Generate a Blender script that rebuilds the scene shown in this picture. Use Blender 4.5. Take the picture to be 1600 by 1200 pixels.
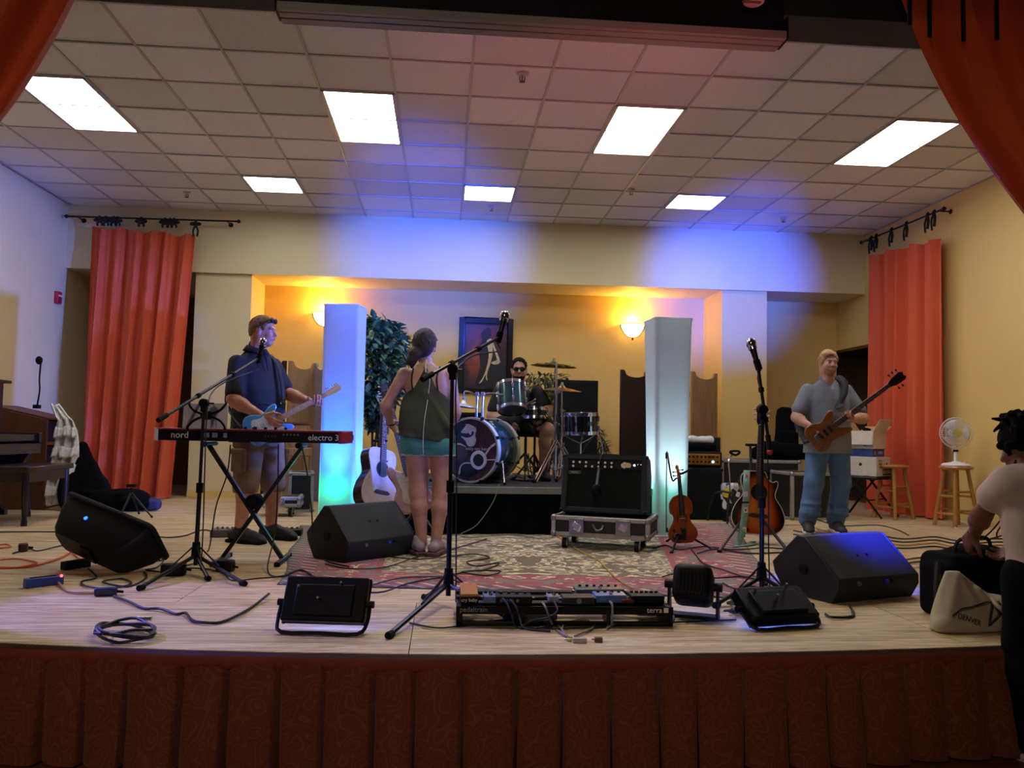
import bpy, bmesh, math, random
import numpy as np
from mathutils import Vector, Matrix, Euler
from math import pi, sin, cos, radians as R_
random.seed(7)
for o in list(bpy.data.objects): bpy.data.objects.remove(o)
SC = bpy.context.scene
COL = SC.collection
# ------------------------------------------------------------------ camera
FPX, HC = 1283.0, 0.905
YAW, PITCH, ROLL = .0814, .0567, .01816
_f = Vector((sin(YAW)*cos(PITCH), cos(YAW)*cos(PITCH), sin(PITCH)))
_r0 = Vector((cos(YAW), -sin(YAW), 0)); _u0 = _r0.cross(_f)
_r = cos(ROLL)*_r0 + sin(ROLL)*_u0; _u = cos(ROLL)*_u0 - sin(ROLL)*_r0
cam = bpy.data.cameras.new('camera'); camo = bpy.data.objects.new('camera', cam); COL.objects.link(camo)
cam.sensor_width = 36; cam.lens = 36*FPX/1600; cam.clip_start = .05; cam.clip_end = 100
_m = Matrix((_r, _u, -_f)).transposed().to_4x4(); _m.translation = (0, 0, HC)
camo.matrix_world = _m
SC.camera = camo
# ------------------------------------------------------------------ view + world
SC.view_settings.view_transform = 'Standard'; SC.view_settings.look = 'None'
SC.view_settings.gamma = 1; SC.view_settings.use_curve_mapping = False
SC.view_settings.exposure = EXPOSURE = 0.5
W = bpy.data.worlds.new('world'); SC.world = W; W.use_nodes = True
W.node_tree.nodes['Background'].inputs[0].default_value = (.55, .5, .5, 1)
W.node_tree.nodes['Background'].inputs[1].default_value = .012

def spot(name, loc, aim, col, power, angle, blend=.6, size=.08):
    l = bpy.data.lights.new(name, 'SPOT'); l.color = col; l.energy = power
    l.spot_size = R_(angle); l.spot_blend = blend; l.shadow_soft_size = size
    o = bpy.data.objects.new(name, l); COL.objects.link(o); o.location = loc
    o.rotation_euler = (Vector(aim)-Vector(loc)).to_track_quat('-Z', 'Y').to_euler()
    return o
def point(name, loc, col, power, size=.05):
    l = bpy.data.lights.new(name, 'POINT'); l.color = col; l.energy = power; l.shadow_soft_size = size
    o = bpy.data.objects.new(name, l); COL.objects.link(o); o.location = loc
    return o
# coloured stage lamps, plus two added warm fills with no visible source
PANEL_STRENGTH = 11.0
BLUE = (.03, .12, 1.0)
spot('side_lamp_wash', (-4.3, 5.0, 2.4), (-.95, 4.05, 0), (.24, .2, 1.0), 520, 27, .25)
spot('header_fill_added', (.5, 4.95, 3.2), (.5, 4.35, 0), (1., .86, .66), 100, 125, 1., .25)  # added warm fill behind the header, brightens the front of the deck
spot('hall_lamp_blue_back', (-.42, -1.5, 1.25), (-.25, 10.6, 3.2), (.02, .1, 1.0), 10500, 14.5, 1., .06)
spot('hall_lamp_blue_far', (1.2, -1.5, 1.25), (3.75, 10.6, 2.95), (.02, .08, 1.0), 18000, 12.5, 1., .06)
spot('side_lamp_blue', (4.25, 5.05, 1.6), (-4.3, 9.0, 1.5), (.08, .16, 1.0), 2700, 29, .45, .07)
spot('hall_lamp_blue_right', (2.1, 4.15, 3.05), (2.42, 4.84, .36), (.012, .03, 1.0), 4600, 16, .8)
spot('hall_lamp_red', (2.0, 2.2, .4), (1.0, 5.7, 3.64), (1.0, .12, .2), 130, 40, 1.0)
spot('hall_fill_added', (-2.0, -3.0, 3.2), (0.4, 6.5, .6), (1.0, .82, .68), 190, 60, .8, .3)  # added warm fill from the unlit hall, lifts skirt and faces

# ------------------------------------------------------------------ helpers
def ray(px, py):
    return (px-800)/FPX*_r - (py-600)/FPX*_u + _f
def at(px, py, Y):
    d = ray(px, py); return Vector((0, 0, HC)) + d*(Y/d.y)
def gr(px, py, z=0.):
    d = ray(px, py); return Vector((0, 0, HC)) + d*((z-HC)/d.z)
def atx(px, py, X):
    d = ray(px, py); return Vector((0, 0, HC)) + d*(X/d.x)
def lin(c):
    if isinstance(c, str):
        c = c.lstrip('#'); c = [int(c[i:i+2], 16)/255 for i in (0, 2, 4)]
    return tuple((x/12.92 if x <= .04045 else ((x+.055)/1.055)**2.4) for x in c[:3])+(1,)
MATS = {}
class NT:
    def __init__(s, name):
        s.m = bpy.data.materials.new(name); s.m.use_nodes = True
        s.t = s.m.node_tree; s.n = s.t.nodes; s.b = s.n['Principled BSDF']; s.out = s.n['Material Output']
    def new(s, t, **k):
        n = s.n.new(t)
        for a, b in k.items():
            if a in ('ins',):
                for i, v in b.items(): n.inputs[i].default_value = v
            else: setattr(n, a, b)
        return n
    def l(s, a, b): s.t.links.new(a, b)
    def coord(s, stretch=(1, 1, 1), kind='Object', rot=(0, 0, 0)):
        tc = s.new('ShaderNodeTexCoord'); mp = s.new('ShaderNodeMapping')
        mp.inputs['Scale'].default_value = stretch; mp.inputs['Rotation'].default_value = rot
        s.l(tc.outputs[kind], mp.inputs[0]); return mp.outputs[0]
    def noise(s, vec, scale, detail=4, rough=.55, dist=0.):
        n = s.new('ShaderNodeTexNoise'); n.inputs['Scale'].default_value = scale
        n.inputs['Detail'].default_value = detail; n.inputs['Roughness'].default_value = rough
        n.inputs['Distortion'].default_value = dist
        s.l(vec, n.inputs['Vector']); return n.outputs['Fac']
    def ramp(s, fac, stops, interp='LINEAR'):
        n = s.new('ShaderNodeValToRGB'); n.color_ramp.interpolation = interp
        e = n.color_ramp.elements
        while len(e) < len(stops): e.new(.5)
        for i, (p, c) in enumerate(stops): e[i].position = p; e[i].color = c
        s.l(fac, n.inputs[0]); return n.outputs[0]
    def math(s, op, a, b=None, c=None):
        n = s.new('ShaderNodeMath', operation=op)
        for i, x in enumerate((a, b, c)):
            if x is None: continue
            if isinstance(x, (int, float)): n.inputs[i].default_value = x
            else: s.l(x, n.inputs[i])
        return n.outputs[0]
    def mix(s, fac, a, b):
        n = s.new('ShaderNodeMix', data_type='RGBA')
        for i, x in ((0, fac), (6, a), (7, b)):
            if isinstance(x, (int, float, tuple)): n.inputs[i].default_value = x
            else: s.l(x, n.inputs[i])
        return n.outputs[2]
    def bump(s, h, strength=.3, dist=.01):
        n = s.new('ShaderNodeBump'); n.inputs['Strength'].default_value = strength; n.inputs['Distance'].default_value = dist
        s.l(h, n.inputs['Height']); s.l(n.outputs[0], s.b.inputs['Normal'])
def mat(name, col, rough=.6, metal=0., var=.12, scale=18., stretch=(1, 1, 1), c2=None, bump=0., bscale=None, spec=None, coat=0., emit=None, es=0., sheen=0.):
    if name in MATS: return MATS[name]
    k = NT(name); c = lin(col)
    a = lin(c2) if c2 else tuple(x*(1-var) for x in c[:3])+(1,)
    b = c if c2 else tuple(min(1, x*(1+var)) for x in c[:3])+(1,)
    v = k.coord(stretch); f = k.noise(v, scale)
    k.l(k.ramp(f, [(.3, a), (.7, b)]), k.b.inputs['Base Color'])
    k.b.inputs['Roughness'].default_value = rough; k.b.inputs['Metallic'].default_value = metal
    if spec is not None: k.b.inputs['Specular IOR Level'].default_value = spec
    if coat: k.b.inputs['Coat Weight'].default_value = coat; k.b.inputs['Coat Roughness'].default_value = .1
    if sheen: k.b.inputs['Sheen Weight'].default_value = sheen
    if emit: k.b.inputs['Emission Color'].default_value = lin(emit); k.b.inputs['Emission Strength'].default_value = es
    if bump: k.bump(k.noise(v, bscale or scale*3), bump)
    MATS[name] = k.m; return k.m

class MB:
    def __init__(s): s.v = []; s.f = []
    def add(s, vs, fs, M=None):
        o = len(s.v)
        s.v += [tuple(M @ Vector(p)) if M is not None else tuple(p) for p in vs]
        s.f += [tuple(i+o for i in f) for f in fs]; return s
    def box(s, c, d, M=None, R=None):
        hx, hy, hz = d[0]/2, d[1]/2, d[2]/2
        vs = [Vector((x*hx, y*hy, z*hz)) for z in (-1, 1) for y in (-1, 1) for x in (-1, 1)]
        if R is not None: vs = [R @ v for v in vs]
        vs = [v+Vector(c) for v in vs]
        return s.add(vs, [(0, 2, 3, 1), (4, 5, 7, 6), (0, 1, 5, 4), (2, 6, 7, 3), (0, 4, 6, 2), (1, 3, 7, 5)], M)
    def cyl(s, a, b, r0, r1=None, n=12, M=None, caps=True):
        a, b = Vector(a), Vector(b); r1 = r0 if r1 is None else r1
        t = (b-a).normalized(); u = t.orthogonal().normalized(); w = t.cross(u)
        vs = []
        for p, r in ((a, r0), (b, r1)):
            vs += [p+(u*cos(2*pi*i/n)+w*sin(2*pi*i/n))*r for i in range(n)]
        fs = [(i, (i+1) % n, n+(i+1) % n, n+i) for i in range(n)]
        if caps: fs += [tuple(range(n-1, -1, -1)), tuple(range(n, 2*n))]
        return s.add(vs, fs, M)
    def tube(s, pts, r, n=6, sub=0, closed=False, M=None, flat=None):
        P = [Vector(p) for p in pts]
        if sub: P = crom(P, sub, closed)
        m = len(P); rs = r if isinstance(r, (list, tuple)) else [r]*m
        if len(rs) != m: rs = [rs[min(len(rs)-1, int(i*(len(rs)-1)/(m-1)+.5))] for i in range(m)]
        vs = []; u = None
        for i in range(m):
            if closed: t = (P[(i+1) % m]-P[i-1])
            else: t = P[min(i+1, m-1)]-P[max(i-1, 0)]
            t = t.normalized() if t.length > 1e-9 else Vector((0, 0, 1))
            if u is None: u = t.orthogonal().normalized()
            else:
                u = u-t*u.dot(t); u = u.normalized() if u.length > 1e-6 else t.orthogonal().normalized()
            w = t.cross(u)
            vs += [P[i]+(u*cos(2*pi*k/n)+w*sin(2*pi*k/n))*rs[i] for k in range(n)]
        fs = []
        for i in range(m if closed else m-1):
            a, b = i*n, ((i+1) % m)*n
            fs += [(a+k, a+(k+1) % n, b+(k+1) % n, b+k) for k in range(n)]
        if not closed: fs += [tuple(range(n-1, -1, -1)), tuple(range((m-1)*n, m*n))]
        return s.add(vs, fs, M)
    def lathe(s, prof, n=24, M=None, ang=2*pi):
        vs = []; fs = []; full = ang > 6.28; m = n if full else n+1
        for (r, z) in prof: vs += [(r*cos(ang*i/n), r*sin(ang*i/n), z) for i in range(m)]
        for j in range(len(prof)-1):
            for i in range(n):
                i2 = (i+1) % m; fs.append((j*m+i, j*m+i2, (j+1)*m+i2, (j+1)*m+i))
        return s.add(vs, fs, M)
    def prism(s, out, t, M=None, z0=0.):
        n = len(out); vs = [(x, y, z0) for x, y in out]+[(x, y, z0+t) for x, y in out]
        fs = [(i, (i+1) % n, n+(i+1) % n, n+i) for i in range(n)]+[tuple(range(n-1, -1, -1)), tuple(range(n, 2*n))]
        return s.add(vs, fs, M)
    def sph(s, c, r, n=16, m=10, R=None, M=None):
        r = (r, r, r) if isinstance(r, (int, float)) else r
        vs = []; fs = []
        for j in range(m+1):
            for i in range(n):
                p = Vector((r[0]*sin(pi*j/m)*cos(2*pi*i/n), r[1]*sin(pi*j/m)*sin(2*pi*i/n), r[2]*cos(pi*j/m)))
                if R is not None: p = R @ p
                vs.append(p+Vector(c))
        for j in range(m):
            for i in range(n): fs.append((j*n+i, (j+1)*n+i, (j+1)*n+(i+1) % n, j*n+(i+1) % n))
        return s.add(vs, fs, M)
    def surf(s, fn, nu, nv, M=None):
        vs = [fn(i/nu, j/nv) for j in range(nv+1) for i in range(nu+1)]
        fs = [(j*(nu+1)+i, j*(nu+1)+i+1, (j+1)*(nu+1)+i+1, (j+1)*(nu+1)+i) for j in range(nv) for i in range(nu)]
        return s.add(vs, fs, M)
    def mesh(s, name, m, smooth=40, uv=None):
        me = bpy.data.meshes.new(name); me.from_pydata(s.v, [], s.f)
        bm = bmesh.new(); bm.from_mesh(me)
        bmesh.ops.remove_doubles(bm, verts=bm.verts, dist=1e-5)
        bmesh.ops.recalc_face_normals(bm, faces=bm.faces); bm.to_mesh(me); bm.free()
        if m is not None: me.materials.append(m)
        if smooth:
            me.polygons.foreach_set('use_smooth', [True]*len(me.polygons)); me.set_sharp_from_angle(angle=R_(smooth))
        return me
    def build(s, name, m, parent=None, smooth=40, bev=0., loc=None, rot=None, solid=0., segs=2):
        return link(name, s.mesh(name, m, smooth), parent, bev, loc, rot, solid, segs)
def link(name, me, parent=None, bev=0., loc=None, rot=None, solid=0., segs=2):
    o = bpy.data.objects.new(name, me); COL.objects.link(o)
    if parent is not None: o.parent = parent
    if loc is not None: o.location = loc
    if rot is not None: o.rotation_euler = rot
    if solid:
        d = o.modifiers.new('solid', 'SOLIDIFY'); d.thickness = solid; d.offset = 0
    if bev:
        b = o.modifiers.new('bevel', 'BEVEL'); b.width = bev; b.segments = segs; b.limit_method = 'ANGLE'; b.angle_limit = R_(40)
        b.harden_normals = False
    return o
def crom(P, sub, closed=False):
    out = []; n = len(P)
    for i in range(n if closed else n-1):
        if closed: a, b, c, d = P[i-1], P[i], P[(i+1) % n], P[(i+2) % n]
        else: a, b, c, d = P[max(i-1, 0)], P[i], P[i+1], P[min(i+2, n-1)]
        for k in range(sub):
            t = k/sub
            out.append(.5*((2*b)+(c-a)*t+(2*a-5*b+4*c-d)*t*t+(3*b-a-3*c+d)*t**3))
    if not closed: out.append(P[-1])
    return out
def crom2(pts, sub, closed=True):
    return [(p.x, p.y) for p in crom([Vector((x, y, 0)) for x, y in pts], sub, closed)]
def tag(o, label, cat, group=None):
    o['label'] = label; o['category'] = cat
    if group: o['group'] = group
    return o
def thing(name, label, cat, loc=(0, 0, 0), rotz=0., group=None, rot=None):
    o = bpy.data.objects.new(name, None); COL.objects.link(o); o.empty_display_size = .1
    o.location = loc; o.rotation_euler = rot if rot is not None else (0, 0, rotz)
    return tag(o, label, cat, group)
def struct(o): o['kind'] = 'structure'; return o
def copy_tree(o, parent=None):
    c = o.copy(); COL.objects.link(c); c.parent = parent
    for ch in list(o.children): copy_tree(ch, c)
    return c
def text(name, body, size, m, parent, M, depth=.002, align='CENTER', shear=0.):
    cu = bpy.data.curves.new(name, 'FONT'); cu.body = body; cu.size = size; cu.extrude = depth/2
    cu.align_x = align; cu.align_y = 'CENTER'; cu.shear = shear; cu.resolution_u = 3
    o = bpy.data.objects.new(name, cu); COL.objects.link(o)
    dg = bpy.context.evaluated_depsgraph_get(); me = bpy.data.meshes.new_from_object(o.evaluated_get(dg))
    bpy.data.objects.remove(o); bpy.data.curves.remove(cu)
    me.transform(M); me.materials.clear(); me.materials.append(m)
    return link(name, me, parent)
def frame(origin, x, y, z):
    m = Matrix((Vector(x), Vector(y), Vector(z))).transposed().to_4x4(); m.translation = Vector(origin); return m
def basis(z, up=(0, 0, 1)):
    z = Vector(z).normalized(); x = Vector(up).cross(z)
    x = x.normalized() if x.length > 1e-6 else Vector((1, 0, 0)); return x, z.cross(x), z
def face_M(c, n, up=(0, 0, 1), roll=0.):
    """frame whose z is the outward normal n, x to the viewer's right, y up"""
    x, y, z = basis(n, up); m = frame(c, x, y, z)
    return m @ Matrix.Rotation(roll, 4, 'Z') if roll else m

# ---------------------------------------------------- smooth solids (bodies, cloth, bags)
class SDF:
    def __init__(s, lo, hi, vox):
        s.lo = np.array(lo, float); s.vox = vox
        s.n = np.ceil((np.array(hi)-s.lo)/vox).astype(int)+1
        s.a = np.full(s.n, .25, np.float32)
    def win(s, lo, hi, pad=.06):
        i0 = np.maximum(0, np.floor((np.array(lo)-pad-s.lo)/s.vox).astype(int)); i1 = np.minimum(s.n, np.ceil((np.array(hi)+pad-s.lo)/s.vox).astype(int)+1)
        if (i1 <= i0).any(): return None, None
        sl = tuple(slice(a, b) for a, b in zip(i0, i1))
        g = [((np.arange(i0[k], i1[k]))*s.vox+s.lo[k]).astype(np.float32) for k in range(3)]
        return sl, (g[0][:, None, None], g[1][None, :, None], g[2][None, None, :])
    def put(s, sl, d, k, op):
        A = s.a[sl]
        if op == 'u':
            if k > 0:
                h = np.clip(.5+.5*(A-d)/k, 0, 1); s.a[sl] = A*(1-h)+d*h-k*h*(1-h)
            else: s.a[sl] = np.minimum(A, d)
        elif op == 's':
            if k > 0:
                h = np.clip(.5-.5*(A+d)/k, 0, 1); s.a[sl] = A*(1-h)-d*h+k*h*(1-h)
            else: s.a[sl] = np.maximum(A, -d)
    def cap(s, a, b, ra, rb=None, k=.02, op='u'):
        rb = ra if rb is None else rb; a = np.array(a, float); b = np.array(b, float); r = max(ra, rb)
        sl, g = s.win(np.minimum(a, b)-r, np.maximum(a, b)+r)
        if sl is None: return s
        ab = b-a; L = max((ab**2).sum(), 1e-12)
        t = np.clip(((g[0]-a[0])*ab[0]+(g[1]-a[1])*ab[1]+(g[2]-a[2])*ab[2])/L, 0, 1)
        d = np.sqrt((g[0]-a[0]-t*ab[0])**2+(g[1]-a[1]-t*ab[1])**2+(g[2]-a[2]-t*ab[2])**2)-(ra+(rb-ra)*t)
        s.put(sl, d, k, op); return s
    def chain(s, pts, rs, k=.02):
        for i in range(len(pts)-1): s.cap(pts[i], pts[i+1], rs[i], rs[i+1], k)
        return s
    def ell(s, c, r, R=None, k=.02, op='u'):
        c = np.array(c, float); r = np.array(r, float); m = r.max()
        sl, g = s.win(c-m, c+m)
        if sl is None: return s
        x, y, z = g[0]-c[0], g[1]-c[1], g[2]-c[2]
        if R is not None:
            q = np.array(R.to_3x3().transposed()); x, y, z = [q[i, 0]*x+q[i, 1]*y+q[i, 2]*z for i in range(3)]
        k0 = np.sqrt((x/r[0])**2+(y/r[1])**2+(z/r[2])**2)+1e-6
        k1 = np.sqrt((x/r[0]**2)**2+(y/r[1]**2)**2+(z/r[2]**2)**2)+1e-6
        s.put(sl, k0*(k0-1)/k1, k, op); return s
    def box(s, c, h, rd=.01, R=None, k=.01, op='u'):
        c = np.array(c, float); h = np.array(h, float); m = np.sqrt((h**2).sum())
        sl, g = s.win(c-m, c+m)
        if sl is None: return s
        x, y, z = g[0]-c[0], g[1]-c[1], g[2]-c[2]
        if R is not None:
            q = np.array(R.to_3x3().transposed()); x, y, z = [q[i, 0]*x+q[i, 1]*y+q[i, 2]*z for i in range(3)]
        q = [np.abs(v)-(hh-rd) for v, hh in zip((x, y, z), h)]
        d = np.sqrt(sum(np.maximum(v, 0)**2 for v in q))+np.minimum(np.maximum(q[0], np.maximum(q[1], q[2])), 0)-rd
        s.put(sl, d, k, op); return s
    def stack(s, rings, R=None, o=(0, 0, 0), k=.02, op='u', p=2.3):
        """rings: (z, cx, cy, rx, ry) along local z of frame (o, R)"""
        o = np.array(o, float); rg = np.array(rings, float)
        m = np.abs(rg[:, 1:3]).max()+rg[:, 3:5].max(); R3 = np.array(R.to_3x3()) if R is not None else np.eye(3)
        ends = [o+R3@np.array([0, 0, z]) for z in (rg[0, 0], rg[-1, 0])]
        sl, g = s.win(np.minimum(*ends)-m, np.maximum(*ends)+m)
        if sl is None: return s
        x, y, z = np.broadcast_arrays(g[0]-o[0], g[1]-o[1], g[2]-o[2])
        q = R3.T; x, y, z = [q[i, 0]*x+q[i, 1]*y+q[i, 2]*z for i in range(3)]
        I = [np.interp(z, rg[:, 0], rg[:, j]) for j in range(1, 5)]
        e = (np.abs((x-I[0])/I[2])**p+np.abs((y-I[1])/I[3])**p)**(1/p)
        d = (e-1)*np.minimum(I[2], I[3]); dz = np.maximum(rg[0, 0]-z, z-rg[-1, 0])
        d = np.where(dz > 0, np.sqrt(np.maximum(d, 0)**2+dz**2), np.maximum(d, dz))
        s.put(sl, d.astype(np.float32), k, op); return s
    def cut(s, n, d):
        n = np.array(n, float); n /= np.linalg.norm(n)
        g = [(np.arange(s.n[k])*s.vox+s.lo[k]).astype(np.float32) for k in range(3)]
        s.a = np.maximum(s.a, g[0][:, None, None]*n[0]+g[1][None, :, None]*n[1]+g[2][None, None, :]*n[2]-d).astype(np.float32); return s
    def mesh(s, name, m):
        a = s.a; a[0], a[-1] = .1, .1; a[:, 0], a[:, -1] = .1, .1; a[:, :, 0], a[:, :, -1] = .1, .1
        b = a < 0; X, Y, Z = a.shape
        cnt = np.zeros((X-1, Y-1, Z-1), np.int8)
        for i in (0, 1):
            for j in (0, 1):
                for k in (0, 1): cnt += b[i:X-1+i, j:Y-1+j, k:Z-1+k]
        cell = np.argwhere((cnt > 0) & (cnt < 8)); idx = np.full(cnt.shape, -1, np.int32)
        idx[tuple(cell.T)] = np.arange(len(cell))
        pos = np.zeros((len(cell), 3)); num = np.zeros(len(cell))
        cs = [(i, j, k) for i in (0, 1) for j in (0, 1) for k in (0, 1)]
        for p in range(8):
            for q in range(p+1, 8):
                if sum(abs(cs[p][t]-cs[q][t]) for t in range(3)) != 1: continue
                va = a[tuple((cell+cs[p]).T)]; vb = a[tuple((cell+cs[q]).T)]
                c = (va < 0) != (vb < 0); t = np.where(c, va/(va-vb+1e-12), 0)
                e = np.array(cs[p])[None]+t[:, None]*(np.array(cs[q])-np.array(cs[p]))[None]
                pos += e*c[:, None]; num += c
        V = (cell+pos/num[:, None])*s.vox+s.lo
        F = []
        for ax in range(3):
            lo = [slice(1, -1)]*3; sa = [slice(1, X-1), slice(1, Y-1), slice(1, Z-1)]; sb = list(sa)
            n_ = (X, Y, Z)[ax]; sa[ax] = slice(0, n_-1); sb[ax] = slice(1, n_)
            A, B = b[tuple(sa)], b[tuple(sb)]
            e = np.argwhere(A != B)
            if len(e) == 0: continue
            off = np.array([1, 1, 1]); off[ax] = 0; g = e+off
            o1, o2 = [(1, 2), (2, 0), (0, 1)][ax]
            d1 = np.zeros(3, int); d1[o1] = 1; d2 = np.zeros(3, int); d2[o2] = 1
            q = np.stack([idx[tuple((g-d1-d2).T)], idx[tuple((g-d2).T)], idx[tuple(g.T)], idx[tuple((g-d1).T)]], 1)
            fl = A[tuple(e.T)]; q[~fl] = q[~fl][:, ::-1]; F.append(q)
        F = np.concatenate(F); F = F[(F >= 0).all(1)]
        me = bpy.data.meshes.new(name); me.vertices.add(len(V)); me.vertices.foreach_set('co', V.astype(np.float32).ravel())
        me.loops.add(F.size); me.loops.foreach_set('vertex_index', F.astype(np.int32).ravel())
        me.polygons.add(len(F)); me.polygons.foreach_set('loop_start', np.arange(0, F.size, 4, dtype=np.int32))
        me.polygons.foreach_set('use_smooth', np.ones(len(F), bool)); me.update(calc_edges=True); me.validate()
        if m is not None: me.materials.append(m)
        return me
    def build(s, name, m, parent=None): return link(name, s.mesh(name, m), parent)
# ================================================================== SETTING
XL, XR, YB, ZC, ZS = -4.77, 5.65, 10.62, 3.644, 2.84
YN, YP, ZH = 11.45, 4.7, -.46           # niche wall, proscenium, hall floor
def edge(x): return 3.375+(x-.45)**2*(.042 if x < .45 else .028)+(max(0, x-2.45)**2*.25)
# --- materials
def wall_mat(name, col):
    k = NT(name); v = k.coord(); c = lin(col)
    f = k.noise(v, 1.3, 3); k.l(k.ramp(f, [(.3, tuple(x*.93 for x in c[:3])+(1,)), (.7, c)]), k.b.inputs['Base Color'])
    k.b.inputs['Roughness'].default_value = .62; k.bump(k.noise(v, 160, 2), .12, .004); return k.m
m_wall = wall_mat('painted_plaster', '#e4d4a2'); m_wally = wall_mat('yellow_plaster', '#e3c574')
def tile_mat():
    k = NT('acoustic_tile'); v = k.coord()
    oi = k.new('ShaderNodeObjectInfo')
    base = k.ramp(oi.outputs['Random'], [(0, lin('#cfccc6')), (.3, lin('#e2dfdb')), (.6, lin('#e8e5e2')), (1, lin('#d6d4cb'))])
    sp = k.noise(v, 170, 2); col = k.mix(k.ramp(sp, [(.35, (0, 0, 0, 1)), (.45, (1, 1, 1, 1))]), k.mix(.3, base, (.2, .19, .19, 1)), base)
    k.l(col, k.b.inputs['Base Color']); k.b.inputs['Roughness'].default_value = .9; k.bump(sp, .25, .004); return k.m
m_tile = tile_mat(); m_tbar = mat('ceiling_grid_metal', '#b4b0aa', .5, var=.05)
def ply_mat():
    k = NT('rough_plywood'); v = k.coord(); oi = k.new('ShaderNodeObjectInfo')
    add = k.new('ShaderNodeVectorMath', operation='ADD'); sc = k.new('ShaderNodeVectorMath', operation='SCALE'); sc.inputs['Scale'].default_value = 9
    cmb = k.new('ShaderNodeCombineXYZ'); k.l(oi.outputs['Random'], cmb.inputs[0]); k.l(oi.outputs['Random'], cmb.inputs[1])
    k.l(cmb.outputs[0], sc.inputs[0]); k.l(v, add.inputs[0]); k.l(sc.outputs[0], add.inputs[1])
    mp = k.new('ShaderNodeMapping'); mp.inputs['Scale'].default_value = (.35, 4.2, 1); k.l(add.outputs[0], mp.inputs[0])
    g = k.noise(mp.outputs[0], 4.5, 10, .74, 1.4); g2 = k.noise(mp.outputs[0], 15, 6, .75); w = k.noise(add.outputs[0], 1.2, 3)
    c = k.ramp(g, [(.34, lin('#7d6038')), (.44, lin('#b39660')), (.53, lin('#cdb383')), (.62, lin('#e4d5b0'))])
    c = k.mix(k.math('MULTIPLY', k.ramp(g2, [(.34, (1, 1, 1, 1)), (.46, (0, 0, 0, 1))]), .7), c, lin('#5f4626'))
    c = k.mix(k.math('MULTIPLY', k.ramp(w, [(.4, (0, 0, 0, 1)), (.7, (1, 1, 1, 1))]), .3), c, lin('#d8c9a6'))
    k.l(c, k.b.inputs['Base Color']); k.b.inputs['Roughness'].default_value = .55; k.bump(g2, .25, .006); return k.m
m_ply = ply_mat()
m_dark = mat('black_paint', '#0b0a0a', .7, var=.3); m_trim = mat('white_trim', '#d9d3c4', .5, var=.05)
m_edge = mat('stage_nosing_wood', '#4a2c1c', .6, var=.3, stretch=(.4, 4, 4))
m_hall = mat('hall_boards', '#8a5526', .5, c2='#6a3c18', scale=4, stretch=(.4, 6, 1))

# --- floor: one deck of plywood sheets
XA, XB = -4.9, 5.8
fl = MB(); arc = [(x, edge(x)+.01) for x in [XA+(XB-XA)*i/60 for i in range(61)]]
fl.prism([(XB, 13.2), (XA, 13.2)]+arc, .40, z0=-.45)
floor = struct(fl.build('floor', m_edge, None, smooth=0))
sheets = MB()
for j in range(9):
    for i in range(-3, 4):
        x0 = i*2.44+(1.1 if j % 2 else -.12); x1 = x0+2.436; y0 = 3.15+j*1.22; y1 = y0+1.216
        x0, x1 = max(x0, XA), min(x1, XB)
        if x1-x0 < .05: continue
        xs = [x0+(x1-x0)*t/10 for t in range(11)]
        lo = [(x, max(y0, edge(x)-.005)) for x in xs]
        if min(p[1] for p in lo) >= y1-.02: continue
        lo = [(x, min(y, y1-.01)) for x, y in lo]
        if max(p[1] for p in lo) <= y0: lo = [lo[0], lo[-1]]
        m = MB().prism([(x1, y1), (x0, y1)]+lo, .05, z0=-.05)
        m.build('plywood_sheet', m_ply, floor, smooth=0)
nose = MB(); nose.tube([(x, edge(x)-.008, -.022) for x in [XA+(XB-XA)*i/80 for i in range(81)]], .021, 6)
struct(nose.build('trim_stage_edge', m_edge))
hf = MB(); hf.box((.4, -.5, ZH-.03), (16, 9, .06)); struct(hf.build('floor_hall', m_hall, smooth=0))
# --- stage skirt
def skirt_mat():
    k = NT('paisley_brocade'); v = k.coord()
    n = k.noise(v, 5, 2, .5); vo = k.new('ShaderNodeTexVoronoi', feature='SMOOTH_F1'); vo.inputs['Scale'].default_value = 15; k.l(v, vo.inputs['Vector'])
    s = k.math('SINE', k.math('MULTIPLY', k.math('ADD', vo.outputs['Distance'], k.math('MULTIPLY', n, .5)), 34.))
    c = k.mix(k.ramp(s, [(.5, (0, 0, 0, 1)), (.9, (.45, .45, .45, 1))]), lin('#7a3416'), lin('#94562c'))
    k.l(c, k.b.inputs['Base Color']); k.b.inputs['Roughness'].default_value = .8; k.b.inputs['Sheen Weight'].default_value = .2; return k.m
m_skirt = skirt_mat()
sk = MB(); xs = []; x = -3.0; rnd = random.Random(3); pleats = []
while x < 4.2:
    w = rnd.uniform(.15, .22); pleats.append((x, w)); x += w
def skirt_pt(u, v):
    X = -3.0+u*7.2; d = 0.
    for (a, w) in pleats:
        if a <= X < a+w:
            t = (X-a)/w; d = .034*math.sin(t*pi)**.6+.024*t; d -= .06*max(0, 1-abs(t-1)*8)
            d += .012*sin(v*3+a*7); break
    z = -.035+v*(ZH+.012+.035)
    return (X, edge(X)-.03-.02*v-d*(.35+.75*v), z)
sk.surf(skirt_pt, 900, 8)
so = tag(sk.build('stage_skirt', m_skirt, smooth=60), 'pleated rust brown paisley skirt along the front of the stage', 'skirt')
bd = MB(); bd.surf(lambda u, v: (-3.0+u*7.2, edge(-3.0+u*7.2)-.034-.012*sin(v*pi)+.004*sin(u*60), -.012-.05*v), 240, 4)
bd.build('skirt_band', mat('rust_band', '#8c3a22', .8, var=.15), so, smooth=60)

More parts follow.
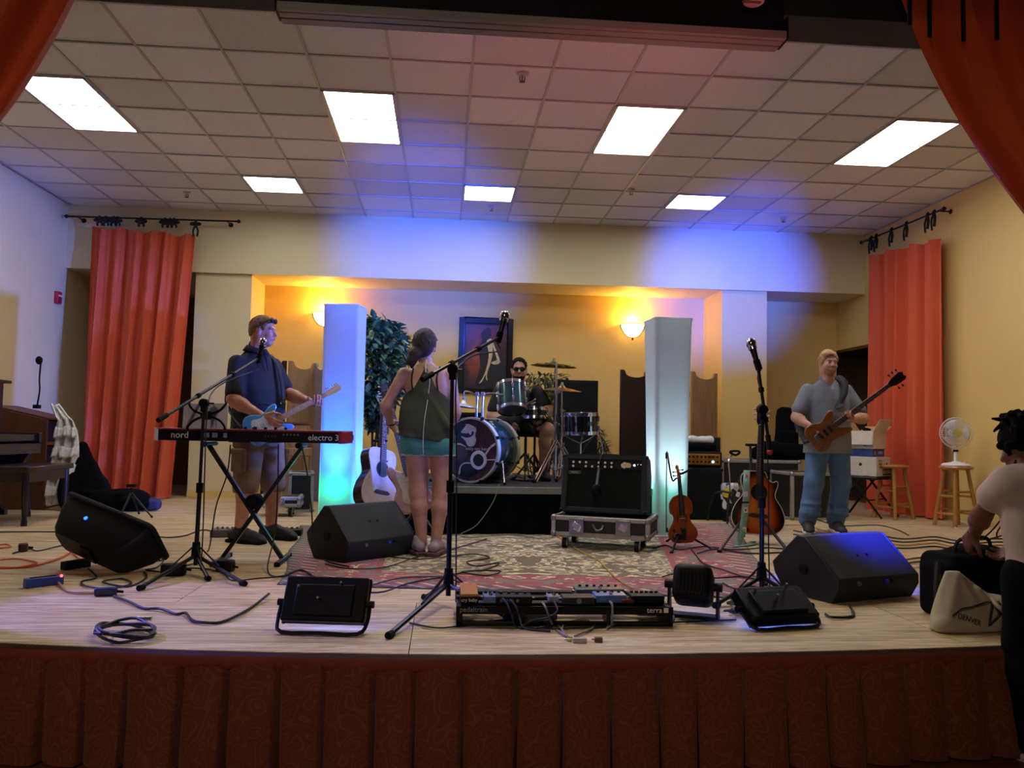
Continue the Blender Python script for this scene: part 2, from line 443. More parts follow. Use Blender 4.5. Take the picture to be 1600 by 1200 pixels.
# --- ceiling
cb = MB(); cb.box(((XL+XR)/2, (YP+YB)/2+.1, ZC+.12), (XR-XL+.3, YB-YP+.6, .06))
ceil = struct(cb.build('ceiling', m_dark, smooth=0))
TX0, TY0, T = -1.07, 6.62, .61
cx = [TX0+T*i for i in range(-7, 13)]; cy = [TY0+T*j for j in range(-4, 8)]
LIGHTS = [(-1+i*4, 0, 2) for i in range(0)]
lit = set(); lamps = []
for c in (-4, 0, 4, 8): lamps.append((c, 0, 2))
for c in (-2, 2, 6): lamps.append((c, 4, 1))
for c, r, n in lamps:
    for q in range(n): lit.add((c, r+q))
full = MB(); full.box((0, 0, 0), (T-.004, T-.004, .016)); fullm = full.mesh('ceiling_tile', m_tile, 0)
rr = random.Random(5)
for i in range(-7, 12):
    for j in range(-4, 7):
        if (i, j) in lit: continue
        x0, x1 = max(TX0+T*i, XL), min(TX0+T*(i+1), XR); y0, y1 = TY0+T*j, min(TY0+T*(j+1), YB)
        if x1-x0 < .06 or y1-y0 < .06: continue
        dz = rr.uniform(-.003, .002)
        if x1-x0 > T-.01 and y1-y0 > T-.01: link('ceiling_tile', fullm, ceil, loc=((x0+x1)/2, (y0+y1)/2, ZC+.012+dz))
        else: MB().box((0, 0, 0), (x1-x0-.004, y1-y0-.004, .016)).build('ceiling_tile', m_tile, ceil, smooth=0, loc=((x0+x1)/2, (y0+y1)/2, ZC+.012+dz))
for x in cx:
    if XL < x < XR: MB().box((x, (YP+YB)/2-.05, ZC), (.02, YB-YP+.1, .012)).build('ceiling_tee', m_tbar, ceil, smooth=0)
for y in cy:
    if YP < y < YB: MB().box(((XL+XR)/2, y, ZC-.0005), (XR-XL, .02, .012)).build('ceiling_tee', m_tbar, ceil, smooth=0)
# --- ceiling lights
def emat(name, col, s):
    k = NT(name); k.b.inputs['Base Color'].default_value = lin(col); k.b.inputs['Emission Color'].default_value = lin(col); k.b.inputs['Emission Strength'].default_value = s
    v = k.coord(); k.bump(k.noise(v, 200, 1), .1, .002); return k.m
m_lens = emat('lit_prismatic_lens', '#f7f6fd', PANEL_STRENGTH)
wh = ['at the far left, cut by the drape', 'second of the four near ones from the left', 'third of the four near ones from the left', 'nearest the right drape']
wf = ['left one of the three small far ones', 'middle one of the three small far ones', 'right one of the three small far ones']
for q, (c, r, n) in enumerate(lamps):
    x0, y0 = TX0+T*c, TY0+T*r; X, Y = x0+T/2, y0+T*n/2
    lab = ('long lit ceiling light panel, '+wh[q]) if n == 2 else ('square lit ceiling light panel, '+wf[q-4])
    t = thing('ceiling_light', lab, 'ceiling light', (X, Y, ZC), 0, 'fluorescent ceiling panels')
    f = MB(); w, h = T/2-.004, T*n/2-.004
    for sx in (-1, 1): f.box((sx*(w-.012), 0, -.002), (.024, 2*h, .02)); f.box((0, sx*(h-.012), -.002), (2*w, .024, .02))
    f.build('light_frame', m_tbar, t, smooth=0)
    MB().box((0, 0, .004), (2*w-.046, 2*h-.046, .006)).build('diffuser', m_lens, t, smooth=0)
# --- sprinklers
m_brass = mat('dull_brass', '#6e5a42', .4, .8)
def sprinkler(px, py, lab):
    p = gr(px, py, ZC-.03); t = thing('sprinkler', lab, 'sprinkler', (p.x, p.y, ZC), 0, 'ceiling sprinklers')
    MB().lathe([(0, -.001), (.045, -.001), (.04, -.012), (.012, -.014), (.012, -.03), (0, -.03)], 16).build('escutcheon', m_tbar, t)
    b = MB(); b.tube([(-.016, 0, -.028), (-.02, 0, -.045), (0, 0, -.062), (.02, 0, -.045), (.016, 0, -.028)], .004, 6, 3); b.cyl((0, 0, -.03), (0, 0, -.062), .005, n=8)
    b.build('sprinkler_body', m_brass, t)
    d = MB()
    for a in range(10): d.box((cos(a*pi/5)*.016, sin(a*pi/5)*.016, -.065), (.018, .006, .002), R=Matrix.Rotation(a*pi/5, 3, 'Z'))
    d.cyl((0, 0, -.062), (0, 0, -.067), .012, n=10); d.build('deflector', m_brass, t)
sprinkler(816, 121, 'brass sprinkler head in the tile above the middle of the stage')
sprinkler(292, 304, 'small sprinkler head above the left orange curtain rod')
sprinkler(768, 325, 'small sprinkler head below the middle square ceiling light')
sprinkler(1224, 343, 'small sprinkler head above the blue lit right wall corner')
sprinkler(986, 300, 'tiny sprinkler head left of the right square ceiling light')
# --- walls
XP1, XP2, XP3, XP4 = -3.2, -2.5, 3.68, 4.3     # pillars
w = MB(); w.box((XL-.1, (YP+13.2)/2, ZC/2), (.2, 13.2-YP, ZC+.1)); struct(w.build('wall_left', m_wall, smooth=0))
w = MB(); w.box((XR+.1, (YP+9.25)/2, ZC/2), (.2, 9.25-YP, ZC+.1)); w.box((XR+.1, (9.25+12)/2, (2.2+ZC)/2), (.2, 2.75, ZC-2.2+.1)); struct(w.build('wall_right', m_wally, smooth=0))
w = MB(); w.box(((XL+XR)/2, (YB+12.6)/2, (ZS+ZC+.1)/2), (XR-XL, 12.6-YB, ZC-ZS+.1)); struct(w.build('wall_soffit', m_wall, smooth=0))
w = MB(); w.box(((XP1+XP2)/2, (10.68+12.6)/2, ZS/2), (XP2-XP1, 12.6-10.68, ZS)); struct(w.build('wall_pillar_left', m_wall, smooth=0))
w = MB(); w.box(((XP3+XP4)/2, (10.68+12.0)/2, ZS/2), (XP4-XP3, 12.0-10.68, ZS)); struct(w.build('wall_pillar_right', m_wally, smooth=0))
w = MB(); w.box(((XP2+XP3)/2, YN+.1, ZS/2), (XP3-XP2, .2, ZS)); struct(w.build('wall_back', m_wally, smooth=0))
w = MB(); w.box(((XP4+XR)/2, YN+.1, ZS/2), (XR-XP4, .2, ZS)); struct(w.build('wall_back_right', m_wally, smooth=0))
w = MB(); w.box(((XL+XP1)/2, 12.9, ZS/2), (XP1-XL, .2, ZS)); struct(w.build('wall_back_left', mat('recess_shade_brown', '#6e4a28', .7), smooth=0))  # shadow of the left recess put into the wall colour
w = MB(); w.box((6.9, 10.4, 1.2), (.1, 2.8, 2.5)); w.box((6.4, 11.9, 1.2), (1.0, .1, 2.5)); w.box((6.4, 9.0, 1.2), (1.0, .1, 2.5)); w.box((6.4, 10.4, 2.45), (1.0, 2.8, .1)); struct(w.build('wall_side_passage', mat('passage_shade_dark', '#54411f', .7), smooth=0))  # gloom of the unlit side opening put into the wall colour
w = MB(); w.box((6.2, 10.4, -.03), (1.2, 3, .05)); struct(w.build('floor_passage', m_hall, smooth=0))
for n, a, b, y in (('baseboard_left', XP1, XP2, 10.67), ('baseboard_back', XP2, XP3, YN-.008), ('baseboard_right', XP3, XP4, 10.67), ('baseboard_recess', XP4, XR, YN-.008)):
    struct(MB().box(((a+b)/2, y, .04), (b-a, .014, .08)).build(n, m_wally, smooth=0))
struct(MB().box((XR-.008, 7, .04), (.014, 4.4, .08)).build('baseboard_side', m_wally, smooth=0))
# proscenium
p1, p2 = at(300, 9, YP), at(1330, 71, YP); zb = (p1.z+p2.z)/2
w = MB(); w.box((.45, YP-.15, zb+.75), (11.4, .3, 1.5)); struct(w.build('wall_header', m_dark, smooth=0))
w = MB(); w.box((-4.6, YP-.15, 1.5), (1.6, .3, 4)); w.box((5.6, YP-.15, 1.5), (1.4, .3, 4)); struct(w.build('wall_proscenium', m_dark, smooth=0))
a, b = at(432, 15, YP-.42), at(1229, 60, YP-.42); zz = (a.z+b.z)/2
t = thing('projection_screen', 'long grey metal projection screen case hung from the black header', 'screen case', ((a.x+b.x)/2, YP-.36, zz)); L = b.x-a.x
m_alu = mat('brushed_aluminium', '#8f8880', .38, .85, stretch=(.2, 6, 6)); m_blk = mat('black_plastic', '#0b0b0c', .5, var=.25, spec=.2); m_blkm = mat('black_metal', '#0c0c0d', .35, .3, var=.2)
MB().box((0, .03, .125), (L-.02, .16, .21)).build('case_body', m_blk, t, bev=.004)
m_gal = mat('grey_screen_case', '#8a837a', .5, .15, stretch=(.2, 6, 6)); MB().box((0, -.05, .022), (L, .03, .045)).build('case_lip', m_gal, t, bev=.003)
MB().box((0, .0, .01), (L, .055, .02)).build('case_slot_cover', m_gal, t, bev=.003); MB().box((0, .07, .01), (L, .065, .02)).build('case_slot_cover', m_gal, t, bev=.003)
for s in (-1, 1): MB().box((s*(L/2+.004), 0, .06), (.012, .13, .13)).build('end_cap', m_blk, t, bev=.003)
p = at(1178, 0, YP-.5); t = thing('smoke_detector', 'round white smoke detector hanging under the header at the top edge', 'smoke detector', (p.x, p.y, p.z))
MB().lathe([(0, -.02), (.045, -.02), (.055, -.012), (.058, .02), (.05, .03), (0, .03)], 24).build('detector_dome', mat('cream_plastic', '#d8c2ae', .5, var=.04), t)
MB().box((-.02, -.02, .0), (.1, .02, .05)).build('detector_bracket', mat('tan_plate', '#7a5c48', .5), t)
p0 = atx(90, 465, XL+.02); t = thing('fire_alarm', 'small red fire alarm pull box on the left wall', 'fire alarm', (XL, p0.y, p0.z))
m_red = mat('red_enamel', '#b3182c', .35, var=.08)
MB().box((.025, 0, 0), (.05, .11, .15)).build('alarm_box', m_red, t, bev=.008)
MB().box((.056, 0, .02), (.016, .085, .022)).build('pull_handle', m_trim, t, bev=.004)
# --- curtains
def cloth(name, c1, c2, thin=.1):
    k = NT(name); v = k.coord(); w_ = k.noise(k.coord((1, 1, .05)), 260, 1)
    f = k.noise(v, 2.2, 3); k.l(k.mix(f, lin(c1), lin(c2)), k.b.inputs['Base Color'])
    k.b.inputs['Roughness'].default_value = .75; k.b.inputs['Sheen Weight'].default_value = .25; k.bump(w_, .15, .003)
    tr = k.new('ShaderNodeBsdfTranslucent'); mx = k.new('ShaderNodeMixShader'); mx.inputs[0].default_value = thin; k.l(k.mix(f, lin(c1), lin(c2)), tr.inputs[0])
    k.l(k.b.outputs[0], mx.inputs[1]); k.l(tr.outputs[0], mx.inputs[2]); k.l(mx.outputs[0], k.out.inputs[0]); return k.m
m_cur = cloth('orange_curtain_cloth', '#cc4c24', '#de5e2e', .04); m_tie = mat('black_ribbon', '#0c0a0b', .7, var=.3)
m_rod = mat('dark_iron_rod', '#1d1512', .4, .6)
def fold(u, n, ph, seed=0): return (math.sin(u*n*2*pi+ph)+.45*math.sin(u*n*4.7*pi+ph*2.1+seed)+.3*sin(u*n*1.3*pi+seed))
# left back curtain (hangs on the back wall)
t = thing('curtain', 'orange curtain hanging on a rod left of the left pillar', 'curtain', (0, 0, 0))
tl, tr_, bl, br = at(143, 352, 10.42), at(305, 366, 10.42), at(119, 771, 10.3), at(263, 779, 10.3)
def cpt(u, v):
    a = tl.lerp(tr_, u); b = bl.lerp(br, u); p = a.lerp(b, v)
    sag = .035*sin(u*pi*2.9+.3)**2*(1-v)**6
    amp = .035+.04*v
    return (p.x+.012*sin(u*31+v*2), p.y+amp*fold(u, 6.2, .4+v*.5), p.z-sag)
c = MB(); c.surf(cpt, 150, 26); c.build('curtain_cloth', m_cur, t, smooth=70)
ra, rb = at(104, 338, 10.42), at(373, 346, 10.42)
r = MB(); r.cyl(ra, rb, .011, n=10)
for q in (ra, rb): r.sph(q, .024, 10, 8)
ro = tag(r.build('curtain_rod', m_rod), 'thin dark curtain rod with ball ends on the back wall left', 'curtain rod')
for u in (.06, .93):
    q = ra.lerp(rb, u); MB().cyl(q, (q.x, YB, q.z), .008, n=8).cyl((q.x, YB-.006, q.z), (q.x, YB, q.z), .03, n=12).build('rod_bracket', m_rod, ro)
def bow(px, py, Y=None, X=None, s=1., hang=.16, par=None):
    p = at(px, py, Y) if Y else atx(px, py, X)
    m = MB(); ax = Vector((1, 0, 0)) if Y else Vector((0, -1, 0))
    m.tube([p+Vector((0, 0, .02)), p+Vector((0, -.012, 0)), p+Vector((0, 0, -.05))], .018*s, 8, 3)
    for d in (-1, 1):
        m.sph(p+ax*d*.034*s+Vector((0, -.01, -.025)), (.038*s if Y else .016*s, .016*s if Y else .038*s, .024*s), 10, 8)
        m.tube([p+Vector((0, 0, -.04)), p+ax*d*.03*s+Vector((0, 0, -.04-hang*.5)), p+ax*d*.02*s+Vector((0, 0, -.04-hang))], .013*s, 6, 3)
    return m.build('tie_bow', m_tie, par)
for px in (156, 166, 178, 184, 221, 258, 266, 272): bow(px, 341+(px-156)*.03, Y=10.40, s=.9+.3*random.random(), hang=.05, par=t)
bow(306, 347, Y=10.40, hang=.14, par=t)
# right back curtain (hangs along the right wall)
t = thing('curtain', 'orange curtain hanging on the right wall behind the stools', 'curtain', (0, 0, 0))
XC = 5.5; tl2, tr2, bl2, br2 = atx(1358, 398, XC), atx(1469, 371, XC), atx(1360, 795, XC-.06), atx(1471, 811, XC-.06)
def cpt2(u, v):
    p = tl2.lerp(tr2, u).lerp(bl2.lerp(br2, u), v); amp = .045+.04*v
    return (p.x+amp*fold(u, 5.2, 1.3+v*.4, 2), p.y+.012*sin(u*25+v*2), p.z-.03*sin(u*pi*3.1)**2*(1-v)**6)
c = MB(); c.surf(cpt2, 130, 26); c.build('curtain_cloth', m_cur, t, smooth=70)
ra, rb = atx(1346, 379, XC), atx(1475, 326, XC)
r = MB(); r.cyl(ra, rb, .011, n=10)
for q in (ra, rb): r.sph(q, .024, 10, 8)
ro = tag(r.build('curtain_rod', m_rod), 'thin dark curtain rod on the right wall', 'curtain rod')
for u in (.06, .94):
    q = ra.lerp(rb, u); MB().cyl(q, (XR, q.y, q.z), .008, n=8).cyl((XR-.006, q.y, q.z), (XR, q.y, q.z), .03, n=12).build('rod_bracket', m_rod, ro)
for u in (.15, .22, .42, .60, .84, .91):
    q = ra.lerp(rb, u); m = MB()
    m.tube([q+Vector((0, 0, .02)), q+Vector((-.02, 0, 0)), q+Vector((-.005, 0, -.06)), q+Vector((-.01, .01, -.16))], .017, 6, 3)
    m.tube([q+Vector((-.02, 0, -.02)), q+Vector((-.03, .03, -.1)), q+Vector((-.02, .035, -.2))], .012, 6, 3); m.build('tie_bow', m_tie, t)
# proscenium drapes
m_drape = cloth('rust_red_drape_cloth', '#c04a1c', '#a83c14', .4)
def drape(lab, pts, xo, sgn, seed):
    Y0 = YP-.5; P = crom([at(x, y, Y0) for x, y in pts], 8)
    t = thing('stage_drape', lab, 'drape', (0, 0, 0)); n = len(P)-1
    def fn(u, v):
        q = P[min(n, int(v*n+.5))]; z = q.z; tt = u**.8
        x = xo+(q.x-xo)*u
        return (x, Y0-.05+.06*fold(u*(1.2), 5.5, v*2.2*sgn, seed), z+.06*(1-u)*v*sgn*0)
    c = MB(); c.surf(fn, 120, n); c.build('drape_cloth', m_drape, t, smooth=70); return t
drape('rust red stage drape swept back in the top left corner', [(190, -130), (133, 0), (92, 82), (45, 158), (0, 216), (-60, 280), (-130, 340), (-160, 420), (-165, 640), (-170, 1000)], -3.75, 1, 1)
td = drape('rust red stage drape swept back in the top right corner', [(1350, -130), (1394, 0), (1440, 112), (1505, 225), (1600, 347), (1680, 430), (1740, 520), (1760, 640), (1765, 1000)], 5.0, -1, 4)
for px, y1 in ((1420, 40), (1451, 58), (1504, 64), (1556, 62)):
    a, b = at(px, -40, YP-.66), at(px+2, y1, YP-.66)
    MB().box((a+b)/2, (.022, .008, a.z-b.z)).build('hanging_strap', m_tie, td, smooth=0)
# ================================================================== RUG, RISER, COLUMNS, BACK OF STAGE
m_chrome = mat('chrome', '#c9ccd2', .16, 1., var=.05); m_steel = mat('satin_steel', '#8d8f92', .35, .9, var=.1)
m_rub = mat('black_rubber', '#0c0c0c', .85, var=.2, spec=.2); m_blkfab = mat('black_cloth', '#080809', .95, var=.35, bump=.3, bscale=300, spec=.1); m_white = mat('white_plastic', '#e8e6e2', .4, var=.04)
m_cable = mat('black_cable', '#0c0c0e', .5, var=.2); m_tolex = mat('black_tolex', '#111314', .7, var=.25, scale=300, bump=.5, bscale=420, spec=.25); m_grille = mat('dark_grille_cloth', '#161a18', .9, var=.3, scale=500, bump=.4, bscale=600, spec=.15)
RC = [gr(433, 914), gr(1236, 938), gr(1140, 818), gr(472, 822)]
def rug_mat():
    k = NT('oriental_rug'); uv = k.new('ShaderNodeUVMap'); sx = k.new('ShaderNodeSeparateXYZ'); k.l(uv.outputs[0], sx.inputs[0])
    u, v = sx.outputs[0], sx.outputs[1]
    du = k.math('MULTIPLY', k.math('MINIMUM', u, k.math('SUBTRACT', 1., u)), 3.1); dv = k.math('MULTIPLY', k.math('MINIMUM', v, k.math('SUBTRACT', 1., v)), 3.9)
    d = k.math('MINIMUM', du, dv)
    cb = k.new('ShaderNodeCombineXYZ'); k.l(k.math('MULTIPLY', k.math('ABSOLUTE', k.math('SUBTRACT', u, .5)), 3.1), cb.inputs[0]); k.l(k.math('MULTIPLY', v, 3.9), cb.inputs[1]); V = cb.outputs[0]
    n1 = k.noise(V, 4.2, 2.5, .55, 1.8); n2 = k.noise(V, 8, 2, .5, .8)
    vo = k.new('ShaderNodeTexVoronoi', feature='F1'); vo.inputs['Scale'].default_value = 2.7; k.l(V, vo.inputs['Vector'])
    pet = k.math('SINE', k.math('MULTIPLY', k.math('ADD', vo.outputs['Distance'], k.math('MULTIPLY', n2, .3)), 21.))
    f = k.math('ADD', n1, k.math('MULTIPLY', pet, .07))
    field = k.ramp(f, [(.44, lin('#6d5f45')), (.49, lin('#d8c69c')), (.56, lin('#e2d2ac')), (.585, lin('#7b6a4e')), (.66, lin('#8a7a5c')), (.68, lin('#d6c49c'))], 'CONSTANT')
    bord = k.ramp(f, [(.38, lin('#7c746a')), (.44, lin('#a03444')), (.58, lin('#a5323e')), (.6, lin('#d8c4a8')), (.67, lin('#6f6a5c'))], 'CONSTANT')
    st = k.math('SINE', k.math('MULTIPLY', k.math('ADD', k.math('MULTIPLY', u, 3.1), k.math('MULTIPLY', v, 3.9)), 42.))
    guard = k.ramp(st, [(.5, lin('#80303f')), (.72, lin('#dccab4'))], 'CONSTANT')
    guard2 = k.ramp(st, [(.4, lin('#5b4a44')), (.6, lin('#b59c80'))], 'CONSTANT')
    def lt(x): return k.math('LESS_THAN', d, x)
    c = k.mix(lt(.62), field, lin('#96343f')); c = k.mix(lt(.58), c, bord); c = k.mix(lt(.2), c, guard); c = k.mix(lt(.1), c, lin('#8c5560')); c = k.mix(lt(.07), c, guard2); c = k.mix(lt(.015), c, lin('#3c332e'))
    k.l(c, k.b.inputs['Base Color']); k.b.inputs['Roughness'].default_value = .95; k.b.inputs['Sheen Weight'].default_value = .3; k.bump(k.noise(V, 160, 2), .4, .004); return k.m
N = 40; vs = []; uvs = []; fs = []; rn = random.Random(2)
for j in range(N+1):
    for i in range(N+1):
        u, v = i/N, j/N; p = RC[0].lerp(RC[1], u).lerp(RC[3].lerp(RC[2], u), v)
        e = .018*sin(u*pi)*sin(v*9) if j in (0, N) else 0
        vs.append((p.x+.02*sin(v*11)*(i in (0, N)), p.y+e, .006+.002*sin(u*23+v*5)*sin(v*17))); uvs.append((u, v))
for j in range(N):
    for i in range(N): a = j*(N+1)+i; fs.append((a, a+1, a+N+2, a+N+1))
me = bpy.data.meshes.new('rug'); me.from_pydata(vs, [], fs); l = me.uv_layers.new(name='UVMap')
for q, lp in enumerate(me.loops): l.data[q].uv = uvs[lp.vertex_index]
me.materials.append(rug_mat()); me.polygons.foreach_set('use_smooth', [True]*len(me.polygons))
o = link('rug', me); sm = o.modifiers.new('t', 'SOLIDIFY'); sm.thickness = .008; sm.offset = -1
tag(o, 'large oriental rug with beige floral field and dark red border', 'rug')
# sheet of grey paper by the rug corner
# --- drum riser
RX0, RX1, RY0, RY1, RZ = -.45, 1.84, 7.13, 9.1, .405
t = thing('drum_riser', 'low black skirted drum riser with grey edge under the drum kit', 'riser', ((RX0+RX1)/2, (RY0+RY1)/2, .012)); w, d = RX1-RX0, RY1-RY0
MB().box((0, 0, RZ-.03), (w, d, .06)).build('deck', mat('grey_deck_edge', '#8f9590', .5, .2, var=.1), t, bev=.004)
MB().box((0, 0, RZ+.002), (w-.03, d-.03, .006)).build('deck_mat', mat('dark_deck_carpet', '#2a2926', .9, var=.3), t, smooth=0)
def rs(u, v):
    per = [(-w/2, d/2), (-w/2, -d/2), (w/2, -d/2), (w/2, d/2)]; s = u*(2*d+w)
    if s < d: x, y, nx, ny = -w/2, d/2-s, -1, 0
    elif s < d+w: x, y, nx, ny = -w/2+s-d, -d/2, 0, -1
    else: x, y, nx, ny = w/2, -d/2+s-d-w, 1, 0
    q = .014*sin(s*34)*(.5+v); return (x+nx*q-nx*.02, y+ny*q-ny*.02, RZ-.055-v*(RZ-.058))
MB().surf(rs, 420, 4).build('riser_skirt', m_blkfab, t, smooth=60)
# --- light columns
def col_mat():
    k = NT('white_stretch_fabric'); v = k.coord()
    k.n.remove(k.b); df = k.new('ShaderNodeBsdfDiffuse'); tr = k.new('ShaderNodeBsdfTranslucent'); mx = k.new('ShaderNodeMixShader'); mx.inputs[0].default_value = .45
    c = k.ramp(k.noise(v, 3), [(.3, (.6, .6, .61, 1)), (.7, (.66, .66, .67, 1))])
    for n_ in (df, tr): k.l(c, n_.inputs[0])
    b = k.new('ShaderNodeBump'); b.inputs['Strength'].default_value = .2; k.l(k.noise(k.coord((1, 1, 9)), 5), b.inputs['Height']); k.l(b.outputs[0], df.inputs['Normal'])
    k.l(df.outputs[0], mx.inputs[1]); k.l(tr.outputs[0], mx.inputs[2]); k.l(mx.outputs[0], k.out.inputs[0]); return k.m
m_col = col_mat()
def column(lab, px, Y, h, wb, wt, rz, lights):
    p = at(px, 700, Y); t = thing('light_column', lab, 'light column', (p.x, Y, 0), R_(rz), 'white fabric light columns')
    def rect(q, r, n=5):
        out = []
        for cx_, cy_, a0 in ((q-r, -q+r, -pi/2), (q-r, q-r, 0), (-q+r, q-r, pi/2), (-q+r, -q+r, pi)):
            out += [(cx_+r*cos(a0+i*pi/2/n), cy_+r*sin(a0+i*pi/2/n)) for i in range(n+1)]
        return out
    zs = [.02, .06]+[.06+(h-.06)*i/24 for i in range(1, 25)]; m = MB(); vs = []; n = len(rect(1, .2))
    for z in zs:
        q = wb+(wt-wb)*z/h; q *= 1+.012*sin(z/h*pi)*-1
        vs += [(x, y, z) for x, y in rect(q/2, .03 if z < h-.05 else .022)]
    fs = [(j*n+i, j*n+(i+1) % n, (j+1)*n+(i+1) % n, (j+1)*n+i) for j in range(len(zs)-1) for i in range(n)]
    m.add(vs, fs); m.build('fabric_sleeve', m_col, t, smooth=50)
    MB().prism(rect(wt/2+.004, .02), .02, z0=h).build('top_plate', m_col, t, bev=.004)
    MB().prism(rect(wb/2+.02, .02), .02, z0=0).build('base_plate', m_white, t, bev=.004)
    tr = MB()
    for sx in (-1, 1):
        for sy in (-1, 1): tr.cyl((sx*.09, sy*.09, .02), (sx*.09, sy*.09, h-.01), .012, n=8)
    tr.build('inner_truss', m_steel, t)
    u = MB(); u.lathe([(0, .02), (.055, .02), (.06, .1), (.05, .12), (0, .12)], 16); u.build('inner_uplight', m_blk, t)
    for (lx, ly, lz, c, e, kind) in lights:
        if kind == 'p': l_ = point('column_lamp', (lx, ly, lz), c, e, .03)
        else: l_ = spot('column_lamp', (lx, ly, lz), (0, .0, h), c, e, 60, 1., .03)
        l_.parent = t
column('white fabric light column with green glow between guitarist and ficus', 534, 7.4, 1.97, .315, .315, -8, [(-.01, -.1, .38, (.0, 1., .35), 2.4, 'p'), (0, 0, .2, (.02, .16, 1.), 420, 's')])
column('pale white fabric light column beside the combo amplifier', 1042, 7.2, 1.905, .28, .34, 4, [(-.02, 0, .4, (.0, 1., .6), .8, 'p'), (0, 0, .15, (.6, .88, 1.), 150, 's')])
# --- sconces
def sconce(px, py, lab):
    p = at(px, py, YN); t = thing('wall_sconce', lab, 'wall lamp', (p.x, YN, p.z), 0, 'glowing wall sconces')
    gl = emat('amber_alabaster_glass', '#ffd072', 9.) if 'sc' not in MATS else MATS['sc']; MATS['sc'] = gl
    M = Matrix.Rotation(pi, 4, 'Z')
    m = MB(); m.lathe([(.02, -.13), (.08, -.11), (.125, -.06), (.155, .0), (.165, .045), (.158, .045), (.148, 0), (.118, -.055), (.075, -.1), (.02, -.118)], 20, M, ang=pi); m.build('glass_bowl', gl, t)
    m = MB(); m.tube([(.168*cos(a), -.168*sin(a), .047) for a in [pi*i/16 for i in range(17)]], .006, 6); m.tube([(.17, 0, .05), (.158, -.01, -.01), (.09, -.015, -.11), (0, -.02, -.14)], .006, 6, 4); m.tube([(-.17, 0, .05), (-.158, -.01, -.01), (-.09, -.015, -.11), (0, -.02, -.14)], .006, 6, 4)
    m.sph((0, -.02, -.15), (.014, .014, .025), 10, 8); m.build('bronze_rim', m_rod, t)
    MB().box((0, -.006, -.04), (.1, .012, .16)).build('back_plate', m_rod, t, bev=.004)
    l_ = point('sconce_bulb', (0, -.09, .10), (1., .55, .12), 17, .05); l_.parent = t
sconce(988, 513, 'glowing amber half bowl wall sconce left of the right column')
sconce(508, 495, 'glowing amber wall sconce mostly hidden behind the green lit column')
# --- painting
c = at(758.5, 556, YN-.03); t = thing('framed_painting', 'dark framed painting of a back turned figure with pale arms', 'painting', (c.x, YN-.01, c.z), rot=(0, R_(.6), 0))
PW, PH = .76, 1.06
f = MB()
for s in (-1, 1): f.box((s*(PW/2-.04), -.02, 0), (.08, .04, PH)); f.box((0, -.02, s*(PH/2-.04)), (PW-.16, .04, .08))
f.build('picture_frame', mat('black_lacquer_frame', '#0c0d12', .25, var=.2), t, bev=.008)
f = MB()
for s in (-1, 1): f.box((s*(PW/2-.085), -.024, 0), (.012, .03, PH-.16)); f.box((0, -.024, s*(PH/2-.085)), (PW-.17, .03, .012))
f.build('inner_moulding', mat('moulding_blue_reflection', '#12141c', .3), t, bev=.003)  # blue reflection inside the frame painted as this strip's colour
def paint_mat():
    k = NT('dark_oil_paint'); v = k.coord(); sp = k.new('ShaderNodeSeparateXYZ'); k.l(v, sp.inputs[0]); n = k.noise(v, 6, 4)
    dx = k.math('SUBTRACT', sp.outputs[0], k.math('ADD', -.12, k.math('MULTIPLY', k.math('SUBTRACT', n, .5), .3))); 
    g = k.math('MULTIPLY', k.math('EXPONENT', k.math('MULTIPLY', k.math('MULTIPLY', dx, dx), -70.)), k.ramp(sp.outputs[2], [(0, (0, 0, 0, 1)), (.02, (1, 1, 1, 1))]))
    up = k.math('EXPONENT', k.math('MULTIPLY', k.math('POWER', k.math('SUBTRACT', sp.outputs[2], .33), 2.), -18.)); lo = k.math('EXPONENT', k.math('MULTIPLY', k.math('POWER', k.math('ADD', sp.outputs[2], .05), 2.), -16.))
    dx2 = k.math('MULTIPLY', k.math('MULTIPLY', sp.outputs[0], sp.outputs[0]), -9.); up2 = k.math('MULTIPLY', up, k.math('EXPONENT', dx2)); g1 = k.math('EXPONENT', k.math('MULTIPLY', k.math('MULTIPLY', dx, dx), -90.))
    c = k.mix(k.math('MULTIPLY', up2, .8), lin('#161c2a'), lin('#7c2430')); c = k.mix(k.math('MULTIPLY', k.math('MULTIPLY', lo, g1), .9), c, lin('#a04a24'))
    k.l(c, k.b.inputs['Base Color']); k.b.inputs['Roughness'].default_value = .4; k.bump(n, .2, .01); return k.m
MB().box((0, -.014, 0), (PW-.16, .008, PH-.16)).build('canvas', paint_mat(), t, smooth=0)
def patch(name, pts, m, y): 
    q = MB(); q.prism(crom2([((x-.5)*(PW-.16), (.5-y_)*(PH-.16)) for x, y_ in pts], 4), .003, Matrix.Rotation(pi/2, 4, 'X')); b = q.build(name, m, t, smooth=0); b.location.y = y
md, mp_ = mat('painted_black', '#12161d', .5), mat('painted_ivory', '#cdbf9a', .5, var=.25, scale=30)
patch('painted_figure', [(.42, .12), (.52, .06), (.6, .08), (.62, .18), (.6, .26), (.68, .34), (.74, .5), (.7, .7), (.74, .98), (.3, .98), (.38, .7), (.36, .5), (.36, .34), (.42, .26), (.38, .2)], md, -.0185)
patch('painted_arm', [(.52, .27), (.62, .23), (.66, .36), (.66, .5), (.6, .66), (.55, .78), (.56, .88), (.53, .86), (.51, .8), (.44, .9), (.37, .93), (.46, .83), (.52, .72), (.57, .56), (.57, .44), (.53, .33)], mp_, -.0215)
patch('painted_arm', [(.64, .26), (.68, .3), (.74, .4), (.83, .54), (.84, .6), (.74, .63), (.66, .62), (.64, .6), (.72, .575), (.77, .55), (.7, .42), (.66, .34)], mp_, -.0215)
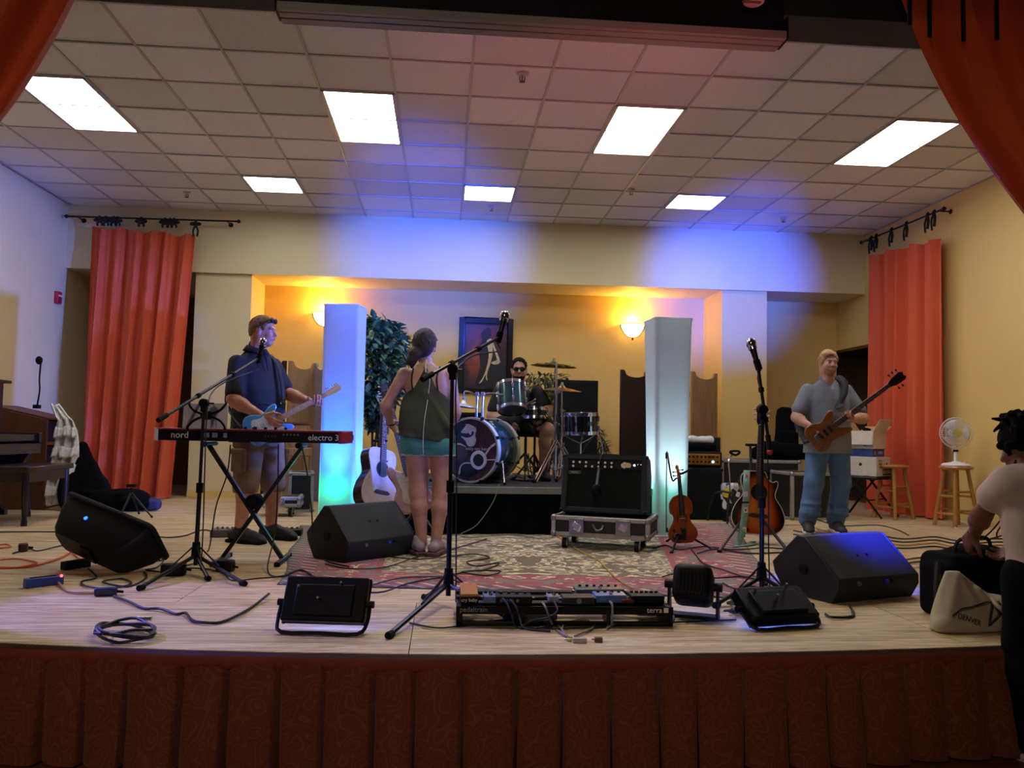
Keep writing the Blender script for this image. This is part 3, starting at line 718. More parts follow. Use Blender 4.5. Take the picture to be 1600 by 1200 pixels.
# --- folding screens
m_dwood = mat('dark_stained_panel', '#1d1312', .45, var=.3, scale=6, stretch=(6, 6, .6)); m_ywood = mat('bare_plywood_panel', '#a5845a', .6, c2='#8a6a44', scale=5, stretch=(6, 6, .6)); m_gpan = mat('grey_mauve_panel', '#8a8088', .6, var=.1)
def panel(parent, a, b, h, m, z0=0., thick=.03):
    L = (Vector(b)-Vector(a)).length; x = (Vector(b)-Vector(a)).normalized(); M = frame(a, x, (0, 0, 1), x.cross(Vector((0, 0, 1))))
    o_ = [(0, z0), (L, z0), (L, h), (L-.05, h), (L-.07, h-.03)]+[(L/2+(L/2-.07)*cos(t_), h-.035-.055*sin(t_)) for t_ in [pi*i/10 for i in range(11)]]+[(.07, h-.03), (.05, h), (0, h)]
    MB().prism(o_, thick, M).build('screen_panel', m, parent, smooth=0, bev=.003)
def screen(lab, segs, h):
    t = thing('folding_screen', lab, 'folding screen', (0, 0, 0), 0, 'scalloped folding screens')
    for (pa, Ya, pb, Yb, m) in segs:
        a, b = at(pa, 640, Ya), at(pb, 640, Yb); a.z = b.z = 0; panel(t, a, b, h, m)
    for i in range(len(segs)-1):
        a = at(segs[i][2], 640, segs[i][3])
        for z in (.3, .85, 1.4): MB().cyl((a.x, a.y-.02, z-.04), (a.x, a.y-.02, z+.04), .012, n=8).build('hinge', m_brass, t)
screen('scalloped folding screen behind the guitarist, dark and bare wood panels', [(414, 10.35, 446, 10.1, m_dwood), (448, 10.1, 491, 10.4, m_ywood), (493, 10.4, 516, 10.0, m_gpan)], 1.7)
screen('scalloped folding screen behind the right column, dark and bare panels', [(968, 10.2, 1012, 10.4, m_dwood), (1014, 10.4, 1076, 10.2, m_dwood), (1079, 10.2, 1118, 10.5, m_ywood)], 1.7)
# --- tall black cabinets
def cabinet_box(name, lab, cat, px0, px1, ytop, Y, dep, m=m_tolex, zb=0., rz=0.):
    a, b = at(px0, ytop, Y), at(px1, ytop, Y); z = (a.z+b.z)/2; t = thing(name, lab, cat, ((a.x+b.x)/2, Y+dep/2, zb), R_(rz)); w = b.x-a.x
    MB().box((0, 0, (z-zb)/2), (w, dep, z-zb)).build('cabinet_shell', m, t, bev=.008)
    return t, w, z-zb, dep
t, w, h, d = cabinet_box('speaker_cabinet', 'tall plain black speaker cabinet behind the snare drum', 'speaker', 872, 935, 594, 9.75, .4)
MB().box((0, -d/2-.006, h/2), (w-.05, .012, h-.06)).build('speaker_grille', m_grille, t, bev=.004)
for s in (-1, 1): MB().box((s*(w/2+.002), 0, h*.7), (.006, .16, .05)).build('side_handle', m_blk, t, bev=.002)
t, w, h, d = cabinet_box('road_case', 'black case standing behind the bass drum left side', 'case', 700, 752, 645, 9.3, .4)
f = MB()
for s in (-1, 1): f.box((s*(w/2-.01), -d/2, h/2), (.03, .03, h)); f.box((0, -d/2, h/2+s*(h/2-.01)), (w, .03, .03))
f.build('edge_trim', m_blkm, t, bev=.004)
# --- plants
def leaf_mat(name, a, b):
    k = NT(name); v = k.coord(); n = k.noise(v, 9, 2); k.l(k.ramp(n, [(.35, lin(a)), (.65, lin(b))]), k.b.inputs['Base Color']); k.b.inputs['Roughness'].default_value = .38; return k.m
m_leaf = leaf_mat('ficus_leaf', '#2b4a2c', '#4d6e45'); m_olive = leaf_mat('olive_leaf', '#2c3b26', '#56633f'); m_bark = mat('thin_bark', '#4a3526', .8, var=.3); m_pot = mat('dark_wicker_pot', '#2a2018', .8, var=.4, bump=.6, bscale=60)
def plant(lab, px, Y, ztop, zc, rad, n, lm, ls, stems=3, zb=0., seed=1, wide=.42, pot=True, low=.95):
    rd = random.Random(seed); p = at(px, 650, Y); t = thing('potted_plant', lab, 'plant', (p.x, Y, zb)); ztop -= zb; zc -= zb
    if pot:
        MB().lathe([(0, 0), (.11, 0), (.15, .26), (.165, .27), (.165, .29), (.145, .29), (.135, .25), (0, .25)], 20).build('pot', m_pot, t)
    b = MB(); tips = []
    for s in range(stems):
        a = 2*pi*s/stems; pts = [(.04*cos(a), .04*sin(a), .2 if pot else 0), (.05*cos(a+1), .05*sin(a+1), zc*.4), (.05*cos(a+2), .05*sin(a+2), zc*.75), (.1*cos(a), .1*sin(a), zc+.2)]
        b.tube(pts, [.017, .014, .012, .006], 6, 4)
        for q in range(9):
            z = zc-.25+rd.random()*(ztop-zc+.1); aa = rd.random()*6.28; r = rad*rd.uniform(.5, 1)
            b.tube([(.05*cos(a+2), .05*sin(a+2), z-.15), (r*.6*cos(aa), r*.6*sin(aa), z), (r*cos(aa), r*sin(aa), z+.02)], [.005, .003, .002], 4, 3); tips.append((aa, r, z))
    b.build('stem', m_bark, t)
    L = MB()
    for q in range(n):
        u = rd.random(); z = zc-rad*low+(ztop-zc+rad*low)*u**.8; zz = (z-zc)/(max(ztop-zc, rad))
        rr_ = rad*math.sqrt(max(.05, 1-(zz*.95)**2))*rd.random()**.4; aa = rd.random()*6.28
        c_ = Vector((rr_*cos(aa), rr_*sin(aa), z)); dr = Vector((cos(aa), sin(aa), rd.uniform(-1.1, .3))).normalized()
        E = Euler((rd.uniform(-.8, .8), rd.uniform(-.8, .8), rd.uniform(-.8, .8))).to_matrix(); dr = E @ dr; sd = dr.cross(Vector((rd.uniform(-.4, .4), rd.uniform(-.4, .4), 1))).normalized(); up = sd.cross(dr); s_ = ls*rd.uniform(.7, 1.25); w_ = wide*s_
        L.add([c_, c_+dr*s_*.35+sd*w_*.5+up*s_*.06, c_+dr*s_*.35, c_+dr*s_*.35-sd*w_*.5+up*s_*.06, c_+dr*s_*.75+sd*w_*.32, c_+dr*s_*.75-up*s_*.05, c_+dr*s_*.75-sd*w_*.32, c_+dr*s_*1.1-up*s_*.12], [(0, 1, 2), (0, 2, 3), (1, 4, 5, 2), (2, 5, 6, 3), (4, 7, 5), (5, 7, 6)])
    o_ = L.build('foliage', lm, t, smooth=0); o_['kind'] = 'stuff'; return t
plant('leafy green ficus tree between the green lit column and the woman', 590, 8.45, 2.02, 1.55, .30, 1500, m_leaf, .105, 4, 0, 3, .6, low=2.2)
plant('bushy dark potted plant behind the drummer under the vented cymbal', 853, 10.6, 1.65, 1.4, .34, 520, m_olive, .11, 4, 0, 5, .3)
plant('dark narrow plant beside the tall black speaker cabinet', 934, 10.5, .95, .55, .15, 240, m_olive, .09, 3, 0, 8, .3)
# ================================================================== DRUM KIT
m_green = mat('dark_green_lacquer', '#24473c', .22, .35, var=.25, scale=3, coat=.6); m_skin_head = mat('smoky_drum_head', '#2b4a40', .3, var=.2); m_bronze = mat('bronze_cymbal', '#8a6f3c', .3, .9, var=.2, scale=8)
RT = RZ+.018   # riser top
def tripod(parent, base, z0, spread, hub, mtl, n=3, a0=0., foot=True, r=.009, name='leg', double=False):
    for i in range(n):
        a = a0+2*pi*i/n; d_ = Vector((cos(a), sin(a), 0)); f = Vector(base)+d_*spread; f.z = z0+.012
        m = MB(); m.cyl((base[0], base[1], hub), f, r, n=8); m.cyl((base[0]+d_.x*spread*.5, base[1]+d_.y*spread*.5, (hub+z0)/2), (base[0], base[1], z0+(hub-z0)*.25), r*.6, n=6)
        if double: sd = Vector((-d_.y, d_.x, 0))*.03; m.cyl(Vector((base[0], base[1], hub))+sd, f+sd, r*.7, n=6)
        lg = m.build(name, mtl, parent)
        if foot: MB().cyl(f+Vector((0, 0, .012))-d_*.01, f+d_*.015+Vector((0, 0, -.002)), r*1.7, r*1.9, n=10).build('rubber_foot', m_rub, lg)
def drum(parent, r, h, lugs, shell=m_green, hoop=m_chrome, head=m_skin_head, lug_m=m_chrome):
    """drum along local z, bottom at 0; parent is an Empty"""
    MB().lathe([(r*.97, .0), (r, .004), (r, h-.004), (r*.97, h)], 40).build('shell', shell, parent)
    for z, nm in ((0, 'bottom_hoop'), (h, 'top_hoop')):
        MB().lathe([(r*.99, z-.016), (r*1.035, z-.016), (r*1.04, z), (r*1.035, z+.016), (r*.99, z+.016)], 40).build(nm, hoop, parent)
    for z in (-.006, h+.006): MB().lathe([(0, z), (r*.99, z)], 40).build('drum_head', head, parent)
    for i in range(lugs):
        a = 2*pi*(i+.5)/lugs; m = MB(); R3 = Matrix.Rotation(a, 3, 'Z'); c_ = lambda q, z: R3 @ Vector((q, 0, z))
        for z in (h*.24, h*.76): m.box(c_(r+.01, z), (.022, .018, min(.05, h*.3)), R=R3)
        m.cyl(c_(r*1.03+.004, -.01), c_(r*1.03+.004, h+.01), .003, n=6); m.build('tension_lug', lug_m, parent, bev=.003)
# bass drum
n_ = Vector((-.53, -.848, 0)); ctr = at(735.5, 705, 7.5); ctr.z = RT+.30
t = thing('bass_drum', 'green bass drum with dark printed front head and white ringed port', 'drum', (ctr.x, ctr.y, RT)); BR = .285; bd = .40
Mb = face_M((0, 0, .30), n_) ; Mbi = Mb
def bm_(prof, nm, m, nn=48): return MB().lathe(prof, nn, Mb).build(nm, m, t)
bm_([(BR*.985, -bd), (BR, -bd+.01), (BR, -.01), (BR*.985, 0)], 'shell', m_green)
m_hoopw = mat('ivory_hoop', '#b9b59c', .35, var=.1); m_hoopg = mat('dark_hoop', '#18201c', .3)
bm_([(BR*.97, -.03), (BR*1.045, -.03), (BR*1.05, .0), (BR*1.045, .022), (BR*.985, .022)], 'front_hoop', m_hoopw)
bm_([(BR*.97, -bd-.022), (BR*1.045, -bd-.022), (BR*1.05, -bd), (BR*1.045, -bd+.03), (BR*.985, -bd+.03)], 'rear_hoop', m_hoopw)
def bhead():
    k = NT('printed_drum_head'); v = k.coord(); n = k.noise(k.coord((4, 4, 1)), 5, 4); k.l(k.ramp(n, [(.3, lin('#20110f')), (.5, lin('#3d2320')), (.7, lin('#5a3a33'))]), k.b.inputs['Base Color']); k.b.inputs['Roughness'].default_value = .3; return k.m
bm_([(.058, .01), (BR*.98, .01)], 'front_head', bhead()); bm_([(0, -bd-.008), (BR*.98, -bd-.008)], 'rear_head', m_skin_head)
def bpatch(nm, pts, m, z=.0115, sub=4):
    q = MB(); q.prism(crom2(pts, sub) if sub else pts, .0012, Mb @ Matrix.Translation((0, 0, z))); q.build(nm, m, t, smooth=0)
PX, PY = .09, -.09
m_ink = mat('ivory_ink', '#c9c0b8', .4, var=.25, scale=40); m_inkb = mat('black_ink', '#0d0a0c', .4); m_inkbr = mat('brown_ink', '#4a3a33', .4, var=.4, scale=30, stretch=(1, 1, 8)); m_ring = mat('white_ring', '#d8dad8', .4, var=.04)
MB().lathe([(.056, .012), (.056, .017), (.082, .017), (.086, .012)], 32, Mb @ Matrix.Translation((PX, PY, 0))).build('port_ring', m_ring, t)
# the port opening: the head is built as a ring around its own centre, so close it and lay a dark disc inside the ring as the hole's painted shade
MB().lathe([(0, .0105), (.06, .0105)], 24, Mb).build('head_centre', bhead(), t); MB().lathe([(0, .0125), (.056, .0125)], 24, Mb @ Matrix.Translation((PX, PY, 0))).build('port_shade_disc', mat('port_shade', '#141a14', .5), t)
bpatch('printed_face', [(-.13, .2), (-.04, .235), (.02, .22), (.06, .19), (.05, .13), (.06, .09), (.04, .04), (-.02, .035), (-.06, .09), (-.12, .12), (-.16, .1), (-.15, .16)], m_ink)
bpatch('printed_hair', [(-.17, .16), (-.1, .24), (-.05, .225), (-.1, .16), (-.03, .15), (.03, .17), (.025, .13), (-.04, .11), (-.1, .12), (-.03, .03), (-.06, .02), (-.13, .08), (-.2, .09)], m_inkb, .0128)
bpatch('printed_eye', [(-.015, .155), (.0, .175), (.015, .16), (.005, .135)], m_ink, .014)
bpatch('printed_shape', [(-.24, .0), (-.18, .04), (-.1, .05), (-.04, .02), (-.03, -.04), (-.07, -.09), (-.16, -.1), (-.25, -.09)], m_inkbr, .0122)
bpatch('printed_line', [(-.25, -.02), (-.2, .03), (-.12, .06), (-.05, .035), (-.05, .025), (-.12, .045), (-.19, .018), (-.25, -.035)], m_ink, .0134)
bpatch('printed_line', [(.15, -.04), (.2, .03), (.255, .07), (.258, .05), (.21, .015), (.165, -.045)], m_ink, .0134)
bpatch('printed_line', [(.17, -.08), (.27, -.075), (.27, -.085), (.17, -.09)], m_ink, .0134, 0)
bpatch('printed_shape', [(-.1, -.2), (-.08, -.14), (-.02, -.12), (.04, -.13), (.09, -.19), (.02, -.24), (-.04, -.26), (-.1, -.24)], m_inkb, .0122)
bpatch('printed_line', [(-.115, -.22), (-.1, -.15), (-.05, -.115), (.01, -.115), (.01, -.125), (-.05, -.127), (-.09, -.155), (-.1, -.22)], m_ink, .0134)
text('head_lettering', 'wally eye band', .042, m_ink, t, Mb @ Matrix.Translation((.075, .012, .0135)), .001)
for i in range(8):
    a = 2*pi*(i+.5)/8; m = MB(); e = Mb @ Vector((BR*1.06*cos(a), BR*1.06*sin(a), .01)); e2 = Mb @ Vector((BR*1.04*cos(a), BR*1.04*sin(a), -bd-.01)); m.box(e, (.03, .03, .03)); m.box(e2, (.03, .03, .03)); m.box(Mb @ Vector(((BR+.012)*cos(a), (BR+.012)*sin(a), -.11)), (.02, .03, .02)); m.box(Mb @ Vector(((BR+.012)*cos(a), (BR+.012)*sin(a), -bd+.11)), (.02, .03, .02)); m.cyl(e, e2, .004, n=6); m.build('tension_rod', m_blkm, t, bev=.004)
for s in (-1, 1):
    a = Mb @ Vector((s*BR*.92, -.1, -.12)); b = Mb @ Vector((s*(BR+.1), -.3+.012, .06)); m = MB(); m.cyl(a, b, .008, n=8); m.cyl(a, a.lerp(b, .35), .013, n=8); g_ = m.build('spur', m_chrome, t); MB().sph(b, .014, 8, 6).build('spur_tip', m_rub, g_)
# tom posts on the bass drum
Tm = thing('tom_holder', 'pair of chrome tom posts rising from the bass drum', 'drum hardware', (0, 0, 0))
for px in (744.5, 753.5):
    a, b = at(px, 652, 7.66), at(px+1, 616, 7.66); m = MB(); m.cyl((a.x, a.y, RT+.575), b, .0125, n=10); m.build('post', m_chrome, Tm); MB().box(b, (.035, .035, .04)).build('post_clamp', m_steel, Tm, bev=.004)
b = at(754.5, 616, 7.66); e = at(785, 617, 7.7); MB().tube([b, b.lerp(e, .5)+Vector((0, 0, .01)), e], .009, 8, 3).build('tom_arm', m_chrome, Tm)
b = at(745.5, 618, 7.66); e = at(725, 612, 7.66); MB().tube([b, b.lerp(e, .6)+Vector((0, 0, .012)), e], .008, 8, 3).build('cymbal_arm', m_chrome, Tm); e2 = at(724, 628, 7.66); MB().cyl(e, e2, .006, n=8).build('cymbal_rod', m_chrome, Tm)
MB().box((at(749, 655, 7.66).x, 7.66, RT+.585), (.09, .06, .035)).build('mount_plate', m_blkm, Tm, bev=.006)
# cymbals
def cymbal(name, lab, c, r, tilt, m, holes=False, bell=.035):
    t_ = thing(name, lab, 'cymbal', c, rot=(tilt[0], tilt[1], 0)); pr = [(0, bell), (r*.1, bell*.9), (r*.19, bell*.35), (r*.24, bell*.2), (r*.6, -.004), (r, -.022), (r, -.024), (r*.6, -.007), (r*.24, bell*.15), (0, bell*.8)]
    MB().lathe(pr, 48).build('cymbal_disc', m, t_)
    if holes:
        for i in range(24):
            a = 2*pi*i/24; q = r*(.5 if i % 3 == 0 else .68 if i % 3 == 1 else .85); zz = bell*.2-(q/r-.24)/.76*(.022+bell*.2)
            MB().lathe([(0, -.004), (.021, -.003), (.021, .004), (0, .005)], 12, Matrix.Translation((q*cos(a), q*sin(a), zz))).build('vent_disc', mat('vent_shade', '#17130c', .7), t_)
    MB().lathe([(0, bell+.03), (.012, bell+.028), (.018, bell), (0, bell)], 12).build('felt_nut', mat('green_felt', '#7fa07a', .9), t_); return t_
c1 = at(865, 569, 8.0); cymbal('cymbal', 'vented crash cymbal high above the drummer on the right', c1, .225, (R_(1), R_(3), 0), m_bronze, True, .03)
c2 = at(878, 607, 8.35); cymbal('cymbal', 'plain cymbal lower right, in front of the tall black cabinet', (c2.x, 8.35, c2.z), .2, (R_(4), R_(2), 0), m_bronze)
c3 = at(724, 632, 7.66); cymbal('cymbal', 'small pale splash cymbal left of the tom posts', c3, .12, (R_(-2), R_(5), 0), mat('pale_cymbal', '#d8d2b8', .3, .7), bell=.05)
# cymbal stands
def stand(lab, top, z0, spread, m, mic=False, a0=.4, double=True, boost=None):
    t_ = thing('cymbal_stand', lab, 'cymbal stand', (top[0], top[1], z0)); H = top[2]-z0
    MB().cyl((0, 0, .03), (0, 0, H*.5), .0135, n=10).build('lower_tube', m, t_); MB().cyl((0, 0, H*.48), (0, 0, H), .009, n=10).build('upper_tube', m, t_)
    for z in (.48, .75): MB().cyl((0, 0, H*z-.02), (0, 0, H*z+.02), .019, n=12).box((.025, 0, H*z), (.03, .012, .02)).build('clamp', m_steel, t_, bev=.002)
    tripod(t_, (0, 0, 0), 0, spread, min(.4, H*.4), m, 3, a0, double=double, r=.0105)
stand('chrome double braced cymbal stand in front of the drummer knee', (c1.x, c1.y-.22, c1.z), RT, .27, m_chrome, a0=-pi/2-.9)
stand('thin cymbal stand before the tall black cabinet', (c2.x, 8.35, c2.z), RT, .22, m_chrome, a0=.2)
# rack tom
c = at(800.5, 640, 7.86); Rt = Matrix.Rotation(R_(-21), 4, 'X')
t = thing('rack_tom', 'dark green rack tom tilted in front of the drummer', 'drum', c, rot=(R_(-21), R_(-2), 0)); drum(t, .14, .25, 6, head=m_skin_head)
# snare on stand right
c = at(907, 676, 7.75); t = thing('snare_drum', 'black snare drum with chrome lugs on a stand at the kit right', 'drum', c, rot=(R_(3), R_(-2), 0)); drum(t, .165, .175, 8, shell=mat('black_gloss_shell', '#0e1414', .2, coat=.5))
s = thing('snare_stand', 'chrome snare stand at the kit right behind the combo amp', 'drum stand', (c.x, c.y, RT)); H = c.z-RT
MB().cyl((0, 0, .05), (0, 0, H-.09), .011, n=10).build('stand_tube', m_chrome, s)
for i in range(3):
    a = i*2.094+.5; MB().tube([(0, 0, H-.1), (.1*cos(a), .1*sin(a), H-.06), (.15*cos(a), .15*sin(a), H-.03), (.176*cos(a), .176*sin(a), H+.012)], .007, 6, 4).build('basket_arm', m_chrome, s)
tripod(s, (0, 0, 0), 0, .22, .24, m_chrome, 3, .9); MB().cyl((0, 0, H*.5-.02), (0, 0, H*.5+.02), .02, n=10).box((.03, 0, H*.5), (.04, .01, .016)).build('clamp', m_steel, s)
# small drum beside drummer hand
c = at(836, 653, 8.0); t = thing('side_snare', 'small chrome rimmed snare between the rack tom and drummer hand', 'drum', (c.x, 8.0, c.z), rot=(R_(-5), 0, 0)); drum(t, .12, .085, 6, shell=mat('smoke_shell', '#20262e', .25, .4))
s = thing('snare_stand', 'black snare stand low between the drummer knees', 'drum stand', (c.x, 8.0, RT)); H = c.z-RT-.01
MB().cyl((0, 0, .05), (0, 0, H-.05), .012, n=10).build('stand_tube', m_blkm, s); tripod(s, (0, 0, 0), 0, .2, .26, m_blkm, 3, 1.1)
for i in range(3): a = i*2.094; MB().tube([(0, 0, H-.08), (.08*cos(a), .08*sin(a), H-.04), (.13*cos(a), .13*sin(a), H+.005)], .006, 6, 3).build('basket_arm', m_blkm, s)
# throne
TH = at(822, 690, 8.45); t = thing('drum_throne', 'black round drum throne under the drummer', 'stool', (TH.x, 8.5, RT))
MB().lathe([(0, .42), (.15, .42), (.17, .44), (.17, .49), (.15, .505), (0, .51)], 28).build('seat', m_blkfab, t); MB().cyl((0, 0, .06), (0, 0, .43), .015, n=10).build('seat_post', m_blkm, t); tripod(t, (0, 0, 0), 0, .24, .25, m_blkm, 3, .6, double=True)
# bass drum pedal and hi-hat pedal
t = thing('kick_pedal', 'dark kick drum pedal behind the bass drum', 'pedal', (at(815, 750, 7.95).x, 7.95, RT), R_(30))
MB().box((0, 0, .008), (.1, .26, .012)).build('pedal_base', m_blkm, t, bev=.003); MB().box((0, 0, .04), (.075, .24, .01), R=Matrix.Rotation(R_(12), 3, 'X')).build('footboard', m_steel, t, bev=.003)
MB().cyl((-.05, -.12, .01), (-.05, -.12, .14), .007, n=8).cyl((.05, -.12, .01), (.05, -.12, .14), .007, n=8).cyl((-.05, -.12, .14), (.05, -.12, .14), .006, n=8).build('pedal_frame', m_chrome, t)
# sticks
for dx, lab in ((0, 'pale drumstick held in the drummer right hand'),):
    a, b = at(822, 633, 8.05), at(836, 624, 7.9); tag(MB().cyl(a, b, .008, .006, n=8).sph(b, .009, 8, 6).build('drumstick', mat('pale_hickory', '#cdb78c', .5)), lab, 'drumstick')
# ================================================================== COMBO AMP AND CASE
m_caseb = mat('black_case_laminate', '#14120e', .55, var=.2); m_extr = mat('aluminium_extrusion', '#aaa89f', .45, .5, var=.12)
def flight_case(name, lab, c, rz, w, d, h, zb=0., casters=False, latches=0, tilt=None):
    t = thing(name, lab, 'flight case', (c[0], c[1], zb), R_(rz)); z0 = .1 if casters else .0
    MB().box((0, 0, z0+h/2), (w-.012, d-.012, h-.012)).build('case_panel', m_caseb, t, smooth=0)
    e = MB(); q = .032
    for sx in (-1, 1):
        for sy in (-1, 1): e.box((sx*(w/2-q/2), sy*(d/2-q/2), z0+h/2), (q, q, h))
    for sz in (0, 1):
        z = z0+q/2+sz*(h-q)
        for s_ in (-1, 1): e.box((0, s_*(d/2-q/2), z), (w, q, q)); e.box((s_*(w/2-q/2), 0, z), (q, d, q))
    e.build('edge_extrusion', m_extr, t, bev=.004)
    for sx in (-1, 1):
        for sy in (-1, 1):
            for sz in (0, 1): MB().sph((sx*(w/2-.018), sy*(d/2-.018), z0+.018+sz*(h-.036)), .028, 10, 8).build('ball_corner', m_steel, t)
    for i in range(latches):
        x = (-.5+(i+.5)/latches)*w*.95; L = MB().box((x, -d/2-.004, z0+h*.52), (.115, .012, h*.78)).build('recessed_latch', m_steel, t, bev=.004)
        MB().box((x, -d/2-.012, z0+h*.55), (.06, .01, .05), R=Matrix.Rotation(.5, 3, 'Y')).cyl((x, -d/2-.018, z0+h*.55), (x, -d/2-.008, z0+h*.55), .018, n=10).build('butterfly_twist', m_chrome, L, bev=.002)
    if casters:
        for sx in (-1, 1):
            for sy in (-1, 1):
                x, y = sx*(w/2-.1), sy*(d/2-.06); c_ = MB().box((x, y, .095), (.09, .07, .012)).box((x-.02, y, .065), (.006, .05, .06)).box((x+.02, y, .065), (.006, .05, .06)).build('caster_fork', m_steel, t); MB().cyl((x-.016, y-.015, .042), (x+.016, y-.015, .042), .042, n=18).build('caster_wheel', m_blk, c_); MB().cyl((x-.018, y-.015, .042), (x+.018, y-.015, .042), .022, n=14).build('wheel_hub', m_white, c_)
    return t
fl_, fr_ = gr(868, 846), gr(1005, 862); cc = (fl_+fr_)/2; ang = math.degrees(math.atan2(fr_.y-fl_.y, fr_.x-fl_.x)); cc = Vector((1.285, 6.45, 0)); ang = -22
CW, CD, CHh = .76, .46, .155
fc = flight_case('amp_case', 'black and aluminium flight case on casters under the combo amp', (cc.x, cc.y), ang, CW, CD, CHh, 0, True, 2)
MB().tube([(-.05, -.25, .2), (-.02, -.262, .16), (.02, -.262, .17), (.03, -.25, .2)], .008, 6, 4).build('case_handle', m_steel, fc); MB().box((-.17, -.243, .17), (.05, .004, .045), R=Matrix.Rotation(.4, 3, 'Y')).build('paper_tag', m_white, fc)
t = thing('combo_amplifier', 'black combo guitar amplifier leaning back on its flight case', 'amplifier', (cc.x, cc.y+.0, .258), rot=(R_(-11), 0, R_(ang)))
AW, AH, AD = .67, .45, .26
prof = [(-AD/2, 0), (AD/2, 0), (AD/2, AH*.72), (AD/2-.10, AH), (-AD/2, AH)]
Mx = frame((-AW/2, 0, 0), (0, 1, 0), (0, 0, 1), (1, 0, 0))
MB().prism([(y+.012, z) for y, z in prof], AW, Mx).build('amp_shell', m_tolex, t, bev=.008)
e = MB()
for s_ in (-1, 1): e.box((s_*(AW/2-.02), -AD/2+.004, AH/2), (.04, .026, AH)); e.box((0, -AD/2+.004, AH/2+s_*(AH/2-.018)), (AW-.08, .026, .036))
e.build('front_frame', mat('grey_tolex_edge', '#26292b', .65, var=.2, scale=300, spec=.25), t, bev=.005)
MB().box((0, -AD/2+.008, AH*.4), (AW-.08, .012, AH*.69)).build('grille_cloth', m_grille, t, smooth=0)
cp = MB().box((0, -AD/2+.008, AH*.835), (AW-.08, .014, AH*.16)).build('control_panel', m_blk, t, smooth=0)
for r_ in range(2):
    for i in range(9):
        if (r_, i) in ((0, 3), (1, 1), (0, 7), (1, 7)): continue
        x = -AW/2+.085+i*.051; z = AH*.865-r_*.032; kn = MB().cyl((x, -AD/2-.002, z), (x, -AD/2-.014, z), .010, .008, n=12).build('knob', m_white, cp)
MB().prism([(x*.042, z*.022) for x, z in ((-1, .2), (-.7, .8), (0, 1), (.7, .8), (1, .1), (.8, -.8), (-.8, -.8))], .004, frame((.17, -AD/2-.001, AH*.83), (1, 0, 0), (0, 0, 1), (0, -1, 0))).build('gold_emblem', mat('cream_gold_plate', '#cdbb86', .4, .3), cp)
MB().sph((.235, -AD/2-.004, AH*.835), .008, 8, 6).build('pilot_lamp', emat('blue_pilot_lamp', '#9fc0ff', 6.), cp)
for x in (.262, .287): MB().cyl((x, -AD/2, AH*.83), (x, -AD/2-.016, AH*.845), .004, n=6).build('toggle_switch', m_chrome, cp)
bp = MB().box((-.235, -AD/2-.002, AH*.68), (.105, .008, .03)).build('badge', mat('dark_badge', '#3a4240', .4, .5), t, bev=.003); text('badge_lettering', 'MESA', .024, mat('silver_letter', '#9aa29e', .4, .6), bp, frame((-.235, -AD/2-.007, AH*.68), (1, 0, 0), (0, 0, 1), (0, -1, 0)), .001)
MB().tube([(-.1, -.02, AH+.002), (-.08, -.02, AH+.02), (.08, -.02, AH+.02), (.1, -.02, AH+.002)], .008, 6, 3).build('top_handle', m_rub, t)
for sx in (-1, 1):
    for z in (.012, AH-.012): MB().sph((sx*(AW/2-.006), -AD/2+.0, z), .016, 8, 6).build('corner_guard', m_blkm, t)
# microphone hung over the amp grille
Mw = Matrix.Translation((cc.x, cc.y, .258)) @ Euler((R_(-11), 0, R_(ang))).to_matrix().to_4x4()
t = thing('hanging_microphone', 'dark microphone hanging by its cable over the amp grille', 'microphone', (0, 0, 0)); Q = lambda x, y, z: Mw @ Vector((x, y, z))
MB().cyl(Q(-.035, -AD/2-.035, .34), Q(-.045, -AD/2-.04, .2), .012, .016, n=12).build('mic_body', m_steel, t); MB().sph(Q(-.05, -AD/2-.045, .165), (.034, .034, .05), 14, 10).build('mic_head', m_rub, t); MB().cyl(Q(-.045, -AD/2-.04, .205), Q(-.046, -AD/2-.04, .195), .028, n=14).build('mic_collar', m_chrome, t)
MB().tube([Q(-.035, -AD/2-.035, .33), Q(-.03, -AD/2-.03, AH-.02), Q(-.03, -AD/2+.05, AH+.025), Q(-.06, 0, AH+.12), Q(-.14, .1, AH+.2), Q(-.3, .25, AH+.0), Q(-.4, .4, 0)], .004, 6, 5).build('mic_cable', m_cable, t)
# ================================================================== BASS AMP STACK AND CASES
t, w, h, d = cabinet_box('bass_cabinet', 'black bass speaker cabinet right of the pale column', 'speaker', 1056, 1129, 731, 8.55, .42)
MB().box((0, -d/2-.006, h/2), (w-.04, .012, h-.05)).build('speaker_grille', m_grille, t, bev=.004)
for sx in (-1, 1):
    for z in (.02, h-.02): MB().sph((sx*(w/2-.012), -d/2+.006, z), .024, 8, 6).build('corner_guard', m_blk, t)
bx_, by_ = t.location.x, t.location.y
t = thing('bass_amplifier', 'gold fronted bass amplifier head on the black cabinet', 'amplifier', (bx_+.03, by_, h+.004)); w2 = w-.04
MB().box((0, 0, .085), (w2, .34, .16)).build('head_shell', m_tolex, t, bev=.012); gp = MB().box((0, -.172, .085), (w2-.05, .012, .115)).build('gold_panel', mat('amber_gold_panel', '#b07a2a', .4, .4, var=.15), t, bev=.003)
for r_ in range(2):
    for i in range(9):
        if i == 7 and r_ == 1: continue
        x = -w2/2+.06+i*(w2-.12)/8; MB().cyl((x, -.178, .112-r_*.052), (x, -.196, .112-r_*.052), .011, n=10).build('knob', m_blk, gp)
MB().cyl((w2/2-.105, -.178, .06), (w2/2-.105, -.186, .06), .013, n=10).build('blue_lamp', emat('blue_lamp', '#5f9dff', 5.), gp); MB().box((w2/2-.13, -.18, .112), (.07, .006, .03)).build('name_plate', mat('brown_plate', '#6a4518', .5), gp)
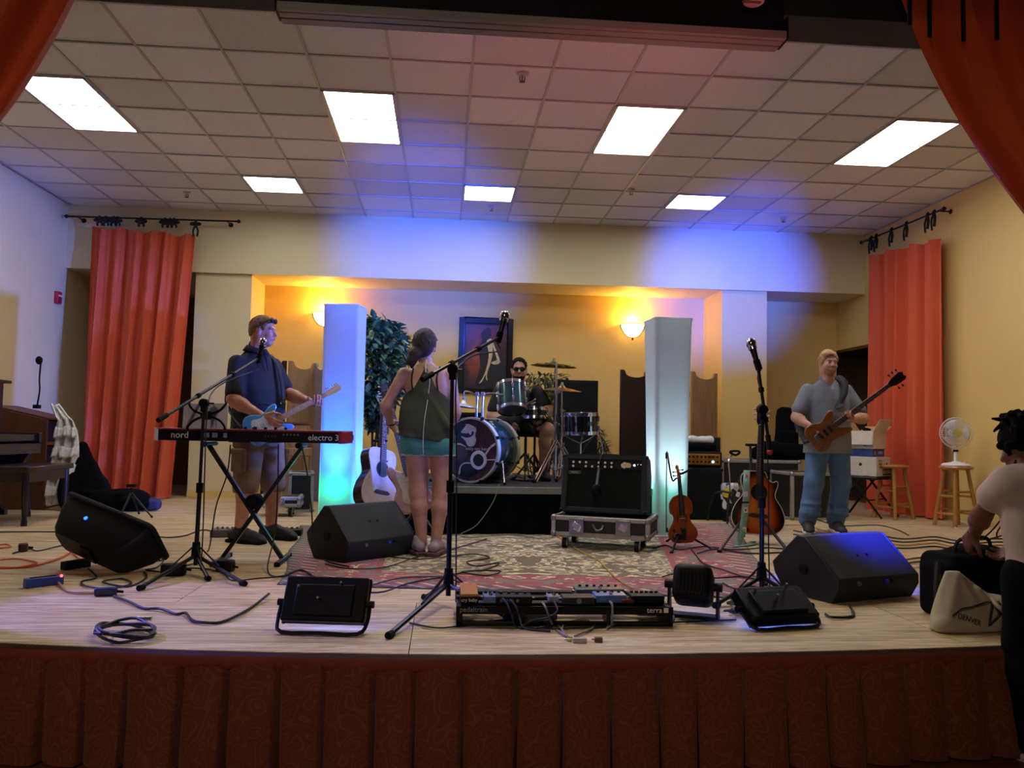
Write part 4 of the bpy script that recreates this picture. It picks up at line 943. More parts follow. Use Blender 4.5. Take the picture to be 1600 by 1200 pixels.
s = SDF((-.3, -.2, -.02), (.3, .2, .14), .008); s.box((0, 0, .05), (.24, .14, .045), .04).ell((-.14, 0, .07), (.12, .12, .05), k=.03); bg = s.build('soft_bag', m_blkfab); bg.location = (bx_-.02, by_, h+.17); tag(bg, 'flat black cloth bag on the bass amplifier head', 'bag')
s = SDF((-.25, -.12, -.02), (.25, .12, .12), .007); s.chain([(-.17, 0, .04), (-.05, -.01, .035), (.06, 0, .03), (.15, .01, .035)], [.03, .038, .036, .045], .03).box((-.15, 0, .035), (.06, .05, .018), .012); tw = s.build('rolled_towel', mat('white_terry', '#d6d3cc', .9, var=.1, bump=.4, bscale=200)); tw.location = (bx_+.02, by_-.05, h+.262); tag(tw, 'white rolled towel on top of the bass amplifier', 'towel')
p = at(1085, 690, 8.95); t, w, h, d = cabinet_box('black_crate', 'black crate standing behind the bass amplifier', 'crate', 1064, 1126, 683, 9.1, .4); MB().box((0, -d/2-.003, h-.06), (.14, .008, .04)).build('handle_slot', m_rub, t, bev=.002)
g = gr(1205, 792); flight_case('road_case', 'tall black road case behind the acoustic guitar, under black bags', (at(1191, 760, 9.15).x, 9.4), -3, .92, .5, .62)
flight_case('road_case', 'black road case just behind the bassist legs', (at(1262, 770, 8.75).x, 8.84), 4, .56, .5, .51)
flight_case('road_case', 'small silver edged road case behind the guitarist legs', (at(465, 770, 8.9).x, 9.1), 10, .26, .4, .42)
flight_case('mixer_case', 'low silver case on casters behind the guitarist shorts', (at(436, 770, 8.5).x, 8.6), 5, .42, .34, .10, 0, True, 1)
# gig bags
s = SDF((-.25, -.2, -.05), (.25, .2, 1.2), .01); s.stack([(0, 0, 0, .17, .07), (.2, 0, 0, .15, .08), (.38, 0, 0, .125, .075), (.58, 0, 0, .118, .06), (.66, 0, 0, .1, .05), (.69, 0, 0, .06, .03)], k=.02); s.box((0, -.08, .25), (.12, .03, .14), .025, k=.02); gb = s.build('gig_bag', m_blkfab); q = at(1228, 640, 9.55); gb.location = (q.x, 9.55, .6); gb.rotation_euler = (R_(-6), R_(2), 0); gb.location.z = .56; tag(gb, 'tall upright black gig bag behind the bassist', 'bag')
s = SDF((-.6, -.25, -.02), (.6, .25, .4), .012); s.chain([(-.45, 0, .08), (-.15, .03, .12), (.1, -.02, .1), (.4, 0, .1)], [.09, .12, .11, .09], .05).ell((-.3, 0, .15), (.14, .12, .1), k=.05).ell((.25, .0, .12), (.2, .14, .09), k=.05); b2 = s.build('soft_bag', m_blkfab); q = at(1230, 715, 9.35); b2.scale = (.78, .8, .85); b2.location = (q.x, 9.4, .625); tag(b2, 'crumpled black bags lying on the road cases', 'bag')
# sticker covered cajon-like case
def sticker_mat():
    k = NT('sticker_collage'); v = k.coord(); vo = k.new('ShaderNodeTexVoronoi'); vo.inputs['Scale'].default_value = 17; k.l(v, vo.inputs['Vector']); sp = k.new('ShaderNodeSeparateColor'); k.l(vo.outputs['Color'], sp.inputs[0]); k.l(k.ramp(sp.outputs[0], [(0, lin('#0c0c0c')), (.4, lin('#d8d8d8')), (.6, lin('#101214')), (.8, lin('#a9b0b6')), (.93, lin('#b03a3a'))], 'CONSTANT'), k.b.inputs['Base Color']); return k.m
p = at(1142, 770, 8.42); t = thing('sticker_case', 'small case covered in black and white stickers beside the bass cabinet', 'case', (p.x, 8.42, 0), R_(-10)); MB().box((0, 0, .26), (.2, .14, .28)).build('case_body', sticker_mat(), t, bev=.03); MB().cyl((-.05, -.071, .3), (-.05, -.076, .3), .05, n=20).build('yellow_sticker', mat('yellow_sticker', '#d8c92a', .5), t); MB().box((0, 0, .06), (.17, .12, .12)).build('case_foot', m_blk, t, bev=.01)
# walking-stick seat / cane handle stand
t = thing('guitar_stand', 'tall empty guitar stand with triangular black yoke by the bass cabinet', 'stand', (at(1136, 800, 8.15).x, 8.15, 0)); A = lambda px, py: at(px, py, 8.15)-t.location
MB().tube([A(1141, 768), A(1139, 735), A(1138, 722), A(1141, 714), A(1146, 710)], .009, 8, 4).build('stand_tube', m_chrome, t); MB().tube([A(1146, 710), A(1141, 707), A(1143, 705), A(1154, 705), A(1155, 708), A(1150, 711)], .012, 8, 3, True).build('yoke', m_rub, t); MB().tube([A(1141, 770), A(1137, 790), (A(1134, 812).x, -.05, .012)], .012, 8, 2).build('leg', m_blkm, t); MB().tube([A(1141, 770), (.1, .12, .3), (.16, .22, .012)], .012, 8, 2).build('leg', m_blkm, t); MB().tube([A(1141, 770), (-.08, .15, .3), (-.12, .25, .012)], .012, 8, 2).build('leg', m_blkm, t)
# ================================================================== STRINGED INSTRUMENTS
m_string = mat('nickel_string', '#b9b8b0', .3, .9); m_rose = mat('rosewood', '#3a2418', .4, var=.3, scale=20, stretch=(3, .4, 3)); m_maple = mat('maple_neck', '#c89a52', .35, var=.15, scale=10, stretch=(4, .4, 4), coat=.4); m_ebony = mat('ebony', '#120e10', .3, var=.2)
def gframe(p0, p1, nrm):
    y = (Vector(p1)-Vector(p0)).normalized(); z = Vector(nrm); z = (z-y*z.dot(y)).normalized(); return frame(p0, y.cross(z), y, z)
def body_prism(out, t, M, nm, m, par, bev=.01, z0=None, sub=5):
    return MB().prism(crom2(out, sub), t, M, -t/2 if z0 is None else z0).build(nm, m, par, bev=bev, smooth=50, segs=3)
def neck_parts(t, M, y0, y1, w0, w1, nk, fb, z=.02, frets=20, strings=6, ybr=None, inlay=True, th=.02):
    MB().add([(-w0/2, y0, z-th), (w0/2, y0, z-th), (w1/2, y1, z-th*.8), (-w1/2, y1, z-th*.8), (-w0/2, y0, z), (w0/2, y0, z), (w1/2, y1, z), (-w1/2, y1, z)], [(0, 3, 2, 1), (4, 5, 6, 7), (0, 1, 5, 4), (1, 2, 6, 5), (2, 3, 7, 6), (3, 0, 4, 7)], M).build('neck', nk, t, bev=.004)
    f = MB().add([(-w0/2, y0-.02, z), (w0/2, y0-.02, z), (w1/2, y1, z), (-w1/2, y1, z), (-w0/2, y0-.02, z+.006), (w0/2, y0-.02, z+.006), (w1/2, y1, z+.006), (-w1/2, y1, z+.006)], [(0, 3, 2, 1), (4, 5, 6, 7), (0, 1, 5, 4), (1, 2, 6, 5), (2, 3, 7, 6), (3, 0, 4, 7)], M).build('fretboard', fb, t, smooth=0)
    L = (y1-y0)*1.45; q = MB(); fr_y = []
    for i in range(1, frets+1):
        y = y1-L*(1-2**(-i/12)); fr_y.append(y)
        if y < y0-.015: break
        w = w1+(w0-w1)*(y1-y)/(y1-y0); q.box((0, y, z+.007), (w, .002, .002))
    q = MB([]) if False else q; o_ = MB(); o_.add(q.v, q.f, M); o_.build('fret_wire', m_string, f, smooth=0)
    if inlay:
        for i in (3, 5, 7, 9, 12):
            y = (fr_y[i-1]+fr_y[i-2])/2; MB().cyl((0, y, z+.0055), (0, y, z+.0072), .0045, n=8, M=M).build('inlay_dot', m_white, f)
    yb = ybr if ybr is not None else y0-.2; s = MB()
    for i in range(strings):
        u = -.5+i/(strings-1); s.cyl((u*w0*1.05, yb, z+.010), (u*w1*.85, y1, z+.009), .0009, n=4, M=M)
    s.build('string', m_string, t)
def tuners(t, M, pts, m, r=.006, ln=.03, side=None):
    for (x, y, z, s) in pts: MB().cyl((x, y, z), (x+s*ln*.5, y, z), .003, n=6, M=M).sph((x+s*ln*.75, y, z), (ln*.32, r*1.1, r*.8), 8, 6, M=M).build('tuner', m, t)
AC = [(0, 0), (.11, .008), (.185, .06), (.203, .135), (.175, .22), (.128, .29), (.125, .33), (.14, .385), (.14, .44), (.11, .478), (.04, .488), (-.04, .488), (-.11, .478), (-.14, .44), (-.14, .385), (-.125, .33), (-.128, .29), (-.175, .22), (-.203, .135), (-.185, .06), (-.11, .008)]
ACC = [(x, y) for x, y in AC[:7]]+[(.138, .375), (.142, .412), (.128, .425), (.105, .412), (.07, .43), (.045, .478), (.03, .488)]+AC[11:]
def burst_mat():
    k = NT('sunburst_lacquer'); v = k.coord(); sp = k.new('ShaderNodeSeparateXYZ'); k.l(v, sp.inputs[0])
    x = k.math('DIVIDE', sp.outputs[0], k.math('ADD', .135, k.math('MULTIPLY', k.math('ABSOLUTE', k.math('SUBTRACT', sp.outputs[1], .31)), .32)))
    y = k.math('DIVIDE', k.math('SUBTRACT', sp.outputs[1], .22), .28); d = k.math('SQRT', k.math('ADD', k.math('MULTIPLY', x, x), k.math('POWER', k.math('ABSOLUTE', y), 3.)))
    k.l(k.ramp(d, [(.35, lin('#c8701e')), (.62, lin('#a8430f')), (.85, lin('#3a1208')), (1, lin('#0e0606'))]), k.b.inputs['Base Color']); k.b.inputs['Roughness'].default_value = .2; k.b.inputs['Coat Weight'].default_value = .5; return k.m
def acoustic(lab, p0, p1, nrm, out, top, side, scale=1., strap=False, name='acoustic_guitar'):
    M0 = gframe(p0, p1, nrm); t = thing(name, lab, 'guitar', p0); t.matrix_world = M0 @ Matrix.Scale(scale, 4); I = Matrix.Identity(4); D_ = .10
    body_prism(out, D_, I, 'body', side, t, .006)
    body_prism([(x*.985, .244+(y-.244)*.985) for x, y in out], .004, I, 'soundboard', top, t, 0, D_/2-.001)
    b = MB(); c_ = crom2(out, 5); b.tube([(x, y, D_/2+.001) for x, y in c_], .004, 5, 0, True); b.build('binding', mat('ivory_binding', '#cfc7b4', .4), t)
    MB().cyl((0, .325, D_/2+.002), (0, .325, D_/2+.0045), .052, n=28).build('soundhole', mat('soundhole_shade', '#0a0706', .9), t)
    MB().lathe([(.052, .003), (.052, .0055), (.064, .0055), (.064, .003)], 28, Matrix.Translation((0, .325, D_/2))).build('rosette', m_ebony, t)
    MB().prism([(-.085, .14), (-.06, .128), (.06, .128), (.085, .14), (.06, .16), (-.06, .16)], .009, I, D_/2).build('bridge', m_rose, t, bev=.002)
    neck_parts(t, I, .40, .86, .056, .043, m_rose, m_rose, D_/2+.008, 20, 6, .15, True, .03)
    MB().prism([(-.022, .86), (.022, .86), (.036, .885), (.033, 1.02), (.012, 1.035), (-.012, 1.035), (-.033, 1.02), (-.036, .885)], .015, I, D_/2-.014).build('headstock', m_ebony, t, bev=.002)
    MB().box((0, .86, D_/2+.012), (.044, .006, .01)).build('nut', m_white, t)
    tuners(t, I, [(s_*.034, .905+i*.04, D_/2-.006, s_) for s_ in (-1, 1) for i in range(3)], m_chrome); return t
def gstand(name, lab, base, feet, yoke_z, m=m_blkm):
    t = thing(name, lab, 'stand', (base[0], base[1], 0)); B = Vector((base[0], base[1], 0))
    MB().cyl((0, .12, .28), (0, .16, yoke_z), .012, n=8).build('upright', m, t)
    for f in feet:
        f = Vector(f)-B; f.z = .014; lg = MB().cyl((0, .12, .3), f, .013, n=8).build('leg', m, t); MB().cyl(f+Vector((0, 0, .01)), f-Vector((0, 0, .012)), .018, n=10).build('rubber_foot', m_rub, lg)
    MB().tube([(-.12, -.1, .13), (-.12, .0, .09), (0, .11, .1), (.12, .0, .09), (.12, -.1, .13)], .011, 8, 4).cyl((0, .11, .1), (0, .13, .3), .011, n=8).build('cradle', m_rub, t)
    MB().tube([(-.05, .06, yoke_z), (-.05, .12, yoke_z), (0, .16, yoke_z), (.05, .12, yoke_z), (.05, .06, yoke_z)], .011, 8, 4).build('yoke', m_rub, t); return t
# sunburst acoustic on its stand
p0, p1 = at(1181, 836, 6.72), at(1188, 640, 6.92)
acg = acoustic('sunburst cutaway acoustic guitar with sage strap on a stand', p0, p1, (-.12, -1, .15), ACC, burst_mat(), mat('dark_mahogany', '#2a100a', .25, coat=.4), 1.08)
gstand('guitar_stand', 'black tripod stand under the sunburst acoustic guitar', (p0.x+.02, 6.74), [gr(1124, 864), gr(1234, 868), (p0.x+.05, 7.15, 0)], .82)
m_strap = mat('sage_green_webbing', '#86b39a', .8, var=.12, scale=40, bump=.3, bscale=300)
def ribbon(pts, w, sub=5, side=(1, 0, 0)):
    P = crom([Vector(p) for p in pts], sub); m = MB(); S = Vector(side)*w/2; vs = []
    for p in P: vs += [p-S, p+S]
    m.add(vs, [(2*i, 2*i+1, 2*i+3, 2*i+2) for i in range(len(P)-1)]); return m
q = [at(1167, 735, 6.63), at(1166, 755, 6.56), at(1166, 775, 6.56), at(1164, 800, 6.56), at(1161, 822, 6.55), at(1157, 840, 6.53), at(1152, 856, 6.5), at(1150, 866, 6.46), at(1157, 872, 6.5), at(1168, 870, 6.56), at(1175, 858, 6.62), at(1176, 846, 6.72)]
for p in q: p.z = max(p.z, .012)
sw = ribbon(q, .056).build('strap', m_strap, None, smooth=80, solid=.004); tag(sw, 'sage green webbing strap hanging from the sunburst acoustic guitar', 'strap')
for i, (px, py, c) in enumerate(((1167, 744, '#d86a4a'), (1165, 772, '#d9dccf'), (1165, 797, '#c23a2e'), (1163, 828, '#c9b93a'))):
    p = at(px, py, 6.545); pt = MB().box(p, (.034, .003, .042)).build('strap_patch', m_white, sw); MB().box(p+Vector((0, -.003, 0)), (.014, .003, .02)).build('patch_motif', mat('patch_motif_'+'abcd'[i], c, .7), pt)
bk = at(1164, 785, 6.55); MB().box(bk, (.066, .008, .012)).build('buckle', m_blk, sw)
# acoustic and electric near the woman
p0, p1 = at(588, 800, 6.75), at(594, 610, 7.05)
acoustic('dark sided acoustic guitar with pale top standing behind the left wedge monitor', p0, p1, (.75, -.66, .15), AC, mat('pale_spruce', '#c9b7b0', .35, coat=.3), mat('dark_rosewood_side', '#2a1210', .25, coat=.4), 1.06)
gstand('guitar_stand', 'black stand under the dark sided acoustic guitar', (p0.x, 6.82), [(p0.x-.22, 6.68, 0), (p0.x+.2, 6.62, 0), (p0.x, 7.1, 0)], .8)
SB = [(.0, .0), (.1, .005), (.158, .06), (.15, .14), (.118, .2), (.125, .25), (.15, .31), (.155, .37), (.12, .385), (.085, .35), (.04, .325), (-.03, .33), (-.07, .37), (-.1, .42), (-.14, .43), (-.155, .37), (-.135, .28), (-.12, .2), (-.15, .13), (-.152, .06), (-.1, .0)]
def electric(name, lab, p0, p1, nrm, bm__, guard, neckm, board, L=1.0, strings=6, bass=False, hs=m_maple, scale=1.):
    t = thing(name, lab, 'guitar', p0); t.matrix_world = gframe(p0, p1, nrm) @ Matrix.Scale(scale, 4); I = Matrix.Identity(4)
    out = [(-x, y) for x, y in SB]
    body_prism(out, .045, I, 'body', bm__, t, .012)
    if guard: body_prism([(-.1, .1), (-.03, .07), (.06, .1), (.1, .18), (.09, .26), (.11, .33), (.08, .34), (.03, .3), (-.04, .3), (-.09, .34), (-.1, .26), (-.085, .18)], .003, I, 'pickguard', guard, t, 0, .0225, 4)
    yN = .88*L if not bass else 1.0
    neck_parts(t, I, .3, yN, .058, .043, neckm, board, .026, 21, strings, .09, True, .024)
    for y in (.13, .19, .25): MB().box((0, y, .029), (.075, .018 if not bass else .03, .012), R=Matrix.Rotation(.12 if y < .15 else 0, 3, 'Z')).build('pickup', m_white if guard else m_blk, t, bev=.003)
    MB().box((0, .085, .03), (.08, .035, .014)).build('bridge', m_chrome, t, bev=.003)
    for i in range(3 if not bass else 4): MB().cyl((.075+.015*i, .13-.035*i, .024), (.075+.015*i, .13-.035*i, .042), .011, n=12).build('knob', m_white if guard else m_chrome, t)
    if not bass:
        MB().prism(crom2([(-.022, yN), (.022, yN), (.028, yN+.05), (.03, yN+.13), (.012, yN+.165), (-.02, yN+.165), (-.045, yN+.15), (-.04, yN+.12), (-.035, yN+.05)], 3), .014, I, .006).build('headstock', hs, t, bev=.002)
        tuners(t, I, [(-.038, yN+.025+i*.024, .013, -1) for i in range(6)], m_chrome, ln=.026)
    else:
        MB().prism([(-.022, yN), (.022, yN), (.045, yN+.06), (.05, yN+.16), (.03, yN+.19), (0, yN+.175), (-.03, yN+.19), (-.05, yN+.16), (-.045, yN+.06)], .015, I, .006).build('headstock', hs, t, bev=.003)
        tuners(t, I, [(s_*.05, yN+.06+i*.045, .012, s_) for s_ in (-1, 1) for i in range(3 if s_ < 0 else 2)], m_blkm, .011, .045)
    for y in (0, .43): MB().cyl((-.13 if y else 0, y, 0), (-.135 if y else 0, y+.012 if y else -.012, 0), .006, n=8).build('strap_button', m_chrome, t)
    return t
p0, p1 = at(652, 800, 6.42), at(604, 618, 6.62); electric('electric_guitar', 'pale electric guitar on a stand whose neck the woman touches', p0, p1, (.35, -.9, .2), mat('blush_lacquer', '#c9a3a8', .25, coat=.5), mat('cream_guard', '#d9d2c4', .35), m_rose, m_rose, .95, hs=m_ebony)
gstand('guitar_stand', 'black stand under the pale electric guitar by the woman', (p0.x, 6.42), [(p0.x-.2, 6.3, 0), (p0.x+.2, 6.26, 0), (p0.x, 6.75, 0)], .78)
# violin
VO = [(0, 0), (.06, .004), (.1, .045), (.102, .09), (.082, .125), (.078, .132), (.066, .15), (.056, .18), (.06, .205), (.076, .218), (.082, .24), (.08, .29), (.055, .335), (.02, .352), (0, .354)]
VO = VO+[(-x, y) for x, y in VO[-2:0:-1]]
p0, p1 = at(1068, 848, 6.45), at(1058, 725, 6.55); Lv = (p1-p0).length
t = thing('violin', 'amber brown violin standing upright on a small stand', 'violin', p0); t.matrix_world = gframe(p0, p1, (-.1, -1, .12)) @ Matrix.Scale(Lv/.59, 4); I = Matrix.Identity(4)
m_vio = mat('amber_violin_varnish', '#a8520f', .22, c2='#6e2a08', scale=6, coat=.6)
body_prism(VO, .034, I, 'ribs', mat('violin_rib', '#6a3010', .3), t, .003); body_prism([(x*1.03, .177+(y-.177)*1.015) for x, y in VO], .008, I, 'top_plate', m_vio, t, .004, .015); body_prism([(x*1.03, .177+(y-.177)*1.015) for x, y in VO], .008, I, 'back_plate', m_vio, t, .004, -.024)
MB().prism([(-.011, .2), (.011, .2), (.021, .2), (.012, .48), (-.012, .48), (-.021, .2)], .006, Matrix.Translation((0, 0, .034)), .0).build('fingerboard', m_ebony, t, bev=.002); MB().box((0, .41, .024), (.022, .14, .02)).build('neck', m_vio, t, bev=.006)
MB().prism([(-.022, .11), (.022, .11), (.012, .02), (-.012, .02)], .008, Matrix.Translation((0, 0, .03))).build('tailpiece', m_ebony, t, bev=.002); MB().prism([(-.021, 0), (.021, 0), (.018, .03), (-.018, .03)], .005, frame((0, .18, .022), (1, 0, 0), (0, 0, 1), (0, -1, 0))).build('bridge', m_maple, t)
MB().tube([(0, .48, .022), (0, .53, .014), (0, .56, .0), (0, .575, -.012), (0, .565, -.025), (0, .553, -.015)], [.011, .011, .01, .011, .012, .009], 8, 4).build('scroll', m_vio, t)
for i, s_ in enumerate((-1, 1, -1, 1)): MB().cyl((0, .5+.014*i, .012), (s_*.032, .5+.014*i, .012), .003, n=6).sph((s_*.036, .5+.014*i, .012), (.008, .007, .004), 8, 6).build('peg', m_ebony, t)
MB().sph((-.05, .045, .03), (.036, .026, .008), 14, 8).build('chin_rest', m_ebony, t)
for s_ in (-1, 1): MB().tube([(s_*.032, .15, .0245), (s_*.037, .17, .0245), (s_*.03, .195, .0245), (s_*.035, .215, .0245)], .0025, 5, 4).build('sound_hole', m_ebony, t)
s = MB()
for i in range(4): s.cyl((-.01+i*.0067, .1, .04), (-.006+i*.004, .49, .041), .0007, n=4)
s.build('string', m_string, t)
t = thing('violin_stand', 'small black violin stand with a bow hook at the left', 'stand', (p0.x, 6.5, 0)); B = t.location
MB().cyl((0, .06, .12), at(1062, 738, 6.62)-B, .008, n=8).build('upright', m_blkm, t)
for f in (gr(1049, 866), gr(1112, 860), Vector((p0.x-.05, 6.75, 0))):
    f = f-B; f.z = .012; MB().cyl((0, .04, .12), f, .009, n=8).sph(f, .014, 8, 6).build('leg', m_blkm, t)
MB().tube([(-.08, -.06, .14), (-.06, .02, .1), (0, .05, .11), (.06, .02, .1), (.08, -.06, .14)], .008, 8, 4).build('cradle', m_rub, t); MB().tube([at(1064, 745, 6.6)-B, at(1056, 748, 6.6)-B, at(1051, 751, 6.6)-B, at(1047, 735, 6.6)-B, at(1043, 708, 6.6)-B], .007, 6, 4).build('bow_hook', m_blkm, t); MB().box(at(1042, 712, 6.6)-B, (.02, .03, .05)).build('hook_clip', m_blk, t, bev=.004); MB().tube([at(1062, 741, 6.55)-B, at(1070, 738, 6.5)-B, at(1084, 731, 6.55)-B], .008, 6, 3).build('neck_rest', m_rub, t)
t = thing('violin_bow', 'violin bow hanging beside the violin', 'bow', (0, 0, 0)); MB().tube([at(1042, 705, 6.57), at(1041, 760, 6.57), at(1041, 832, 6.57)], .004, 6, 3).build('bow_stick', m_rose, t); MB().cyl(at(1043.5, 708, 6.57), at(1043, 826, 6.57), .002, n=5).build('bow_hair', m_white, t); MB().box(at(1042, 828, 6.57), (.014, .012, .04)).build('frog', m_ebony, t)
# ================================================================== MICROPHONE STANDS
def mic(t, p, d, m=m_chrome, r=.03):
    p = Vector(p); d = Vector(d).normalized(); MB().cyl(p-d*.16, p-d*.02, .011, .02, n=12).build('mic_handle', m_blkm, t); MB().sph(p+d*.012, (r, r, r*1.1), 14, 10).build('mic_grille', m, t); MB().cyl(p-d*.024, p-d*.008, .026, n=14).build('mic_collar', m_chrome, t); MB().cyl(p-d*.15, p-d*.09, .02, n=10).build('mic_clip', m_rub, t)
def mic_stand(lab, base, feet, top, b0, b1, micd, m=m_blkm, hubz=.14, boomr=.0095):
    t = thing('microphone_stand', lab, 'mic stand', (base[0], base[1], 0)); B = Vector((base[0], base[1], 0)); top, b0, b1 = Vector(top)-B, Vector(b0)-B, Vector(b1)-B
    MB().cyl((0, 0, .05), top*.52+Vector((0, 0, .0)), .0135, n=10).build('lower_tube', m, t); MB().cyl(top*.5, top, .010, n=10).build('upper_tube', m, t); MB().cyl(top*.5-Vector((0, 0, .03)), top*.5+Vector((0, 0, .03)), .021, n=12).build('height_clutch', m_rub, t)
    MB().cyl((0, 0, hubz-.05), (0, 0, hubz+.05), .03, .022, n=12).build('tripod_hub', m_rub, t)
    for f in feet:
        f = Vector(f)-B; f.z = .016; lg = MB().cyl((0, 0, hubz-.03), f, .012, n=8).cyl(f*.5+Vector((0, 0, hubz*.5)), (0, 0, hubz+.04), .005, n=6).build('leg', m, t); d_ = f.normalized(); MB().cyl(f-d_*.03, f+d_*.015, .016, n=10).build('rubber_foot', m_rub, lg)
    MB().cyl(b0, b1, boomr, n=10).build('boom_arm', m, t); d_ = (b1-b0).normalized(); MB().cyl(b0, b0+d_*.09, .015, n=10).build('boom_grip', m_rub, t); MB().cyl(top-Vector((0, .025, 0)), top+Vector((0, .025, 0)), .028, n=14).box(top+Vector((0, 0, -.03)), (.035, .035, .05)).build('boom_clutch', m_rub, t, bev=.004); MB().cyl(top+Vector((0, .02, 0)), top+Vector((.05, .035, 0)), .006, n=6).build('wing_screw', m_blk, t)
    for u in (.35, .7): q_ = b0.lerp(b1, u); MB().cyl(q_-d_*.012, q_+d_*.012, .016, n=10).build('cable_clip', m_rub, t)
    if micd is not None:
        mic(t, b1+Vector(micd).normalized()*.12, micd); c_ = [b1+Vector(micd).normalized()*-.04, b1+Vector((0, 0, -.08)), b1.lerp(b0, .3)+Vector((0, 0, -.03)), b1.lerp(b0, .5)+Vector((0, 0, -.03)), top+Vector((.02, 0, -.05)), top*.6+Vector((.03, -.02, 0)), top*.3+Vector((.035, -.01, 0)), Vector((.04, -.02, .02))]
        MB().tube(c_, .004, 6, 6).build('mic_cable', m_cable, t)
    return t
b = gr(305, 896); ms = mic_stand('microphone stand with boom over the red keyboard', b, [gr(219, 923), gr(381, 916), gr(325, 908), ][:3], at(319, 630, b.y), at(247, 657, 4.95), at(404, 560, 6.05), (.15, .35, 1))
b = gr(700, 946); mic_stand('tall microphone stand at front centre of the stage', b, [gr(608, 998), gr(810, 980), gr(664, 938)], at(707, 577, b.y), at(660, 593, 4.2), at(780, 527, 4.75), (.25, .1, 1), mat('blue_black_tube', '#0d1226', .3, .5))
b = gr(1190, 932); mic_stand('microphone stand with upright boom before the acoustic guitar', b, [gr(1118, 950), gr(1256, 946), gr(1196, 915)], at(1191, 640, b.y), at(1203, 704, b.y-.05), at(1184, 570, b.y+.12), (-.15, .1, .6)); MB().sph(at(1203, 706, b.y-.05)-Vector((b.x, b.y, 0)), .018, 8, 6).build('red_tip', mat('red_plastic_tip', '#c81e1e', .4), bpy.data.objects['microphone_stand.002'])
# tablet on the left stand
Tc = at(321, 650, 5.38); t = thing('tablet', 'silver tablet held by a black cross grip above the keyboard', 'tablet', Tc, rot=(R_(-14), R_(-2), R_(3)))
MB().box((0, 0, 0), (.275, .009, .165)).build('tablet_shell', mat('silver_back', '#a7a4a6', .4, .3, var=.05), t, bev=.004)
g_ = MB()
for sx in (-1, 1):
    for sz in (-1, 1): g_.tube([(.01, -.015, 0), (.01+sx*.075, -.014, sz*.03), (.01+sx*.11, -.012, sz*.07), (.01+sx*.112, .006, sz*.088)], .007, 6, 3)
g_.box((.01, -.015, 0), (.05, .02, .05)).cyl((.01, -.02, 0), (-.0, -.1, -.02), .01, n=8).build('cross_grip', m_rub, t)
# ================================================================== KEYBOARD
ka, kb = at(246, 677, 5.62), at(540, 683, 5.45); kx = (kb-ka); kl = Vector((kx.x, kx.y, 0)).length; kz = .80
t = thing('keyboard', 'red topped stage keyboard on a black stand, back side to the hall', 'keyboard', ((ka.x+kb.x)/2, (ka.y+kb.y)/2+.13, kz), math.atan2(kx.y, kx.x))
m_kred = mat('red_keyboard_case', '#8e1220', .35, var=.06, coat=.3); D2 = .14
MB().box((0, 0, .035), (kl-.05, .28, .07)).build('keyboard_body', m_blk, t, bev=.004); MB().box((0, .0, .076), (kl-.02, .284, .012)).build('red_top', m_kred, t, bev=.004)
for s_ in (-1, 1): MB().box((s_*(kl/2-.015), 0, .04), (.03, .286, .085)).build('end_cheek', m_kred if s_ > 0 else m_white, t, bev=.008)
m_kt = mat('pale_grey_print', '#e4e4e0', .5); FM = lambda x, z: frame((x, -.1425, z), (1, 0, 0), (0, 0, 1), (0, -1, 0))
text('brand_lettering', 'nord', .062, m_kt, t, FM(-kl/2+.175, .037), .001); text('model_lettering', 'electro 3', .056, m_kt, t, FM(kl/2-.125, .035), .001)
for x, w_ in ((-.285, .055), (-.22, .035), (-.15, .025)): MB().box((x, -.1415, .04), (w_, .003, .03)).build('rear_label', mat('pale_blue_label', '#8f9cc0', .5), t)
for i in range(4): MB().cyl((.12+.022*i, -.139, .04), (.12+.022*i, -.146, .04), .008, n=10).build('jack_socket', m_chrome, t)
for i in range(5): MB().cyl((.24+.024*i, -.139, .052), (.24+.024*i, -.146, .052), .006, n=10).build('jack_socket', m_steel, t)
kw = MB(); kbk = MB(); NK = 43; kwid = (kl-.2)/NK
for i in range(NK): MB.box(kw, (-kl/2+.12+kwid*(i+.5), .2, .062), (kwid*.94, .11, .018))
for i in range(NK):
    if i % 7 not in (2, 6): kbk.box((-kl/2+.12+kwid*(i+1), .175, .075), (kwid*.55, .065, .014))
MB().box((0, .2, .035), (kl-.05, .12, .04)).build('key_bed', m_kred, t); q = kw.build('white_keys', m_white, t, bev=.001); q['kind'] = 'stuff'; q = kbk.build('black_keys', m_blk, t); q['kind'] = 'stuff'
for i in range(8): MB().cyl((-.3+i*.07, .05, .082), (-.3+i*.07, .05, .098), .01, n=10).build('control_knob', m_blk, t)
KT = t.matrix_basis.copy(); kc = t.location
t = thing('keyboard_stand', 'black cross shaped keyboard stand', 'stand', (kc.x, kc.y, 0)); B = Vector((kc.x, kc.y, 0))
Yk = kc.y
def flr(px, py): p = at(px, py, Yk); return p-B
tl_, tr__ = flr(328, 694), flr(472, 697); bl_, br_ = gr(338, 882)-B, gr(447, 874)-B
